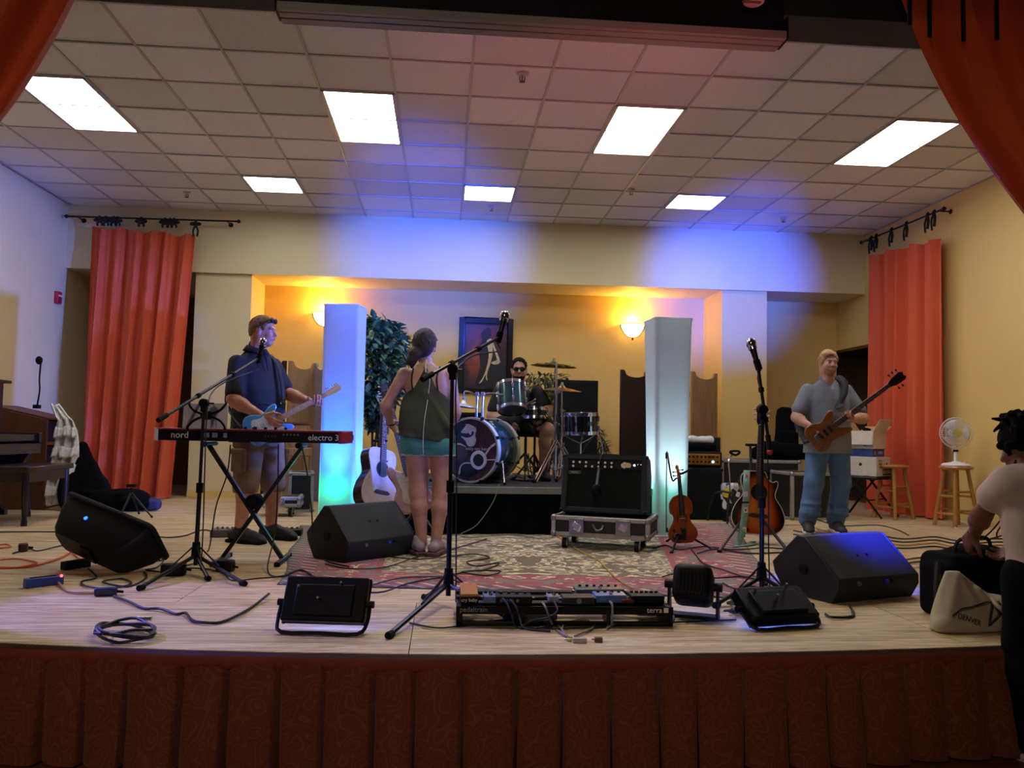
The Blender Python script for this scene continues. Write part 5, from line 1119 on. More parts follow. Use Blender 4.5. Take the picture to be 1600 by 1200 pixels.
for a, b_, dy in ((tl_, br_, -.02), (tr__, bl_, .02)):
    a = Vector((a.x, dy, kz-.03)); b_ = Vector((b_.x, dy, .02)); x, y, z = basis(b_-a, (0, 1, 0)); c_ = (a+b_)/2; m = MB(); m.add([Vector(v_) for v_ in [(-.013, -.02, -1), (.013, -.02, -1), (.013, .02, -1), (-.013, .02, -1), (-.013, -.02, 1), (.013, -.02, 1), (.013, .02, 1), (-.013, .02, 1)]], [(0, 3, 2, 1), (4, 5, 6, 7), (0, 1, 5, 4), (1, 2, 6, 5), (2, 3, 7, 6), (3, 0, 4, 7)], frame(c_, x, y, z) @ Matrix.Diagonal((1, 1, (b_-a).length/2, 1))); m.build('leg', m_blkm, t, bev=.003)
    bar = MB().box((b_.x, 0, .016), (.03, .42, .03)).build('foot_bar', m_blkm, t, bev=.004)
    for s_ in (-1, 1): MB().box((b_.x, s_*.2, .014), (.036, .04, .028)).build('rubber_foot', m_rub, bar, bev=.004)
    arm = MB().cyl((a.x, -.15, kz-.02), (a.x, .15, kz-.02), .014, n=10).build('support_arm', m_blkm, t); MB().cyl((a.x, -.16, kz-.02), (a.x, -.12, kz-.02), .019, n=12).build('arm_cap', m_rub, arm)
xc = (tl_.x+tr__.x+bl_.x+br_.x)/4; MB().cyl((xc, -.06, .40), (xc, .06, .40), .05, n=20).cyl((xc, -.085, .40), (xc, -.06, .40), .028, n=12).build('pivot_disc', m_rub, t, bev=.004)
# ================================================================== WEDGES
m_wedge = mat('black_wedge_paint', '#262b2b', .55, var=.2, scale=300, bump=.3, bscale=300, spec=.3)
def wedge(lab, c, rz, L, H, Dp, sc=1.):
    t = thing('floor_monitor', lab, 'speaker', (c[0], c[1], 0), R_(rz)); pr = [(Dp*.5, H*.48), (Dp*.1, H), (Dp*-.02, H), (-Dp*.5, H*.40), (-Dp*.5, H*.25), (-Dp*.4, 0), (Dp*.3, 0), (Dp*.46, H*.3)]
    MB().prism(pr, L-.03, frame((-(L-.03)/2, 0, 0), (0, 1, 0), (0, 0, 1), (1, 0, 0))).build('monitor_shell', m_wedge, t, bev=.006)
    for s_ in (-1, 1): MB().prism([(y*1.01, H/2+(z-H/2)*1.008) for y, z in pr], .018, frame((s_*(L/2-.009)-.009, 0, 0), (0, 1, 0), (0, 0, 1), (1, 0, 0))).build('end_panel', mat('black_end_panel', '#0c0d0d', .5), t, bev=.008); MB().cyl((s_*(L/2), 0, H*.45), (s_*(L/2+.006), 0, H*.45), .03, n=16).build('pole_cup', m_blk, t)
    gx = Vector((0, Dp*.1-Dp*.5, H-H*.48)); gn = Vector((0, H*.52, Dp*.4)).normalized(); gc = Vector((0, Dp*.3, H*.74)); MB().box((0, 0, 0), (L-.06, gx.length-.02, .012), M=frame(gc, (1, 0, 0), gx.normalized(), gn)).build('speaker_grille', m_grille, t)
    n2 = Vector((0, -H*.6, Dp*.48)).normalized(); x2 = Vector((1, 0, 0))
    c2_ = Vector((0, -Dp*.26, H*.70))+n2*.001
    for s_ in (-1, 1): MB().cyl(c2_+x2*s_*.035, c2_+x2*s_*.035+n2*.006, .007, n=8).build('bolt_head', m_blkm, t)
    for i, (x_, m_) in enumerate(((-.16, m_steel), (.05, mat('blue_jack', '#2038c8', .4)), (.1, m_blkm))): MB().cyl((x_, -Dp*.5, H*.32), (x_, -Dp*.5-.012, H*.32), .012, n=10).build('input_jack', m_, t)
    return t
def rot_pt(c, rz, x, y): a = R_(rz); return (c[0]+x*cos(a)-y*sin(a), c[1]+x*sin(a)+y*cos(a))
wedge('black floor monitor with grey green back at the feet of the woman', (-.56, 5.92), 46, .62, .37, .45)
wedge('black floor monitor with a deep blue lit back at front right', (2.33, 4.64), 20, .62, .34, .50)
# moulded speaker lying as a wedge, far left
t = thing('floor_speaker', 'dark moulded plastic speaker tipped on its back at far left', 'speaker', (0, 0, 0))
A_ = at(118, 806, 5.55); B_ = at(252, 862, 5.2); yl = (B_-A_); Ls = yl.length; yl.normalize(); nz = Vector((.45, .62, .62)); nz = (nz-yl*nz.dot(yl)).normalized(); xs_ = yl.cross(nz); fc_ = (A_+B_)/2
Mf = frame(fc_+xs_*.0, yl, nz.cross(yl), nz)
def rr_(hx, hy, r, n=5):
    o_ = []
    for sx, sy, a0 in ((1, -1, -pi/2), (1, 1, 0), (-1, 1, pi/2), (-1, -1, pi)): o_ += [(sx*(hx-r)+r*cos(a0+i*pi/2/n), sy*(hy-r)+r*sin(a0+i*pi/2/n)) for i in range(n+1)]
    return o_
m_plas = mat('scuffed_black_plastic', '#0d1018', .5, var=.35, scale=30, spec=.25); hx, hy = Ls/2, .15
m = MB(); rings = [(hx-.02, hy-.01, .0), (hx-.03, hy-.02, -.08), (hx-.1, hy-.05, -.21), (hx-.13, hy-.07, -.24)]; n = len(rr_(1, 1, .1)); vs = []
for a, b_, z in rings: vs += [(x, y, z) for x, y in rr_(a, b_, .04)]
m.add(vs, [(j*n+i, j*n+(i+1) % n, (j+1)*n+(i+1) % n, (j+1)*n+i) for j in range(3) for i in range(n)]+[tuple(range(n)), tuple(range(3*n, 4*n))], Mf); m.build('speaker_shell', m_plas, t)
MB().prism(rr_(hx, hy+.01, .05), .03, Mf, -.015).build('front_rim', m_plas, t, bev=.008); MB().prism(rr_(hx-.04, hy-.03, .04), .008, Mf, .014).build('speaker_grille', m_grille, t)
MB().box((0, 0, 0), (.05, .1, .03), M=Mf @ Matrix.Translation((-hx-.01, 0, -.02))).build('carry_handle', m_plas, t, bev=.008); MB().box((0, 0, 0), (.09, .12, .02), M=Mf @ Matrix.Translation((.02, 0, -.245))).build('rear_plate', m_blkm, t, bev=.003); MB().cyl(Mf @ Vector((-.1, -hy+.05, -.1)), Mf @ Vector((-.1, -hy+.02, -.1)), .012, n=12).build('blue_led', emat('blue_led', '#2f6dff', 2.), t)
zmin = 9
for ch in t.children:
    for v_ in ch.data.vertices: zmin = min(zmin, v_.co.z)
t.location.z = -zmin+.004
# ================================================================== STAGE LIGHTS ON THE LIP
m_led = emat('blue_led_lens', '#4a6dff', 12.)
def led_panel(lab, c, rz, tilt, w, h, cells=True):
    t = thing('led_flood_light', lab, 'stage light', (c[0], c[1], 0), R_(rz)); z0 = .03+h/2*cos(tilt); Rm = Matrix.Translation((0, 0, z0+.015)) @ Matrix.Rotation(tilt, 4, 'X')
    MB().box((0, .0, 0), (w, .05, h), M=Rm).build('lamp_body', m_blk, t, bev=.008); MB().box((0, -.03, -.01), (w*.7, .02, h*.7), M=Rm).build('rear_housing', m_blk, t, bev=.006)
    f = MB()
    for s_ in (-1, 1): f.box((s_*(w/2-.01), .028, 0), (.02, .02, h), M=Rm); f.box((0, .028, s_*(h/2-.01)), (w, .02, .02), M=Rm)
    f.build('lens_bezel', m_blk, t, bev=.004)
    for i in range(6):
        for j in range(3): MB().cyl((-w*.4+i*w*.16, .026, -h*.3+j*h*.3), (-w*.4+i*w*.16, .032, -h*.3+j*h*.3), .016, n=10, M=Rm).build('led_lens', m_led, t)
    MB().tube([(-w/2-.012, 0, z0), (-w/2-.012, -.05, .05), (-w/2+.02, -.10, .012), (0, -.10, .012), (w/2-.02, -.10, .012), (w/2+.012, -.05, .05), (w/2+.012, 0, z0)], .009, 6, 3).build('yoke_bracket', m_blkm, t)
    for s_ in (-1, 1): MB().cyl((s_*(w/2), 0, z0), (s_*(w/2+.03), 0, z0), .016, n=12).build('yoke_knob', m_blk, t)
    for x_, z_ in ((-.3, .2), (-.05, -.05), (.2, .3)): MB().cyl((w*x_, -.025, h*z_), (w*x_, -.075, h*z_), .006, n=8, M=Rm).build('screw', m_steel, t)
    return t
lp = led_panel('flat black flood light seen from behind on the stage lip', (gr(505, 990).x, gr(505, 990).y+.06), -8, R_(-27), .375, .2)
spot('flood_lamp_beam', (lp.location.x+.0, lp.location.y+.12, .22), (-.35, 10.6, 3.3), BLUE, 10, 32, 1.)
lq = led_panel('black flood light tipped low at front right of the stage lip', (gr(1225, 985).x, gr(1225, 985).y+.1), 12, R_(-58), .36, .2)
spot('flood_lamp_beam', (lq.location.x, lq.location.y+.14, .2), (3.75, 10.6, 3.15), BLUE, 14, 32, 1.)
# par can
pc = gr(1088, 968); t = thing('par_light', 'black par light on a yoke right of the pedalboard', 'stage light', (pc.x, pc.y+.05, 0), R_(-25)); Rm = Matrix.Translation((0, 0, .155)) @ Matrix.Rotation(R_(-28), 4, 'X')
MB().box((0, 0, 0), (.19, .17, .18), M=Rm).build('lamp_head', m_blk, t, bev=.035, segs=4); MB().box((0, .08, 0), (.16, .02, .15), M=Rm).build('lens_hood', m_blkm, t, bev=.006)
for i in range(9): MB().cyl((-.05+(i % 3)*.05, .088, -.05+(i//3)*.05), (-.05+(i % 3)*.05, .096, -.05+(i//3)*.05), .018, n=10, M=Rm).build('led_lens', m_led, t)
for i in range(7): MB().box((-.055+i*.018, -.085, -.015), (.006, .03, .11), M=Rm).build('cooling_fin', m_blkm, t)
for s_ in (-1, 1): MB().prism([(-.045, .008), (.045, .008), (.028, .1), (.02, .17), (-.02, .17), (-.028, .1)], .012, frame((s_*.118-.006, 0, 0), (0, 1, 0), (0, 0, 1), (1, 0, 0))).build('yoke_arm', m_blk, t, bev=.003); MB().cyl((s_*.1, 0, .155), (s_*.14, 0, .155), .022, n=16).build('yoke_knob', m_blk, t)
MB().box((0, 0, .008), (.25, .09, .016)).build('yoke_base', m_blk, t, bev=.003)
spot('par_lamp_beam', (pc.x-.02, pc.y+.16, .24), (-4.5, 8.8, 1.9), (.08, .14, 1.), 25, 50, .7)
# ================================================================== LEFT: PIANO, BENCH, LECTERN
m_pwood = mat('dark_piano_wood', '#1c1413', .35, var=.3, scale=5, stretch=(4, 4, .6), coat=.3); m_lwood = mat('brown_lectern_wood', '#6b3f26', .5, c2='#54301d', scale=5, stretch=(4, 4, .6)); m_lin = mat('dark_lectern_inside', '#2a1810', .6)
t = thing('upright_piano', 'dark wooden upright piano against the left wall', 'piano', (XL+.02, 7.05, 0)); LN = 1.45
def py(x0, x1, z0, z1, nm, m=m_pwood, y0=0., y1=LN, bev=.006): return MB().box(((x0+x1)/2, (y0+y1)/2, (z0+z1)/2), (x1-x0, y1-y0, z1-z0)).build(nm, m, t, bev=bev)
py(.0, .40, .04, 1.28, 'piano_case'); py(-.01, .46, 1.28, 1.31, 'top_lid', y0=-.03, y1=LN+.03); py(.40, .78, .60, .70, 'key_bed', y0=-.0, y1=LN)
for y in (.0, LN-.05): py(.40, .79, .70, .80, 'key_cheek', y0=y, y1=y+.05)
py(.40, .76, .72, .785, 'fall_board', y0=.052, y1=LN-.052)
for y in (.04, LN-.1):
    MB().prism([(.40, .6), (.72, .6), (.66, .5), (.5, .42), (.44, .3), (.42, .12), (.52, .05), (.52, 0), (.36, 0), (.36, .6)], .06, frame((0, y+.06, 0), (1, 0, 0), (0, 0, 1), (0, -1, 0))).build('console_leg', m_pwood, t, bev=.006)
MB().box((.44, LN/2, 1.0), (.03, .7, .02)).build('music_ledge', m_pwood, t, bev=.003)
p = gr(45, 822); q = gr(94, 808); t = thing('piano_bench', 'dark wooden piano bench in front of the piano', 'bench', ((p.x+q.x)/2-.17, (p.y+q.y)/2, 0)); bl2_ = q.y-p.y+.1
MB().box((0, 0, .49), (.42, bl2_+.06, .05)).build('seat', m_pwood, t, bev=.008); MB().box((0, 0, .42), (.36, bl2_-.04, .09)).build('apron', m_pwood, t, bev=.004)
for sx in (-1, 1):
    for sy in (-1, 1): MB().lathe([(.03, .47), (.03, .3), (.024, .12), (.02, .06), (.026, .04), (.026, 0), (0, 0)], 12, Matrix.Translation((sx*.165, sy*(bl2_/2-.04), 0))).build('leg', m_pwood, t)
lc = gr(67, 797); t = thing('lectern', 'brown wooden lectern with slanted top and open shelves', 'lectern', (lc.x-.3, lc.y, 0)); LH, LD, LW = 1.06, .6, .62
side = [(-.3, 0), (.3, 0), (.3, LH-.13), (-.3, LH)]
for y in (0, LW-.025): MB().prism(side, .025, frame((0, y+.025, 0), (1, 0, 0), (0, 0, 1), (0, -1, 0))).build('side_panel', m_lwood, t, bev=.003)
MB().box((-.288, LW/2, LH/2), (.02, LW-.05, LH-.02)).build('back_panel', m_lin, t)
for z in (.05, .68): MB().box((0, LW/2, z), (.58, LW-.05, .03)).build('shelf', m_lwood, t, bev=.003)
MB().box((.29, LW/2, .1), (.02, LW-.05, .1)).build('kick_board', m_lwood, t, bev=.003)
MB().box((0, LW/2, LH-.055), (.6, LW-.05, .02), R=Matrix.Rotation(math.atan2(.13, .6), 3, 'Y')).build('slanted_top', m_lwood, t, bev=.003)
p = at(58, 628, lc.y+.2); e = at(64, 566, lc.y+.2); t2 = thing('gooseneck_microphone', 'thin gooseneck microphone rising from the lectern', 'microphone', (0, 0, 0)); MB().tube([p+Vector((-.0, 0, -.05)), p+Vector((.02, 0, .12)), p.lerp(e, .6), e], .009, 8, 4).build('gooseneck', m_blkm, t2); MB().sph(e+Vector((-.02, 0, .02)), (.035, .035, .045), 12, 8).build('foam_cap', m_rub, t2); MB().cyl(p+Vector((0, 0, -.07)), p+Vector((0, 0, -.03)), .04, n=14).build('mic_base', m_blkm, t2)
def lace_mat():
    k = NT('cream_lace'); v = k.coord(); vo = k.new('ShaderNodeTexVoronoi'); vo.inputs['Scale'].default_value = 60; k.l(v, vo.inputs['Vector']); k.l(k.ramp(vo.outputs['Distance'], [(.2, lin('#efece0')), (.7, lin('#dcd9cc'))]), k.b.inputs['Base Color']); k.b.inputs['Roughness'].default_value = .9; k.bump(vo.outputs['Distance'], .25, .006); return k.m
a0_, a1_ = at(78, 633, lc.y+.15), at(96, 642, lc.y+.1); t = thing('lace_cloth', 'long cream lace shawl hanging off the lectern corner', 'cloth', (0, 0, 0)); m_lace = lace_mat()
def lc_fn(u, v):
    v2 = v; cx_ = 84+26*min(1, v2*5) - 4*max(0, v2-.2)*0; w_ = 7+10*min(1, v2*4)+6*v2
    if v2 < .15: cx_ = 80+ (100-80)*v2/.15; 
    else: cx_ = 100+4*sin(v2*5)
    yy = 632+ (790-632)*v2; p_ = at(cx_+(u-.5)*2*w_, yy, lc.y-.02); return (p_.x, lc.y-.03+.03*sin(u*17+v2*6)+.15*max(0, .15-v2)*4, max(.02, p_.z+.012*sin(u*9+v2*11)))
MB().surf(lc_fn, 40, 40).build('shawl', m_lace, t, smooth=70, solid=.003)
for v0 in (.22, .42, .6, .8):
    def ruf(u, v, v0=v0):
        p_ = Vector(lc_fn(u, v0+v*.1)); return (p_.x+.008*sin(u*40), p_.y-.014-.022*v+.012*sin(u*33+v0*9), p_.z)
    MB().surf(ruf, 40, 4).build('ruffle', m_lace, t, smooth=70, solid=.002)
# black coats and bag pile
q = gr(170, 798); s = SDF((-.75, -.3, -.02), (.75, .4, .75), .012)
s.chain([(-.34, .12, .66), (-.28, .1, .4), (-.2, .08, .2), (-.1, .05, .1)], [.05, .11, .16, .12], .06).chain([(-.2, 0, .12), (.1, -.02, .1), (.35, -.05, .08)], [.13, .11, .07], .05).ell((-.02, -.1, .11), (.14, .1, .1), k=.03).ell((.2, .02, .14), (.2, .12, .09), k=.05).ell((-.4, -.02, .2), (.1, .12, .22), k=.05)
rl = random.Random(9)
for i in range(26): s.cap((rl.uniform(-.4, .3), rl.uniform(-.12, .06), rl.uniform(.06, .2)), (rl.uniform(-.4, .3), rl.uniform(-.14, .0), rl.uniform(.03, .2)), .022, .03, k=.018)
for i in range(7): s.cap((-.36+.03*i, .02, .62-.06*i), (-.3+.04*i, -.08, .12), .02, .025, k=.02)
s.cut((0, 0, -1), -.004)
o = s.build('coat_pile', m_blkfab); o.location = (q.x, q.y, 0); tag(o, 'heap of black coats and bag at the foot of the orange curtain', 'clothes')
s = SDF((-.12, -.12, -.02), (.14, .12, .16), .008); s.ell((0, 0, .07), (.1, .08, .065)).box((.03, -.03, .07), (.07, .05, .05), .03, k=.03); o = s.build('headphone_case', mat('zip_case_blue_lit', '#26304a', .6, var=.2)); p = gr(236, 798); o.location = (p.x, p.y, 0); tag(o, 'small rounded case with blue light painted into its colour beside the mini tripod', 'case')  # navy tone stands in for blue light falling on the case
p = gr(208, 806); t = thing('mini_tripod', 'small black camera tripod on the floor by the black coats', 'tripod', (p.x, p.y, 0)); B = Vector((p.x, p.y, 0)); tp = at(205, 770, p.y)-B
for f in (gr(185, 814), gr(237, 809), Vector((p.x, p.y+.15, 0))): f = f-B; f.z = .01; lg = MB().cyl(tp, f, .012, .008, n=8).build('leg', m_blkm, t); MB().sph(f, .012, 8, 6).build('rubber_foot', m_rub, lg)
MB().cyl(tp-Vector((0, 0, .02)), tp+Vector((0, 0, .05)), .016, n=10).build('centre_column', m_blkm, t); MB().box(tp+Vector((0, 0, .07)), (.09, .04, .03)).build('phone_clamp', m_blk, t, bev=.004); MB().cyl(tp+Vector((.0, 0, .03)), tp+Vector((.05, -.02, .03)), .006, n=6).build('pan_handle', m_blk, t)
# wooden hand drum in front of the left screen
p = at(462, 690, 9.6); t = thing('hand_drum', 'wooden hand drum with oval rim on a stand behind the guitarist', 'drum', (p.x, 9.6, 0)); zt = at(462, 662, 9.6).z
MB().lathe([(.15, zt-.02), (.165, zt), (.16, zt+.02), (.14, zt+.02), (.13, zt-.1)], 28).build('rim', mat('red_brown_rim', '#5a3320', .4), t); MB().lathe([(.13, zt-.28), (.155, zt-.12), (.15, zt-.02)], 28).build('bowl', m_ywood, t); MB().box((0, 0, zt-.32), (.34, .28, .09)).build('stand_top', m_ywood, t, bev=.008)
for sx in (-1, 1):
    for sy in (-1, 1): MB().box((sx*.14, sy*.11, (zt-.36)/2), (.045, .045, zt-.36)).build('leg', m_ywood, t, bev=.004)
# ================================================================== RIGHT: BOXES, CHAIR, STOOLS, FAN
m_stool = mat('honey_stool_wood', '#b98438', .4, c2='#a06f2c', scale=7, stretch=(4, 4, .5), coat=.2)
def stool(lab, c, rz, H=.6):
    t = thing('bar_stool', lab, 'stool', (c[0], c[1], 0), R_(rz), 'round wooden stools'); MB().lathe([(0, H-.035), (.14, H-.035), (.16, H-.028), (.165, H-.012), (.158, H-.002), (.14, H), (0, H-.004)], 32).build('seat', m_stool, t); L = []
    for i in range(4):
        a = pi/4+i*pi/2; tp_ = Vector((.105*cos(a), .105*sin(a), H-.03)); bt = Vector((.205*cos(a), .205*sin(a), 0)); L.append((bt, tp_)); MB().cyl(bt, tp_, .021, .019, n=10).build('leg', m_stool, t)
    for i in range(4):
        for z in ((.17, .36) if i % 2 == 0 else (.13, .31)):
            a_, b_ = L[i], L[(i+1) % 4]; u = z/(H-.03); MB().cyl(a_[0].lerp(a_[1], u), b_[0].lerp(b_[1], u), .012, n=8).build('rung', m_stool, t)
    return t
s1 = (gr(1400, 811).x, gr(1400, 811).y+.05); s2 = at(1494, 760, 8.15); s2 = (s2.x, 8.15)
stool('round wooden stool before the right orange curtain, next to the boxes', s1, 20, .60); stool('round wooden stool against the right wall carrying the white fan', s2, 8, .62)
t = thing('desk_fan', 'small white desk fan on a wooden stool by the right wall', 'fan', (s2[0], s2[1], .62), R_(-18))
MB().lathe([(0, 0), (.135, 0), (.14, .012), (.12, .028), (.05, .04), (.03, .05), (0, .05)], 32).build('fan_base', m_white, t); MB().cyl((0, 0, .04), (0, 0, .155), .022, .018, n=14).build('fan_post', m_white, t); MB().cyl((0, 0, .148), (0, 0, .17), .026, n=14).build('neck_collar', m_blk, t)
zc = .345; MB().cyl((0, .02, zc), (0, .14, zc), .05, .04, n=18).box((0, .06, .24), (.03, .05, .17)).build('motor_housing', m_white, t, bev=.004)
g = MB(); Rg = .158
for i in range(40):
    a = 2*pi*i/40; u_, w_ = cos(a), sin(a); g.tube([(u_*.04, -.075, zc+w_*.04), (u_*.11, -.065, zc+w_*.11), (u_*Rg, -.02, zc+w_*Rg), (u_*.12, .04, zc+w_*.12), (u_*.045, .05, zc+w_*.045)], .0016, 4, 2)
for r_, y_ in ((Rg, -.02), (.11, -.065), (.04, -.075), (.12, .04)): g.tube([(r_*cos(a), y_, zc+r_*sin(a)) for a in [2*pi*i/40 for i in range(40)]], .003 if r_ < Rg else .005, 5, 0, True)
g.build('wire_guard', mat('white_wire', '#dcdad4', .35), t)
MB().cyl((0, -.08, zc), (0, -.072, zc), .046, n=24).build('centre_badge', mat('pale_gold_badge', '#d9cf7a', .35, .3), t); m_bl = mat('translucent_white_blade', '#d5d3d0', .35, var=.05)
for i in range(3):
    a0 = i*2.094; bl_m = MB(); bl_m.surf(lambda u, v, a0=a0: ((.03+.105*u)*cos(a0+(v-.5)*1.25*(.6+.5*u)), -.02+.03*(v-.5), zc+(.03+.105*u)*sin(a0+(v-.5)*1.25*(.6+.5*u))), 6, 6); bl_m.build('fan_blade', m_bl, t, solid=.003)
MB().cyl((0, -.04, zc), (0, .02, zc), .032, n=16).build('blade_hub', m_bl, t); MB().cyl((.06, -.08, .035), (.06, -.08, .048), .012, n=10).build('speed_knob', m_white, t)
ck = at(1358, 752, 9.0); CXc, CYc, CZs = ck.x, 9.05, .46
t = thing('folding_chair', 'black folding chair stacked with cardboard boxes', 'chair', (CXc, CYc, 0), R_(38)); m_ch = mat('black_chair_vinyl', '#141214', .5, var=.2)
MB().box((0, 0, CZs-.012), (.44, .42, .035)).build('seat', m_ch, t, bev=.012); MB().surf(lambda u, v: ((u-.5)*.46, .26+.05*v+.04*(1-(2*u-1)**2), .62+.24*v-.04*(2*u-1)**4), 14, 6).build('backrest', m_ch, t, solid=.02)
for s_ in (-1, 1):
    MB().tube([(s_*.22, -.26, .012), (s_*.22, .05, .4), (s_*.22, .24, .66), (s_*.2, .3, .85)], .012, 8, 3).build('leg', m_blkm, t); MB().tube([(s_*.2, .3, .012), (s_*.2, .0, .42), (s_*.2, -.12, .46)], .012, 8, 3).build('leg', m_blkm, t)
MB().cyl((-.22, -.1, .2), (.22, -.1, .2), .008, n=8).cyl((-.2, .16, .2), (.2, .16, .2), .008, n=8).build('stretcher', m_blkm, t)
m_card = mat('white_cardboard', '#cfc6b4', .75, var=.06); m_cin = mat('brown_card_inside', '#b5935f', .8); m_mark = mat('black_marker', '#1a1a1c', .6)
def carton(name, lab, c, rz, w, d, h, m=m_card):
    t = thing(name, lab, 'box', c, R_(rz)); MB().box((0, 0, h/2), (w, d, h)).build('carton_body', m, t, bev=.004); return t
RZB = 38
b1 = carton('cardboard_box', 'white cardboard box with handwriting, lowest in the stack on the chair', (CXc-.0, CYc-.02, CZs+.008), RZB, .37, .36, .215)
FMb = lambda x, z, d: frame((x, -d/2-.001, z), (1, 0, 0), (0, 0, 1), (0, -1, 0)); FMl = lambda y, z, w: frame((-w/2-.001, y, z), (0, -1, 0), (0, 0, 1), (-1, 0, 0))
for i, (s_, z) in enumerate((('Shirts,', .175), ('New', .14), ('Tanks', .105))): text('handwriting', s_, .042, m_mark, b1, FMb(-.09, z, .36), .001, shear=.25)
lb = MB().box((.08, -.181, .045), (.2, .003, .07)).build('printed_band', mat('dark_print', '#2c2a3a', .6), b1); text('band_lettering', 'SIX DOG', .05, m_white, lb, FMb(.08, .045, .366), .001); MB().cyl((.08, -.179, .13), (.08, -.1815, .13), .02, n=14).build('hand_hole', m_mark, b1); MB().cyl((-.184, 0, .13), (-.1865, 0, .13), .018, n=14).build('hand_hole', m_mark, b1)
b2 = carton('printed_box', 'flat blue printed box between the two white boxes', (CXc+.0, CYc, CZs+.226), RZB, .31, .27, .085, mat('blue_printed_card', '#1b2a66', .5, c2='#3a5aa8', scale=14)); MB().prism([(.03*cos(a)*(1 if i % 2 else .4), .03*sin(a)*(1 if i % 2 else .4)) for i, a in enumerate([2*pi*k/12 for k in range(12)])], .002, FMb(-.1, .042, .27)).build('printed_star', mat('yellow_print', '#c9c43a', .5), b2); MB().box((.05, -.136, .045), (.12, .003, .03)).build('printed_label', mat('pale_blue_print', '#8aa6d8', .5), b2)
b3 = carton('open_box', 'open white cardboard box on top of the stack on the chair', (CXc+.0, CYc, CZs+.314), RZB, .33, .30, .20)
MB().box((0, 0, .195), (.31, .28, .012)).build('box_contents', m_rub, b3); MB().tube([(-.1, -.05, .2), (-.02, .04, .23), (.08, 0, .215), (.12, .06, .22)], .016, 8, 4).build('dark_contents', m_rub, b3)
for M_, nm in ((Matrix.Translation((0, -.15, .2)) @ Matrix.Rotation(R_(120), 4, 'X'), 'f'), (Matrix.Translation((0, .15, .2)) @ Matrix.Rotation(R_(55), 4, 'X'), 'b')): MB().box((0, .075, 0), (.33, .15, .005), M=M_).build('carton_flap', m_card if nm == 'f' else m_cin, b3)
for s_, a in ((-1, -75), (1, 20)): MB().box((s_*.08, 0, 0), (.16, .3, .005), M=Matrix.Translation((s_*.165, 0, .2)) @ Matrix.Rotation(R_(-a*s_), 4, 'Y')).build('carton_flap', m_card if s_ < 0 else m_cin, b3)
text('printed_strip', 'FRAGILE', .04, m_mark, b3, frame((-.166, -.06, .1), (0, 0, 1), (0, 1, 0), (-1, 0, 0)), .001)
# ================================================================== PEDALBOARD
pa, pb = gr(713, 976), gr(1047, 975); PX0, PX1, PYc = pa.x, pb.x, 4.0; W_ = PX1-PX0
t = thing('pedalboard', 'long black two tier pedalboard along the front of the stage', 'pedalboard', ((PX0+PX1)/2, PYc, 0), R_(-1))
for y, z in ((-.14, .075), (-.05, .082), (.05, .09), (.14, .098)): MB().box((0, y, z), (W_, .055, .018)).build('top_rail', m_blkm, t, bev=.003)
MB().box((0, -.165, .075), (W_, .006, .036)).build('front_rail', m_blk, t, bev=.002); MB().box((0, -.155, .014), (W_, .02, .02)).build('bottom_rail', m_blkm, t, bev=.003)
for s_ in (-1, 1): MB().box((s_*(W_/2-.015), 0, .045), (.03, .33, .085)).build('end_frame', m_blk, t, bev=.005)
for x in (-.2, .2): MB().box((x, -.12, .045), (.02, .1, .06)).build('strut', m_blkm, t)
text('rail_lettering', 'pedaltrain', .032, mat('grey_print', '#8c8c8a', .5), t, frame((-W_/2+.08, -.1695, .078), (1, 0, 0), (0, 0, 1), (0, -1, 0)), .001); text('rail_lettering', 'terra', .036, m_kt, t, frame((W_/2-.09, -.1695, .078), (1, 0, 0), (0, 0, 1), (0, -1, 0)), .001); MB().box((W_/2-.035, -.1695, .078), (.022, .002, .022)).build('rail_emblem', m_kt, t)
MB().box((-.16, -.05, .04), (.26, .1, .045)).build('power_supply', m_steel, t, bev=.004); MB().box((W_/2-.09, .02, .045), (.1, .1, .05)).build('power_supply', mat('pale_box', '#b9c0cc', .5), t, bev=.004)
BX, BY = (PX0+PX1)/2, PYc
def pedal(lab, px, w, d, h, m, y=-.08, knobs=3, foot=True, jacks=True):
    x = at(px, 940, BY+y).x; t = thing('effect_pedal', lab, 'effects pedal', (x, BY+y, .1), 0, 'effects pedals on the pedalboard'); h *= .66; MB().box((0, 0, h/2), (w, d, h), R=None).build('pedal_case', m, t, bev=.004)
    for i in range(knobs): xx = (-.5+(i+.5)/knobs)*w*.9; MB().cyl((xx, d*.25, h), (xx, d*.25, h+.008), .008, n=10).build('knob', m_blk, t)
    if foot: MB().cyl((0, -d*.3, h), (0, -d*.3, h+.012), .009, n=10).build('foot_switch', m_chrome, t)
    if jacks:
        for s_ in (-1, 1): MB().cyl((s_*w/2, 0, h*.5), (s_*(w/2+.014), 0, h*.5), .007, n=8).build('jack_plug', m_chrome, t)
    return t
wah = thing('wah_pedal', 'black rocker wah pedal with orange tread at the left end of the pedalboard', 'effects pedal', (at(732, 935, BY-.03).x, BY-.05, .102)); MB().box((0, 0, .018), (.085, .2, .034)).build('wah_base', m_blk, wah, bev=.006); MB().box((0, 0, .046), (.082, .2, .014), R=Matrix.Rotation(R_(5), 3, 'X')).build('rocker', mat('orange_tread', '#b0702e', .7), wah, bev=.004); text('wah_lettering', 'cry baby', .022, m_kt, wah, frame((0, -.1015, .017), (1, 0, 0), (0, 0, 1), (0, -1, 0)), .001)
pedal('small pale blue pedal right of the wah pedal', 766, .07, .11, .05, mat('pale_blue_enamel', '#6f83b4', .3, .3)); pd = pedal('wide black pedal with patch cables plugged in its front', 802, .17, .1, .055, m_blk, -.11, 4, False)
for x in (-.06, -.035, -.01, .015): MB().cyl((x, -.05, .02), (x, -.058, .02), .008, n=10).build('front_socket', m_chrome, pd)
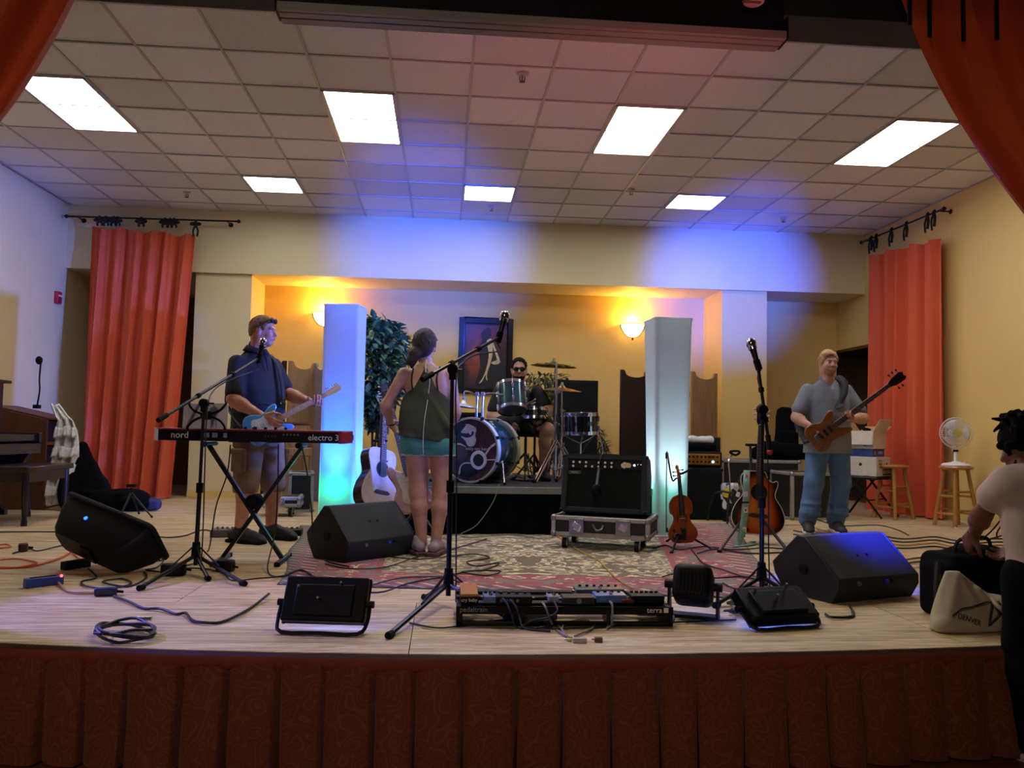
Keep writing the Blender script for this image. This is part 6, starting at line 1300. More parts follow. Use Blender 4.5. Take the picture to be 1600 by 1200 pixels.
pedal('small white pedal with a dark top near the middle of the pedalboard', 864, .055, .1, .04, mat('off_white_enamel', '#9a9ea8', .3), -.05); pk = pedal('black power pedal with a front vent on the pedalboard', 902, .15, .1, .05, mat('charcoal_enamel', '#16171a', .4), -.11, 0, False); MB().cyl((0, -.051, .017), (0, -.054, .017), .012, n=12).build('front_vent', m_steel, pk)
pedal('long silver pedal across the back of the pedalboard', 935, .24, .1, .06, mat('silver_enamel', '#5f6a68', .35, .5), .06, 6); pedal('pale blue silver pedal with clear cover near the right', 952, .15, .1, .055, mat('ice_blue_enamel', '#5f82c0', .3, .3), -.07, 4); pedal('low black tuner pedal at the right end of the pedalboard', 1008, .16, .11, .055, m_blk, -.08, 6, False); pedal('wine red pedal beside the tuner pedal', 978, .06, .1, .03, mat('wine_enamel', '#5a1c26', .4), -.09, 2)
# ================================================================== FLOOR BITS
def strip(lab, a, b, m, h=.05, w=.055, n=5):
    a, b = Vector(a), Vector(b); c_ = (a+b)/2; L = (b-a).length; t = thing('power_strip', lab, 'power strip', (c_.x, c_.y, 0), math.atan2(b.y-a.y, b.x-a.x)); MB().box((0, 0, h/2), (L, w, h)).build('strip_body', m, t, bev=.005)
    for i in range(n): MB().box((-L*.3+i*L*.14, 0, h+.001), (.024, .03, .003)).build('socket', m_rub, t)
    MB().box((L*.42, 0, h+.003), (.02, .025, .008)).build('switch', m_red, t); return t
ps = strip('blue power strip with a lit red switch at the far left front', gr(38, 919), gr(97, 912), mat('blue_strip_plastic', '#2a3f9a', .4)); MB().sph((.08, -.03, .05), .008, 8, 6).build('red_lamp', emat('red_lamp', '#ff3a3a', 6.), ps)
strip('black power strip half under the tipped speaker', gr(98, 891), gr(138, 885), m_blk)
def adapter(name, lab, px, py, d, rz, m=m_blk):
    p = gr(px, py); t = thing(name, lab, 'adapter', (p.x, p.y, 0), R_(rz)); MB().box((0, 0, d[2]/2), d).build('adapter_body', m, t, bev=.012); MB().cyl((d[0]/2-.005, 0, d[2]*.5), (d[0]/2+.03, 0, d[2]*.4), .007, n=8).build('strain_relief', m_rub, t); return t
adapter('power_adapter', 'black power adapter at the foot of the left microphone stand', 271, 899, (.14, .09, .07), 10); adapter('power_adapter', 'black power adapter right of the left microphone stand foot', 352, 893, (.1, .08, .07), -10); adapter('plug_block', 'brown plug block on the floor at far left', 36, 862, (.06, .05, .06), 30, mat('brown_plug', '#4a3420', .5)); adapter('connector_block', 'blue black cable connector on the floor near the blue power strip', 165, 931, (.11, .045, .045), 12, mat('blue_black_plastic', '#1c2350', .4))
for px, py, c_, d, lab in ((906, 1004, '#b8b0a0', (.06, .025, .02), 'clear plastic cable end on the stage lip'), (935, 1003, '#6b4420', (.035, .022, .02), 'tiny brown box on the stage lip'), (890, 1002, '#c9b92c', (.02, .014, .012), 'tiny yellow plug on the stage lip')):
    p = gr(px, py); t = thing('cable_end', lab, 'plug', (p.x, p.y, 0), R_(-8)); MB().box((0, 0, d[2]/2), d).build('plug_body', mat('plug_'+c_[1:], c_, .4), t, bev=.003); MB().cyl((-d[0]/2, 0, d[2]/2), (-d[0]/2-.012, 0, d[2]/2), .004, n=8).build('plug_pin', m_chrome, t)
def fpedal(name, lab, px, py, w, d, h, m, rz=0): p = gr(px, py); t = thing(name, lab, 'effects pedal', (p.x, p.y, 0), R_(rz)); MB().box((0, 0, h/2), (w, d, h)).build('pedal_case', m, t, bev=.004); [MB().cyl((-w*.35+i*w*.14, d*.2, h), (-w*.35+i*w*.14, d*.2, h+.014), .01, n=8).build('knob', m_steel, t) for i in range(6)]; [MB().cyl((-w*.3+i*w*.3, -d*.25, h), (-w*.3+i*w*.3, -d*.25, h+.01), .01, n=8).build('foot_switch', m_chrome, t) for i in range(3)]
fpedal('multi_effect', 'grey effects unit on the floor left of the guitarist shoes', 358, 838, .28, .15, .06, mat('grey_unit', '#5d5d5f', .4, .4), 6); fpedal('multi_effect', 'black effects unit on the floor right of the guitarist shoes', 443, 836, .3, .16, .05, m_blk, 4); fpedal('stomp_box', 'small bright red stomp box between the guitarist shoes', 417, 833, .09, .1, .05, m_red)
# ================================================================== CABLES
def cable(lab, pts, r=.0055, m=None, name='cable'):
    P = []
    for i, q in enumerate(pts):
        if len(q) == 2: p_ = gr(*q); p_.z = r+.001+(.009 if inrug(p_) else 0)+(.004 if i % 2 else 0)
        else: p_ = Vector(q)
        P.append(p_)
    return tag(MB().tube(P, r, 6, 6).build(name, m or m_cable), lab, 'cable')
def inrug(p):
    y = min(1, max(0, (p.y-4.4)/4)); return 4.35 < p.y < 8.3 and -1.3 < p.x < 2.0+.9*y
m_or = mat('orange_cord', '#d8521c', .5); m_tan = mat('tan_cord', '#b8924e', .5); m_blue = mat('blue_black_cable', '#141a3a', .45); m_gry = mat('grey_cable', '#8a8474', .5)
cable('orange extension cord looping at far left of the floor', [(-30, 880), (20, 876), (52, 879), (55, 884), (20, 889), (-20, 888), (40, 888), (85, 878), (105, 868), (112, 864), (118, 870), (128, 878)], .006, m_or, 'extension_cord')
cable('short orange cord end at the left picture edge', [(-20, 855), (8, 853), (16, 855), (10, 858), (-20, 860)], .006, m_or, 'extension_cord')
cable('tan cord from the blue power strip to the connector', [(85, 904), (92, 915), (104, 925), (122, 929), (146, 929)], .007, m_tan, 'extension_cord')
cable('black cable from the connector snaking to the flood light', [(178, 934), (200, 943), (225, 953), (250, 955), (275, 962), (290, 962), (300, 972), (320, 977), (345, 975), (372, 965), (395, 950), (420, 934)], .007, m_cable)
coil = []
cx0, cy0 = 195, 996
for i in range(40): a = i*2*pi/10; coil.append((cx0+(46-.25*i)*cos(a)+6*sin(i*.7), cy0+(11-.05*i)*sin(a)-2*cos(i)))
P_ = [];
for i, (x_, y_) in enumerate(coil): p_ = gr(x_, y_); P_.append((p_.x, p_.y, .008+.0009*i+.006*(i % 3)))
cb_ = tag(MB().tube(P_, .0065, 6, 3).build('coiled_cable', m_cable), 'coiled black cable near the left stage edge', 'cable'); p_ = gr(222, 983); MB().cyl((p_.x-.02, p_.y, .045), (p_.x+.04, p_.y, .045), .01, n=10).build('plug_barrel', m_chrome, cb_)
cable('black cable loop under the tipped speaker at left', [(138, 890), (150, 905), (128, 910), (135, 919), (170, 921), (205, 915), (190, 906), (160, 912), (200, 918), (228, 906), (225, 895)])
cable('black cable along the wall side of the floor at left', [(-20, 833), (40, 833), (100, 832), (150, 830), (230, 838), (262, 842), (290, 838), (318, 830), (350, 836)], .006)
cable('thin black cable from the plug block at left', [(20, 866), (45, 860), (60, 862), (95, 855), (115, 855)], .005)
cable('black cables behind the left microphone stand feet', [(235, 880), (255, 878), (245, 888), (228, 893), (262, 895), (300, 890), (345, 895), (362, 912), (400, 908), (440, 905), (470, 895), (500, 915)], .005)
cable('black cable loops on the rug right of the left wedge', [(508, 885), (545, 893), (600, 890), (648, 876), (690, 866), (760, 846)], .005)
cable('black cable lying across the rug centre', [(600, 872), (650, 878), (700, 873), (740, 870), (765, 875), (730, 882), (745, 888), (780, 884), (760, 893), (722, 898), (760, 903), (782, 897), (735, 896), (700, 905)], .005)
cable('blue black cable looping on the rug front border', [(700, 905), (660, 906), (620, 908), (575, 922), (570, 929), (600, 930), (640, 915), (690, 908), (720, 915), (722, 925)], .005, m_blue)
cable('grey cable curving in front of the pedalboard', [(850, 940), (858, 955), (870, 975), (880, 990), (885, 997), (878, 985), (890, 974), (915, 972), (928, 980), (915, 990), (898, 996)], .005, m_gry)
cable('black cable running under the front of the pedalboard', [(640, 975), (680, 984), (720, 980), (790, 972), (860, 984), (920, 983), (1000, 977), (1060, 975), (1150, 970)], .0045)
cable('pale cable loop at the right end of the pedalboard', [(953, 945), (955, 970), (950, 982), (965, 978), (1000, 974), (1040, 975), (1052, 968), (1050, 955)], .0055, m_gry)
cable('tan cable running diagonally over the rug to the pedalboard', [(868, 838), (880, 848), (910, 866), (935, 880), (960, 905), (990, 925)], .005, m_tan)
cable('black cable arching from the violin to the par light', [(1078, 858), (1088, 872), (1100, 884), (1130, 895), (1165, 905), (1180, 900)], .005)
cable('black cable behind the par light', [(1035, 905), (1060, 900), (1080, 905), (1120, 908), (1160, 905), (1200, 915)], .005)
for i, y0 in enumerate((838, 843, 848, 853)): cable(['black cable behind the right wedge, topmost of four', 'black cable behind the right wedge, second from the top', 'orange brown cable behind the right wedge', 'black cable behind the right wedge, lowest of four'][i], [(1240, y0-8+i), (1300, y0+2), (1360, y0-2), (1410, y0+6), (1460, y0+2), (1500, y0+9), (1560, y0+5), (1620, y0+8)], .006, [m_cable, m_cable, m_tan, m_cable][i])
for i, y0 in enumerate((878, 884, 893)): cable(['black cable right of the blue lit wedge, upper', 'black cable right of the blue lit wedge, middle', 'thin tan cable curling right of the blue lit wedge'][i], [(1405, y0), (1440, y0-4), (1470, y0+3), (1500, y0-1), (1545, y0+2)], .006 if i < 2 else .004, m_cable if i < 2 else m_tan)
cable('black cable crossing the floor behind the bassist shoes', [(1225, 812), (1270, 812), (1310, 822), (1370, 822), (1400, 828), (1420, 838)], .005)
cable('tan cable crossing the floor left of the bassist shoes', [(1215, 822), (1250, 822), (1290, 830), (1330, 840)], .005, m_tan)
cable('loose black cables beside the flight case casters', [(1020, 860), (1040, 856), (1060, 862), (1100, 858), (1150, 862), (1200, 858), (1250, 862)], .006)
cable('second loose black cable crossing behind the acoustic stand', [(1090, 868), (1120, 862), (1170, 868), (1230, 866), (1260, 872)], .006)
tg = []
for i in range(46): tg.append((1165+26*sin(i*1.9)+8*sin(i*.37), 958+7*cos(i*1.3)+4*sin(i*.9)))
P_ = [(gr(*q).x, gr(*q).y, .01+.035*abs(sin(i*.8))) for i, q in enumerate(tg)]; tag(MB().tube(P_, .005, 5, 3).build('cable_tangle', m_cable), 'tangled black cables beside the right microphone stand foot', 'cable')
cable('black cables fanning out behind the par light', [(1130, 915), (1150, 925), (1180, 920), (1215, 940), (1190, 950), (1140, 940), (1160, 930), (1220, 955)], .005)
cable('black cable looping in front of the right wedge', [(1290, 962), (1300, 968), (1330, 966), (1332, 958), (1328, 950)], .007)
cable('white cord curling at the foot of the fan stool', [(1540, 825), (1500, 828), (1490, 822), (1492, 812), (1500, 815), (1515, 822)], .006, m_white)
cable('black keyboard cable hanging to the floor', [at(360, 695, 5.5), at(355, 740, 5.45), at(338, 790, 5.45), at(330, 840, 5.4), (325, 862), (310, 880), (290, 885)], .005)
cable('second black keyboard cable hanging to the floor', [at(435, 694, 5.5), at(434, 760, 5.45), at(430, 830, 5.5), (418, 895), (440, 905), (470, 895), (500, 912)], .005)
cable('black keyboard cable hanging right of the stand', [at(470, 690, 5.5), at(480, 740, 5.45), at(487, 800, 5.5), (490, 862), (510, 880), (545, 890)], .005)
cable('pale cable trailing down the riser skirt', [at(780, 757, 7.1), at(770, 785, 7.06), at(745, 820, 7.05), (720, 838), (735, 842), (800, 838), (850, 845), (868, 838)], .004, m_gry)
# hanging black cable bundle near the right person

def up(px, py, Y): return at(px, py, Y)
cable('grey patch cable dropping over the pedalboard front to the lip', [up(847, 941, 3.86), up(853, 950, 3.8), (864, 980), (878, 993), (893, 999)], .005, m_gry)
cable('blue patch cable dropping from the wide black pedal', [up(785, 935, 3.83), up(793, 945, 3.8), up(800, 962, 3.79), (806, 982), (830, 984), (870, 980)], .005, m_blue)
cable('second blue patch cable dropping from the wide black pedal', [up(796, 937, 3.83), up(806, 948, 3.8), up(812, 964, 3.79), (820, 985), (860, 988)], .005, m_blue)
cable('white patch cable hanging down the right half of the pedalboard', [up(953, 940, 3.83), up(957, 948, 3.79), (955, 980), (948, 985)], .0055, m_gry)
cable('black cable looping over the pedalboard front at centre', [up(866, 940, 3.84), up(871, 955, 3.78), up(855, 965, 3.78), up(830, 970, 3.79), (812, 984)], .004)
# ================================================================== PEOPLE
def skin_mat(name, c, c2, stub=None):
    k = NT(name); v = k.coord(); k.l(k.ramp(k.noise(v, 14, 3), [(.35, lin(c2)), (.65, lin(c))]), k.b.inputs['Base Color']); k.b.inputs['Roughness'].default_value = .5; k.b.inputs['Subsurface Weight'].default_value = .08; k.b.inputs['Subsurface Radius'].default_value = (.02, .008, .004); k.bump(k.noise(v, 220, 2), .08, .002); return k.m
def cloth_mat(name, c, c2=None, rough=.85, sc=9): return mat(name, c, rough, c2=c2, scale=sc, bump=.25, bscale=260) if c2 else mat(name, c, rough, var=.15, scale=sc, bump=.25, bscale=260)
V = Vector
def hframe(c, f, tilt=0.):
    f = V(f).normalized(); l = V((0, 0, 1)).cross(f).normalized(); u = f.cross(l); m = frame(c, l, f, u); return m @ Matrix.Rotation(tilt, 4, 'Y')
def head(S, M, s=.95, jaw=1., neck=None, nr=.054):
    q = lambda x, y, z: M @ (V((x, y, z))*s); R3 = M.to_3x3(); e = lambda c, r, **k_: S.ell(q(*c), [v*s for v in r], R3, **k_)
    e((0, -.012, .032), (.077, .097, .094), k=.0); e((0, .022, -.045), (.06*jaw, .072, .078), k=.03); e((0, .066, -.098), (.026*jaw, .024, .022), k=.025); e((0, -.03, -.03), (.066, .07, .07), k=.03)
    for x in (-1, 1): e((x*.034, .094, .004), (.017, .012, .012), k=.012, op='s'); e((x*.036, .068, -.028), (.026, .026, .022), k=.02); e((x*.079*1., -.008, -.008), (.011, .021, .033), k=.008)
    e((0, .082, .028), (.052, .018, .012), k=.015); S.cap(q(0, .094, .008), q(0, .114, -.026), .0085*s, .0135*s, k=.012)
    for x in (-1, 1): e((x*.012, .1, -.03), (.009, .01, .007), k=.006)
    e((0, .088, -.062), (.026, .012, .012), k=.012); e((0, .094, -.056), (.021, .008, .005), k=.004); e((0, .092, -.069), (.018, .008, .006), k=.004)
    if neck is not None: S.cap(q(0, -.022, -.06), neck, nr, nr*1.1, k=.035)
def face(par, M, s=.95, iris='#4a5a66', brow='#7a5a3a', lip='#a8635a', eyes=True):
    q = lambda x, y, z: M @ (V((x, y, z))*s); R3 = M.to_3x3(); mw, mi = mat('eye_white', '#d8d0c8', .25), mat('iris_'+iris[1:], iris, .2)
    if eyes:
        for x in (-1, 1):
            e_ = MB().sph(q(x*.034, .0755, .003), .0125*s, 12, 8).build('eye', mw, par); MB().sph(q(x*.034, .0838, .003), .0062*s, 10, 8).build('iris', mi, e_)
    for x in (-1, 1): MB().tube([q(x*.016, .096, .022), q(x*.034, .094, .029), q(x*.052, .082, .023)], [.003*s, .0045*s, .0025*s], 6, 4).build('eyebrow', mat('brow_'+brow[1:], brow, .8), par)
    MB().tube([q(-.023, .09, -.063), q(-.008, .104, -.061), q(.008, .104, -.061), q(.023, .09, -.063)], [.002, .0045, .0045, .002], 6, 4).build('lips', mat('lip_'+lip[1:], lip, .5), par)
def hand(S, w, d, n, curl=.5, side=1, s=1., spread=.0, thumb=.5, curls=None):
    w = V(w); d = V(d).normalized(); n = V(n); n = (n-d*n.dot(d)).normalized(); t = d.cross(n)*side
    S.cap(w-d*.03, w+d*.02, .027*s, .026*s, k=.015)
    for i, (o_, L, kn) in enumerate(((.031, .072, .082), (.0105, .082, .088), (-.0105, .077, .085), (-.031, .058, .076))):
        kb = w+d*kn*s+t*o_*s; S.cap(w+t*o_*.55*s+d*.01, kb, .0165*s, .0125*s, k=.014)
        p = kb; dd = (d+t*o_*spread*8).normalized(); c_ = curls[i] if curls else curl
        for j, fr in enumerate((.46, .31, .23)):
            a = c_*(1.05, 1.25, .8)[j]; dd = (dd*cos(a)+(n-dd*n.dot(dd)).normalized()*sin(a)).normalized(); e = p+dd*L*fr*1.12*s; S.cap(p, e, (.0102, .0092, .0082)[j]*s, (.0092, .0082, .0072)[j]*s, k=.004); p = e
    b = w+d*.022*s+t*.028*s; m1 = b+(d*.55+t*.75+n*.25).normalized()*.042*s; S.cap(b, m1, .0155*s, .0125*s, k=.014); dd = (d*.8+t*(.5-thumb*.5)+n*thumb).normalized(); m2 = m1+dd*.034*s; S.cap(m1, m2, .0118*s, .010*s, k=.006); dd = (dd+n*thumb*.5).normalized(); S.cap(m2, m2+dd*.026*s, .010*s, .008*s, k=.005)
def arm(S, sh, el, wr, r=(.05, .043, .027), k=.03):
    S.cap(sh, el, r[0], r[1], k=k); m = V(el).lerp(V(wr), .28); S.cap(el, m, r[1], r[1]*1.02, k=k); S.cap(m, wr, r[1]*1.02, r[2], k=k)
def leg(S, hp, kn, an, r=(.085, .06, .042), k=.035):
    S.cap(hp, kn, r[0], r[1], k=k); hp, kn, an = V(hp), V(kn), V(an); m = kn.lerp(an, .3); bk = (kn-hp).normalized().cross(V((1, 0, 0))); S.cap(kn, m, r[1]*.95, r[1]*.98, k=k); S.cap(m, an, r[1]*.98, r[2], k=k)
def shoe(par, an, d, m, sole, L=.28, nm='shoe', zb=0., lace=None, w=1.):
    an = V(an); d = V(d); d.z = 0; d.normalize(); s_ = V((-d.y, d.x, 0)); lo = V((an.x, an.y, zb))-V((.2, .2, .02)); S = SDF(lo-V((.1, .1, 0)), lo+V((.5, .5, .26)), .007); o = V((an.x, an.y, zb)); heel = o-d*.065; R3 = Matrix((d, s_, V((0, 0, 1)))).transposed()
    S.chain([heel+V((0, 0, .058)), o+d*.05+V((0, 0, .066)), o+d*.12+V((0, 0, .05)), o+d*(L-.11)+V((0, 0, .04))], [.044*w, .05*w, .048*w, .038*w], .02).cap(o+V((0, 0, .06)), o+V((0, 0, .06+.055*w)), .045*w, .043*w, k=.02); S.ell(o+d*(L-.12)+V((0, 0, .032)), (.07, .05, .03), R3, k=.02); S.cut((0, 0, -1), -(zb+.018))
    sh = S.build(nm, m, par); S2 = SDF(lo-V((.1, .1, 0)), lo+V((.5, .5, .1)), .007)
    for a, r in ((-.055, .044), (.03, .043), (.1, .05), (L-.12, .048)): pass
    S2.box(o+d*.0+V((0, 0, .014)), (.11, .046, .014), .012, R3, k=.02).box(o+d*(L-.17)+V((0, 0, .014)), (.10, .052, .014), .012, R3, k=.03); S2.build('sole', sole, sh)
    if lace:
        for i in range(4): p = o+d*(.05+.025*i)+V((0, 0, .108-.012*i)); MB().tube([p-s_*.022-V((0, 0, .006)), p, p+s_*.022-V((0, 0, .006))], .0035, 5, 3).build('lace', lace, sh)
    return sh
def tufts(S, M, s, n, seed, ln=.035, r=.011, down=.3, front=.045, lowz=-.03):
    rd = random.Random(seed); i = 0
    while i < n:
        a, b = rd.uniform(0, 2*pi), rd.uniform(-.35, 1.); w_ = math.sqrt(max(0, 1-b*b)); p = V((.079*w_*cos(a), -.016+.099*w_*sin(a), .038+.094*b))
        if p.z < lowz or (p.y > front and p.z < .085) or (abs(p.x) > .06 and p.z < .02 and p.y > -.03): i += .2; continue
        nrm = V((p.x, p.y+.016, p.z-.038)).normalized(); d = V((rd.uniform(-.6, .6), rd.uniform(-.9, .5), -down-rd.random()*.5)); d = (d-nrm*d.dot(nrm)*.8).normalized(); q0_, q1_ = M @ (p*s), M @ ((p+d*ln*rd.uniform(.6, 1.2)+nrm*.006)*s); S.cap(q0_, q1_, r*s, r*.45*s, k=.006); i += 1
# ------------------------------------------------------------ guitarist
m_sk1 = skin_mat('fair_skin', '#c98f74', '#b87a62'); G0 = V((-1.46, 6.70, 0))
t = thing('person', 'man in black polo and cargo shorts playing an electric guitar whose blue is partly painted light', 'person', G0)
fw = V((.78, -.63, 0)).normalized(); lf = V((.63, .78, 0)).normalized(); Rt_ = frame((0, 0, 0), lf, fw, (0, 0, 1)).to_3x3()   # torso frame x=left, y=front
Hd = hframe((.0, -.02, 1.66), (.97, -.2, -.06)); nb = V((-.055, 0, 1.5))
shR, shL = nb-lf*.18+V((0, 0, -.1)), nb+lf*.18+V((0, 0, -.1)); elR, wrR = V((-.15, -.27, 1.10)), V((.085, -.315, .975)); gp0, gp1 = at(386, 680, 6.30), at(531, 606, 6.62); nk = gp0.lerp(gp1, .745)-G0; elL, wrL = V((.19, .06, 1.17)), nk+V((-.035, .085, -.035))
hipR, hipL = V((-.05, -.09, .86)), V((.05, .09, .86)); knR, knL = V((-.06, -.12, .49)), V((.10, .08, .49)); anR, anL = V((-.1, -.13, .09)), V((.09, .1, .09))
S = SDF((-.45, -.5, -.02), (.65, .45, 1.86), .0062)
head(S, Hd, .95, 1.08, nb, .062); S.stack([(.84, 0, .0, .16, .12), (1.05, 0, .02, .165, .14), (1.3, 0, 0, .165, .11), (1.38, 0, -.01, .13, .085), (1.45, 0, -.01, .085, .07), (1.52, 0, -.01, .06, .055)], Rt_, (-.05, 0, 0), k=.03)
arm(S, shR, elR, wrR, (.055, .048, .03)); arm(S, shL, elL, wrL, (.055, .047, .03)); leg(S, hipR, knR, anR, (.09, .065, .042)); leg(S, hipL, knL, anL, (.09, .065, .042))
hand(S, wrR, (.75, -.3, -.45), (.25, .9, .1), .45, 1, 1.05); nd = V((.88, .35, .33)).normalized(); hand(S, wrL, (.35, -.85, -.05), (0, .1, 1), .62, 1, 1.02, thumb=.6)
for a, kk in ((anR, fw), (anL, fw)): S.cap(a, a+kk*.06-V((0, 0, .045)), .034, .02, k=.02)
S.build('body', m_sk1, t); face(t, Hd, .95, '#5a6a78', '#9a6a42')
S = SDF((-.3, -.35, 1.5), (.3, .3, 1.85), .0062); R3 = Hd.to_3x3(); q = lambda x, y, z: Hd @ (V((x, y, z))*.95)
S.ell(q(0, -.018, .042), (.079, .098, .094), R3, k=0); S.ell(q(0, -.06, .0), (.07, .06, .085), R3, k=.02); S.ell(q(0, .105, .0), (.12, .066, .1), R3, k=.015, op='s'); S.ell(q(0, .0, -.13), (.12, .16, .09), R3, k=.02, op='s')
for x in (-1, 1): S.ell(q(x*.085, .0, -.015), (.03, .03, .05), R3, k=.01, op='s')
tufts(S, Hd, .95, 90, 1, .03, .010); S.build('hair', mat('sandy_hair', '#84602f', .8, var=.3, scale=60, stretch=(1, 1, 6), bump=.6, bscale=120), t)
# sunglasses pushed up
gl = MB(); [gl.tube([q(x*.078, -.01, .03), q(x*.08, .03, .06), q(x*.066, .075, .098)], .005, 6, 3) for x in (-1, 1)]; gl.tube([q(-.02, .09, .098), q(.02, .09, .098)], .004, 6); g_ = gl.build('sunglasses_frame', m_blk, t)
for x in (-1, 1): MB().sph(q(x*.036, .084, .096), (.034, .01, .024), 14, 8, R3).build('sunglasses_lens', mat('dark_lens', '#0a0a0d', .1, spec=.8), g_)
m_polo = cloth_mat('black_polo_knit', '#0e0f12'); S = SDF((-.45, -.48, .7), (.4, .4, 1.62), .0075)
S.stack([(.76, 0, .02, .205, .185), (.9, 0, .04, .20, .185), (1.05, 0, .05, .2, .19), (1.2, 0, .03, .205, .16), (1.33, 0, .0, .2, .13), (1.41, 0, -.01, .17, .105), (1.46, 0, -.012, .125, .088), (1.5, 0, -.015, .08, .07)], Rt_, (-.05, 0, 0), k=.03)
S.cap(shR+V((0, 0, -.005)), shR.lerp(elR, .8), .064, .068, k=.04).cap(shL, shL.lerp(elL, .78), .064, .068, k=.04); S.cap(nb+V((-.005, 0, -.01)), nb+V((.008, 0, .045)), .075, .068, k=.02); S.cap(nb+V((0, 0, 0)), nb+V((.04, -.02, .12)), .056, .06, k=.008, op='s')
for i in range(5): a = nb-lf*.05+fw*.15; 
S.cut(-fw.cross(lf)*1.0, 9) if False else None; S.cut((0, 0, -1), -.775); po = S.build('polo_shirt', m_polo, t)
cl_ = [nb+V((.0, 0, .035))+lf*.072*cos(a)+fw*.074*sin(a)+V((0, 0, .012-.03*max(0, sin(a)))) for a in [pi/2+.12+(2*pi-.24)*i/30 for i in range(31)]]
cm_ = MB(); vs_ = []
for i_, p_ in enumerate(cl_): d_ = (p_-nb); d_.z = 0; vs_ += [p_, p_+d_.normalized()*.03-V((0, 0, .042))]
cm_.add(vs_, [(2*i_, 2*i_+1, 2*i_+3, 2*i_+2) for i_ in range(30)]); cm_.build('collar', m_polo, po, solid=.005)
MB().tube([nb+fw*.085+V((0, 0, .02)), nb+fw*.125+V((0, 0, -.06)), nb+fw*.155+V((0, 0, -.16))], .006, 6, 3).build('placket', m_polo, po)
m_khaki = cloth_mat('khaki_cargo_cotton', '#8a7350', '#6f5a3e'); S = SDF((-.4, -.45, .3), (.4, .4, .95), .0075)
S.stack([(.74, 0, .01, .19, .15), (.93, 0, .02, .185, .15)], Rt_, (-.03, 0, 0), k=.04); S.cap(hipR+V((0, 0, -.03)), knR+V((-.01, 0, -.06)), .115, .10, k=.03).cap(hipL+V((0, 0, -.03)), knL+V((0, 0, -.06)), .115, .10, k=.03); S.cut((0, 0, -1), -.385); so_ = S.build('cargo_shorts', m_khaki, t)
for kn_, hp_, sd in ((knR, hipR, -1), (knL, hipL, 1)):
    c_ = hp_.lerp(kn_, .62)+lf*sd*.095; MB().box(c_, (.04, .15, .17), R=Rt_).box(c_+V((0, 0, .075))+lf*sd*.006, (.045, .155, .05), R=Rt_).build('cargo_pocket', m_khaki, so_, bev=.014)
m_bsh = mat('black_sneaker', '#0f0f10', .6, var=.3); shoe(t, anR+V((-.0, 0, 0)), (.9, -.45, 0), m_bsh, m_rub, .3, lace=m_rub); shoe(t, anL, (.85, -.4, 0), m_bsh, m_rub, .3, lace=m_rub)
p0, p1 = at(386, 680, 6.30), at(531, 606, 6.62); Lg = (p1-p0).length
electric('electric_guitar', 'sky blue electric guitar, blue light painted into its colour, in the hands of the man in the polo', p0, p1, (.35, -.9, .22), mat('sky_blue_lit_lacquer', '#58a2ea', .25, coat=.5), mat('pearl_guard', '#cfe0ea', .3), m_maple, m_maple, 1., scale=Lg/1.04)  # lacquer made bluer to carry the blue stage light
st_ = ribbon([p0+V((-.02, .05, .02)), G0+V((-.27, .0, 1.1)), G0+V((-.19, .1, 1.4)), G0+V((-.02, .13, 1.5)), G0+V((.1, .03, 1.42)), G0+V((.17, -.06, 1.25)), G0+V((.2, -.13, 1.08)), p0.lerp(p1, .4)+V((-.02, .02, .1))], .05, 6, (.5, .6, 0)); tag(st_.build('guitar_strap', m_tie, None, smooth=80, solid=.004), 'black strap over the shoulder of the man in the polo', 'strap')
# ------------------------------------------------------------ bassist
m_sk2 = skin_mat('ruddy_skin', '#c79378', '#b47d66'); B0 = V((3.606, 7.56, 0)); t = thing('person', 'bearded blond man in grey shirt and jeans playing a brown bass', 'person', B0)
Hd = hframe((.03, -.03, 1.60), (-.02, -1, -.03), R_(3)); nb = V((.03, 0, 1.44)); shR, shL = V((-.165, 0, 1.345)), V((.225, 0, 1.345)); elR, wrR = V((-.285, -.03, 1.08)), V((-.235, -.2, .99)); elL, wrL = V((.335, -.1, 1.08)), V((.135, -.255, 1.068)); hipR, hipL = V((-.06, 0, .86)), V((.13, 0, .86)); knR, knL = V((-.115, -.03, .47)), V((.15, -.03, .47)); anR, anL = V((-.165, 0, .09)), V((.11, 0, .09))
S = SDF((-.5, -.5, -.02), (.6, .3, 1.8), .0062); head(S, Hd, .95, 1.08, nb, .06); S.stack([(.85, .03, 0, .16, .11), (1.1, .03, .0, .165, .12), (1.26, .03, 0, .17, .11), (1.33, .03, 0, .14, .085), (1.385, .03, 0, .09, .07), (1.44, .03, 0, .06, .055)], k=.03)
arm(S, shR, elR, wrR, (.052, .046, .029)); arm(S, shL, elL, wrL, (.052, .046, .029)); leg(S, hipR, knR, anR); leg(S, hipL, knL, anL); hand(S, wrR, (.35, -.35, -.65), (.75, .45, -.2), .4, 1, 1.03); hand(S, wrL, (-.5, -.8, .0), (0, .1, 1), .62, 1, 1.03, thumb=.6)
S.build('body', m_sk2, t); face(t, Hd, .95, '#5a6f80', '#a88458', '#b0746a'); q = lambda x, y, z: Hd @ (V((x, y, z))*.95); R3 = Hd.to_3x3()
S = SDF((-.15, -.2, 1.42), (.2, .15, 1.8), .006); S.ell(q(0, -.014, .042), (.081, .098, .095), R3, k=0).ell(q(-.03, .055, .085), (.05, .04, .03), R3, k=.03); S.ell(q(0, .1, .0), (.078, .075, .078), R3, k=.012, op='s').ell(q(0, .02, -.12), (.13, .16, .09), R3, k=.02, op='s')
for x in (-1, 1): S.ell(q(x*.085, .0, -.02), (.03, .035, .05), R3, k=.01, op='s')
tufts(S, Hd, .95, 120, 2, .04, .012, .5); S.build('hair', mat('blond_hair', '#b08a52', .8, var=.3, scale=50, bump=.6, bscale=120), t)
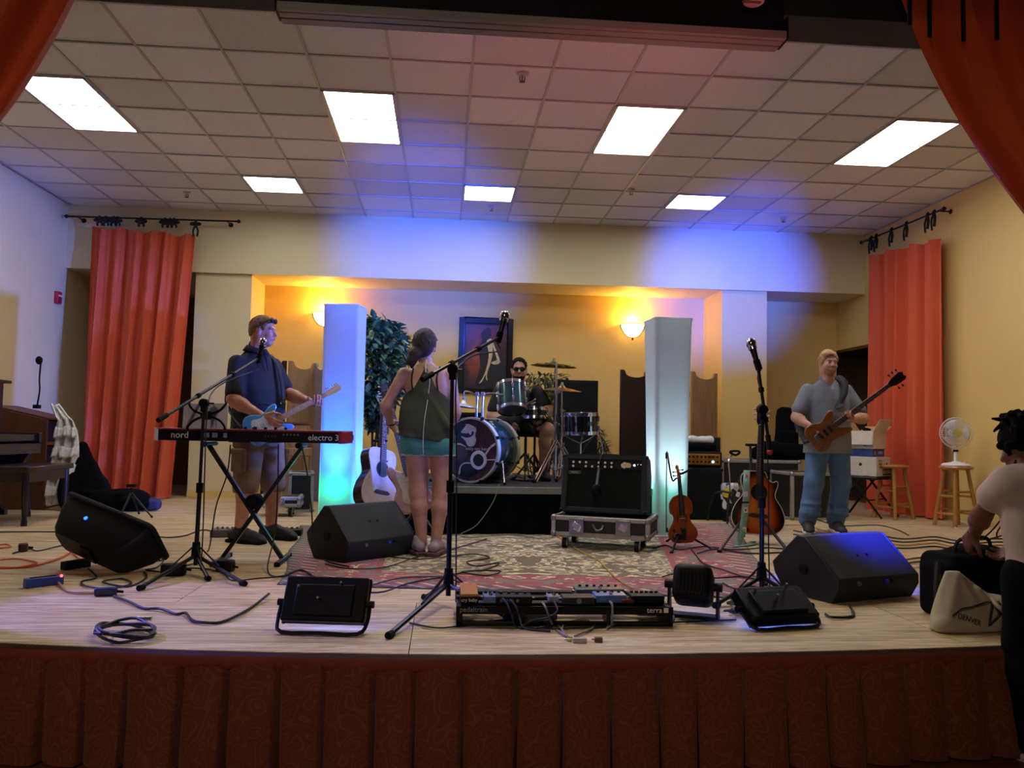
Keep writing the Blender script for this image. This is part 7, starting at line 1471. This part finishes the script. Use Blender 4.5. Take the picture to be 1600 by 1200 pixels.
S = SDF((-.12, -.2, 1.42), (.18, .1, 1.62), .0055); S.ell(q(0, .026, -.06), (.061, .070, .066), R3, k=0).ell(q(0, .068, -.1), (.029, .027, .025), R3, k=.02); S.ell(q(0, .06, .0), (.1, .1, .055), R3, k=.01, op='s').ell(q(0, .1, -.062), (.026, .03, .012), R3, k=.006, op='s').ell(q(0, -.03, -.04), (.1, .06, .09), R3, k=.01, op='s'); S.build('beard', mat('sandy_stubble', '#9c7048', .9, var=.25, scale=80, bump=.6, bscale=200), t)
m_gsh = cloth_mat('grey_cotton_shirt', '#7f858c', '#70757d'); S = SDF((-.45, -.35, .68), (.52, .3, 1.55), .0075); S.stack([(.73, .03, 0, .225, .16), (.9, .03, -.01, .215, .16), (1.1, .03, -.01, .205, .155), (1.26, .03, 0, .212, .135), (1.34, .03, 0, .185, .11), (1.39, .03, 0, .135, .09), (1.43, .03, 0, .085, .072)], k=.03); S.cap(shR, shR.lerp(elR, .72), .06, .072, k=.04).cap(shL, shL.lerp(elL, .72), .06, .072, k=.04).cap(nb+V((0, .0, -.02)), nb+V((0, 0, .01)), .072, k=.02); S.cap(nb+V((0, -.03, .0)), nb+V((0, -.05, .15)), .058, .07, k=.006, op='s').ell(nb+V((0, -.11, -.01)), (.035, .05, .075), k=.01, op='s'); S.cut((0, 0, -1), -.745)
gs = S.build('henley_shirt', m_gsh, t)
for z in (1.30, 1.25, 1.2): MB().sph((.03, -.165 if z < 1.25 else -.155+.1*(z-1.2), z), .007, 8, 6).build('button', m_gpan, gs)
m_jean = cloth_mat('faded_denim', '#6488ae', '#3a5d86', sc=5); S = SDF((-.36, -.3, .02), (.4, .25, .95), .0075); S.stack([(.76, .035, .0, .2, .135), (.95, .03, 0, .19, .13)], k=.04); 
for hp_, kn_, an_ in ((hipR, knR, anR), (hipL, knL, anL)):
    S.cap(hp_+V((0, 0, -.03)), kn_, .112, .088, k=.03).cap(kn_, an_+V((0, 0, .03)), .088, .082, k=.03)
    for i, z in enumerate((.12, .17, .24, .36)): S.ell(kn_.lerp(an_, .95-z*1.2)+V((.01*(-1)**i, -.03, 0)), (.088, .075, .022), k=.03)
S.cut((0, 0, -1), -.055); S.build('jeans', m_jean, t); m_gsn = mat('dark_grey_sneaker', '#26282c', .6, var=.3); shoe(t, anR, (-.35, -1, 0), m_gsn, m_white, .29, lace=m_gpan); shoe(t, anL, (-.15, -1, 0), m_gsn, m_white, .29, lace=m_gpan)
p0, p1 = B0+V((-.235, -.22, .84)), B0+V((.52, -.48, 1.48)); m_bass = mat('walnut_bass_body', '#8a5524', .3, c2='#6e3f18', scale=4, stretch=(6, .6, 4), coat=.4)
electric('bass_guitar', 'brown walnut bass guitar in the hands of the bearded man', p0, p1, (-.05, -1, .12), m_bass, None, m_maple, m_rose, 1., 5, True, m_ebony, (p1-p0).length/1.19)
tag(ribbon([p0+V((0, .06, 0)), B0+V((-.2, .14, 1.1)), B0+V((.0, .16, 1.35)), B0+V((.12, .06, 1.475)), B0+V((.15, -.08, 1.42)), B0+V((.12, -.155, 1.3)), B0+V((.05, -.19, 1.2)), p0.lerp(p1, .36)+V((-.03, -.0, .1))], .085, 6, (.9, 0, .35)).build('guitar_strap', m_tie, None, smooth=80, solid=.005), 'wide black strap over the shoulder of the bearded man', 'strap')
# ------------------------------------------------------------ drummer
m_sk3 = skin_mat('tan_skin', '#b58a6c', '#a37658'); D0 = V((TH.x, 8.5, RT)); t = thing('person', 'seated drummer in black shirt and sunglasses behind the rack tom', 'person', D0); L = lambda px, py, Y: at(px, py, Y)-D0
hc = L(811, 578, 8.36); Hd = hframe(hc, (-.08, -1, -.05)); nb = hc+V((.0, .03, -.16)); cx_ = nb.x+.02; shR, shL = nb+V((-.19, .02, -.06)), nb+V((.2, .02, -.06)); elR, wrR = nb+V((-.27, -.02, -.32)), nb+V((-.1, -.25, -.38)); elL, wrL = L(856, 640, 8.33), L(846, 654, 8.1); hipR, hipL = V((-.1, -.02, .58)), V((.1, -.02, .58)); knR, knL = L(779, 672, 8.02), L(855, 672, 8.02); anR, anL = V((knR.x-.02, knR.y+.08, .1)), L(849, 745, 8.1); anL.z = .1; knR.z = knL.z = min(knL.z, .56)
S = SDF((-.55, -.75, -.02), (.55, .3, hc.z+.2), .0066); head(S, Hd, .95, 1.05, nb, .06); S.stack([(.5, 0, 0, .17, .13), (.7, .0, .02, .18, .15), (nb.z-.18, cx_, .03, .17, .11), (nb.z-.08, cx_, .03, .12, .08), (nb.z, nb.x, .03, .06, .06)], k=.03)
arm(S, shR, elR, wrR, (.055, .048, .03)); arm(S, shL, elL, wrL, (.055, .048, .03)); leg(S, hipR, knR, anR, (.1, .07, .045)); leg(S, hipL, knL, anL, (.1, .07, .045)); hand(S, wrR, (.3, -.8, -.3), (0, -.3, -1), .7, 1); hand(S, wrL, (-.45, -.7, -.3), (0, -.3, -1), .7, -1)
S.build('body', m_sk3, t); face(t, Hd, .95, '#2a1c14', '#1a1210', '#9a6456', eyes=False); q = lambda x, y, z: Hd @ (V((x, y, z))*.95); R3 = Hd.to_3x3()
S = SDF(hc-V((.15, .18, .15)), hc+V((.15, .18, .17)), .006); S.ell(q(0, -.014, .042), (.079, .097, .091), R3, k=0).ell(q(0, .1, .015), (.07, .082, .088), R3, k=.01, op='s').ell(q(0, .02, -.11), (.13, .16, .09), R3, k=.02, op='s'); m_dk = mat('black_hair', '#0c0909', .95, spec=.15, var=.3, scale=60, bump=.5, bscale=150); tufts(S, Hd, .95, 110, 3, .03, .009); S.build('hair', m_dk, t)
S = SDF(hc-V((.12, .16, .2)), hc+V((.12, .12, .05)), .0055); S.ell(q(0, .026, -.06), (.063, .073, .068), R3, k=0).ell(q(0, .07, -.1), (.03, .028, .026), R3, k=.02); S.ell(q(0, .06, .012), (.1, .1, .056), R3, k=.01, op='s').ell(q(0, .1, -.064), (.024, .03, .010), R3, k=.004, op='s').ell(q(0, -.03, -.04), (.1, .06, .09), R3, k=.01, op='s')
for x in (-1, 1): S.ell(q(x*.04, .07, -.045), (.024, .05, .026), R3, k=.008, op='s')
S.build('beard', m_dk, t)
g2 = MB(); g2.tube([q(-.08, .0, .008), q(-.07, .06, .01), q(-.06, .09, .01)], .004, 6, 2).tube([q(.08, .0, .008), q(.07, .06, .01), q(.06, .09, .01)], .004, 6, 2).tube([q(-.062, .098, .018), q(0, .112, .018), q(.062, .098, .018)], .005, 6, 3); g2 = g2.build('sunglasses_frame', m_blk, t)
for x in (-1, 1): MB().sph(q(x*.034, .101, .004), (.031, .009, .021), 14, 8, R3).build('sunglasses_lens', mat('dark_lens', '#0a0a0d', .1, spec=.8), g2)
m_bts = cloth_mat('black_tshirt', '#101113'); S = SDF((-.5, -.35, .42), (.5, .35, nb.z+.12), .0078); S.stack([(.48, 0, .01, .215, .18), (.65, 0, .0, .215, .185), (nb.z-.22, cx_, .02, .212, .15), (nb.z-.12, cx_, .03, .19, .12), (nb.z-.06, cx_, .03, .14, .095), (nb.z-.01, nb.x, .03, .085, .078)], k=.03); S.cap(shR, shR.lerp(elR, .7), .066, .072, k=.04).cap(shL, shL.lerp(elL, .7), .066, .072, k=.04); S.cap(nb, nb+V((0, -.03, .15)), .062, .065, k=.006, op='s'); ts = S.build('tshirt', m_bts, t)
for (x, y, w_, r_) in ((845, 631, .07, 20), (847, 626, .05, 20)): MB().box(L(x-14, y+4, 8.22), (w_, .004, .014), R=Matrix.Rotation(R_(-r_), 3, 'Y')).build('shirt_print', m_ink, ts)
S = SDF((-.5, -.65, .3), (.5, .25, .75), .0078); S.stack([(.48, 0, 0, .2, .15), (.66, 0, .01, .19, .15)], k=.04); S.cap(hipR, hipR.lerp(knR, .78), .125, .115, k=.03).cap(hipL, hipL.lerp(knL, .78), .125, .115, k=.03); S.build('shorts', m_bts, t); shoe(t, anR, (-.1, -1, 0), m_bsh, m_rub, .28); shoe(t, anL, (.0, -1, 0), m_bsh, m_rub, .28)
# ------------------------------------------------------------ woman
m_sk4 = skin_mat('light_skin', '#c79a7c', '#b98a6e'); F0 = V((-.11, 6.0, .01)); t = thing('person', 'woman in olive halter top and teal shorts seen from behind', 'person', F0)
Hd = hframe((-.045, .02, 1.50), (.25, .97, .0), R_(-4)); nb = V((-.03, 0, 1.36)); shL, shR = V((-.19, .0, 1.295)), V((.145, .0, 1.305)); elL, wrL = V((-.315, .02, 1.06)), V((-.285, .16, .93)); elR, wrR = V((.19, .03, 1.02)), V((.15, .2, .93)); hipL, hipR = V((-.09, 0, .80)), V((.09, 0, .80)); knL, knR = V((-.065, .0, .44)), V((.105, .0, .44)); anL, anR = V((-.03, -.02, .085)), V((.07, -.04, .085))
S = SDF((-.45, -.3, -.02), (.35, .42, 1.68), .0062); head(S, Hd, .9, .92, nb, .046); S.stack([(.78, 0, .0, .165, .12), (.92, -.01, .01, .15, .105), (1.05, -.02, .01, .135, .095), (1.2, -.025, .0, .155, .095), (1.31, -.02, .0, .15, .075), (1.36, -.03, 0, .07, .05)], k=.03)
arm(S, shL, elL, wrL, (.045, .038, .024)); arm(S, shR, elR, wrR, (.045, .038, .024)); S.cap(hipL, knL, .095, .062, k=.04).cap(hipR, knR, .095, .062, k=.04)
for kn_, an_ in ((knL, anL), (knR, anR)): S.cap(kn_, kn_.lerp(an_, .3)+V((0, -.012, 0)), .06, .057, k=.04).cap(kn_.lerp(an_, .3)+V((0, -.012, 0)), an_, .057, .036, k=.03)
hand(S, wrL, (.35, .6, -.5), (.9, -.2, .3), .7, -1, .95); hand(S, wrR, (-.1, .6, -.6), (-.9, -.2, .3), .4, 1, .95); S.build('body', m_sk4, t); face(t, Hd, .9, '#4a3a2a', '#3a2a20')
q = lambda x, y, z: Hd @ (V((x, y, z))*.92); R3 = Hd.to_3x3(); S = SDF((-.25, -.2, 1.2), (.15, .2, 1.68), .006); S.ell(q(0, -.016, .038), (.085, .105, .1), R3, k=0).ell(q(0, -.06, -.02), (.072, .06, .075), R3, k=.03).ell(q(-.0, .11, -.03), (.1, .06, .09), R3, k=.015, op='s'); S.ell(q(.045, -.1, -.07), (.05, .045, .05), R3, k=.02).chain([q(.045, -.115, -.08), q(.06, -.12, -.13), q(.055, -.11, -.18)], [.042, .035, .012], .02); m_br = mat('dark_brown_hair', '#2c1d17', .6, var=.4, scale=40, stretch=(1, 1, 3), bump=.7, bscale=110); tufts(S, Hd, .92, 120, 4, .06, .010, .8, lowz=-.07); S.build('hair', m_br, t); MB().lathe([(.03, -.008), (.036, 0), (.03, .008)], 16, Matrix.Translation(q(.042, -.09, -.055)) @ Matrix.Rotation(.8, 4, 'X')).build('hair_tie', m_blk, t)
m_ol = cloth_mat('olive_jersey', '#3d4630', '#333b29'); S = SDF((-.4, -.32, .7), (.32, .35, 1.42), .0075); S.stack([(.80, .0, -.01, .205, .15), (.9, -.02, -.015, .2, .15), (1.02, -.03, -.01, .185, .13), (1.10, -.03, .0, .172, .115), (1.16, -.03, .0, .135, .112), (1.24, -.03, .0, .078, .108), (1.30, -.03, .0, .035, .1), (1.335, -.03, .0, .012, .09)], k=.02)
for i in range(4): S.cap((-.16+.1*i, -.135, .82+.03*i), (-.03, -.1, 1.15), .022, .012, k=.03)
S.cap((-.19, -.05, .80), (-.12, -.11, .80), .05, .06, k=.03); S.cut((-.15, 0, -1), -.805); tp_ = S.build('halter_top', m_ol, t)
for pts, m_, nm in (([(-.03, -.1, 1.3), (-.035, -.075, 1.36), (-.03, -.06, 1.395)], mat('pale_yellow_strap', '#c9c48a', .7), 'halter_strap'), ([(-.12, -.09, 1.16), (-.13, -.085, 1.25), (-.12, -.06, 1.33)], m_tie, 'bra_strap'), ([(.06, -.1, 1.17), (.05, -.09, 1.27), (.07, -.06, 1.345)], m_tie, 'bra_strap')): MB().tube(pts, .006, 6, 4).build(nm, m_, tp_)
cd = MB().tube([q(.03, -.05, -.1), V((-.005, -.1, 1.28)), V((-.01, -.125, 1.12)), V((-.03, -.175, .95)), V((-.035, -.19, .8)), V((-.03, -.17, .72))], .0022, 6, 5).build('earphone_cord', m_white, t)
m_sho = cloth_mat('teal_denim_shorts', '#4fa08e', '#3f8a7c'); S = SDF((-.3, -.3, .6), (.3, .25, .95), .0072); S.stack([(.76, 0, .0, .185, .14), (.92, 0, .0, .165, .125)], k=.04); S.cap(hipL, hipL.lerp(knL, .22), .112, .112, k=.03).cap(hipR, hipR.lerp(knR, .22), .112, .112, k=.03).ell((-.08, -.07, .8), (.09, .08, .09), k=.03).ell((.08, -.07, .8), (.09, .08, .09), k=.03); S.cut((0, 0, -1), -.705); ss = S.build('denim_shorts', m_sho, t)
for hp_, kn_ in ((hipL, knL), (hipR, knR)): c_ = hp_.lerp(kn_, .26); MB().tube([(c_.x+.112*cos(a), c_.y+.112*sin(a), .708+.004*sin(a*9)) for a in [2*pi*i/30 for i in range(30)]], .004, 5, 0, True).build('frayed_hem', m_ink, ss)
m_psh = mat('pink_grey_sneaker', '#8f9096', .6, c2='#a58a92', scale=25); shoe(t, anL+V((-.03, 0, 0)), (-.35, .94, 0), m_psh, mat('maroon_sole', '#5a3038', .6), .24, w=.84); shoe(t, anR, (.3, .94, 0), m_psh, mat('maroon_sole', '#5a3038', .6), .24, w=.84); MB().tube([wrL+V((.03*cos(a), .03*sin(a), .012*sin(a))) for a in [2*pi*i/16 for i in range(16)]], .006, 6, 0, True).build('bracelet', m_blk, t)
# ------------------------------------------------------------ person at right edge, standing on the hall floor
m_sk5 = skin_mat('brown_skin', '#7a4a34', '#6a3e2b'); Yr = 3.40; t = thing('person', 'person in white top leaning over a black bag at the right edge', 'person', (at(1640, 900, Yr).x, Yr, ZH)); O = V(t.location); L = lambda px, py, Y=Yr: at(px, py, Y)-O
hc = L(1597, 700, Yr+.08); Hd = hframe(hc, (-.35, .9, -.35)); nb = L(1612, 742, Yr); shL, shR = L(1572, 752, Yr+.02), L(1672, 752, Yr); elL, wrL = L(1533, 806, Yr+.2), L(1523, 832, Yr+.42); elR, wrR = L(1650, 850, Yr+.15), L(1590, 850, Yr+.4); hp = L(1640, 905, Yr-.02); hipL, hipR = hp+V((-.08, 0, 0)), hp+V((.09, 0, 0)); knL, knR = V((hipL.x, .03, .48)), V((hipR.x, .0, .48)); anL, anR = V((hipL.x, -.04, .09)), V((hipR.x, -.06, .09))
S = SDF((-.55, -.35, -.02), (.45, .7, hc.z+.2), .0066); head(S, Hd, .9, .95, nb, .048); S.chain([hp, hp.lerp(nb, .45), nb+V((0, 0, -.06))], [.12, .105, .11], .05); arm(S, shL, elL, wrL, (.045, .04, .025)); arm(S, shR, elR, wrR, (.045, .04, .025)); leg(S, hipL, knL, anL, (.085, .06, .042)); leg(S, hipR, knR, anR, (.085, .06, .042)); hand(S, wrL, (-.1, .6, -.7), (.7, .2, -.2), .5, 1, .95); hand(S, wrR, (-.4, .5, -.6), (-.5, .3, -.2), .5, -1, .95); S.build('body', m_sk5, t); face(t, Hd, .9, '#20140f', '#120c0a', '#6a3a34')
q = lambda x, y, z: Hd @ (V((x, y, z))*.92); R3 = Hd.to_3x3(); S = SDF(hc-V((.25, .25, .3)), hc+V((.25, .25, .3)), .0066); S.ell(q(0, -.02, .04), (.088, .106, .1), R3, k=0).ell(q(0, .11, -.03), (.1, .06, .09), R3, k=.015, op='s').ell(q(0, -.1, .09), (.07, .07, .07), R3, k=.04)
rg = random.Random(4)
for i in range(90):
    a, b_, e_ = rg.gauss(0, 1), rg.gauss(-.5, .8), rg.gauss(.5, .9); n3 = V((a, b_, e_)).normalized(); c_ = q(n3.x*.085, -.02+n3.y*.1, .04+n3.z*.1)
    if n3.y > .5: continue
    w3 = (Hd.to_3x3() @ n3); S.chain([c_, c_+w3*.016+V((rg.uniform(-.03, .03), rg.uniform(-.03, .03), rg.uniform(-.03, .02))), c_+w3*.02+V((rg.uniform(-.045, .045), rg.uniform(-.045, .045), rg.uniform(-.06, .02)))], [.017, .013, .006], .008)
S.build('hair', m_dk, t)
m_wt = cloth_mat('white_blush_top', '#cdb8ae', '#c2aaa0'); S = SDF((-.45, -.3, hp.z-.15), (.4, .4, nb.z+.1), .0075); S.chain([hp+V((0, 0, .02)), hp.lerp(nb, .5), nb+V((0, 0, -.07))], [.165, .135, .135], .06).cap(nb+V((-.1, 0, -.05)), nb+V((.1, 0, -.05)), .075, k=.04).cap(shL, shL.lerp(elL, .42), .062, .075, k=.03).cap(shR, shR.lerp(elR, .42), .062, .075, k=.03); S.cut((0, 0, -1), -(hp.z+.0)); S.cap(nb, nb+V((-.02, .05, .15)), .055, .06, k=.006, op='s'); S.build('blouse', m_wt, t)
S = SDF((-.35, -.3, .02), (.4, .3, hp.z+.12), .008); S.cap(hp+V((-.04, 0, -.02)), hp+V((.05, 0, -.02)), .14, k=.04); leg(S, hipL, knL, anL, (.115, .085, .075)); leg(S, hipR, knR, anR, (.115, .085, .075)); S.cut((0, 0, -1), -.05); S.build('black_trousers', m_blkfab, t); shoe(t, anL, (-.3, .95, 0), m_bsh, m_white, .25); shoe(t, anR, (.1, .95, 0), m_bsh, m_white, .25)
MB().tube([wrL+V((.028*cos(a), .028*sin(a), 0)) for a in [2*pi*i/16 for i in range(16)]], .005, 6, 0, True).build('bracelet', m_blk, t)
# bags by that person
p = gr(1530, 948); s = SDF((-.35, -.2, -.02), (.35, .35, .42), .01); s.box((0, .05, .16), (.2, .13, .16), .05, Matrix.Rotation(.2, 3, 'Z'), k=.02).box((-.17, .0, .14), (.06, .12, .14), .04, k=.02).ell((.05, .04, .31), (.17, .1, .05), k=.03).box((.02, -.1, .1), (.13, .035, .09), .03, k=.02); o = s.build('backpack', m_blkfab); o.location = (2.72, 4.05, 0); tag(o, 'bulky black bag on the stage beside the person at right', 'bag')
MB().tube([(-.1, .0, .32), (-.08, -.02, .39), (.06, -.02, .4), (.1, .0, .33)], .01, 6, 4).build('bag_handle', m_tie, o); MB().tube([(-.22, -.06, .28), (-.25, -.09, .15), (-.24, -.09, .02)], .018, 6, 3).build('side_strap', m_tie, o)
m_can = cloth_mat('natural_canvas', '#bfb49a', '#b0a48a', sc=6)
s = SDF((-.28, -.16, -.02), (.3, .2, .34), .008); s.stack([(.0, .0, 0, .22, .085), (.06, .0, 0, .215, .085), (.12, -.01, .01, .18, .07), (.19, -.05, .02, .11, .04), (.27, -.08, .03, .035, .02)], k=.02).ell((.13, 0, .09), (.1, .085, .07), k=.02).cap((-.18, -.05, .04), (-.08, .0, .25), .02, .012, k=.03).cap((.0, -.06, .06), (-.06, .0, .24), .018, .012, k=.02).cap((.1, -.07, .04), (.02, -.02, .19), .018, .014, k=.02).cap((-.2, -.04, .03), (.2, -.05, .03), .03, .03, k=.03); s.cut((0, 0, -1), -.003); o = s.build('tote_bag', m_can); q0 = gr(1518, 975); o.location = (2.53, 3.78, 0); o.rotation_euler = (0, 0, R_(8)); tag(o, 'slumped natural canvas tote bag with black printed mountain mark', 'bag')
m_pr = mat('black_print', '#24211f', .7)
Fp = frame((.0, -.094, .07), (1, 0, 0), (0, .12, 1), (0, -1, .12)) 
def tl(pts, w_=.006): MB().tube([Fp @ V((x, y, .004)) for x, y in pts], w_, 4).build('printed_mark', m_pr, o)
tl([(.035, .07), (.005, -.03), (.075, .02), (.055, .05)], .007); tl([(.075, .07), (.06, .02), (.1, .045), (.14, .03), (.135, -.045)], .006); tl([(-.19, .02), (-.14, .05), (-.08, .055), (.0, .075), (.07, .075)], .004)
text('bag_lettering', 'DENVER', .034, m_pr, o, Fp @ Matrix.Translation((-.1, -.0, .004)) @ Matrix.Rotation(-.33, 4, 'Z'), .002)
MB().tube([(.04, -.08, .16), (.03, -.13, .13), (.08, -.15, .1), (.16, -.13, .13), (.17, -.06, .17)], .01, 6, 5).build('bag_handle', m_can, o)
for i in range(7):
    a = at(1580+3*i, 790+4*i, 3.75); b_ = at(1535+12*i, 842, 3.95); mid = a.lerp(b_, .5)+V((.04*sin(i*2), .02*cos(i*3), -.03)); MB().tube([a, mid, b_], .004, 5, 5).build('cable_strand', m_cable, CB) if i else None
    if i == 0: CB = thing('cable_bundle', 'bundle of thin black cables held over the black bag at right', 'cable', (0, 0, 0)); MB().tube([a, mid, b_], .004, 5, 5).build('cable_strand', m_cable, CB)
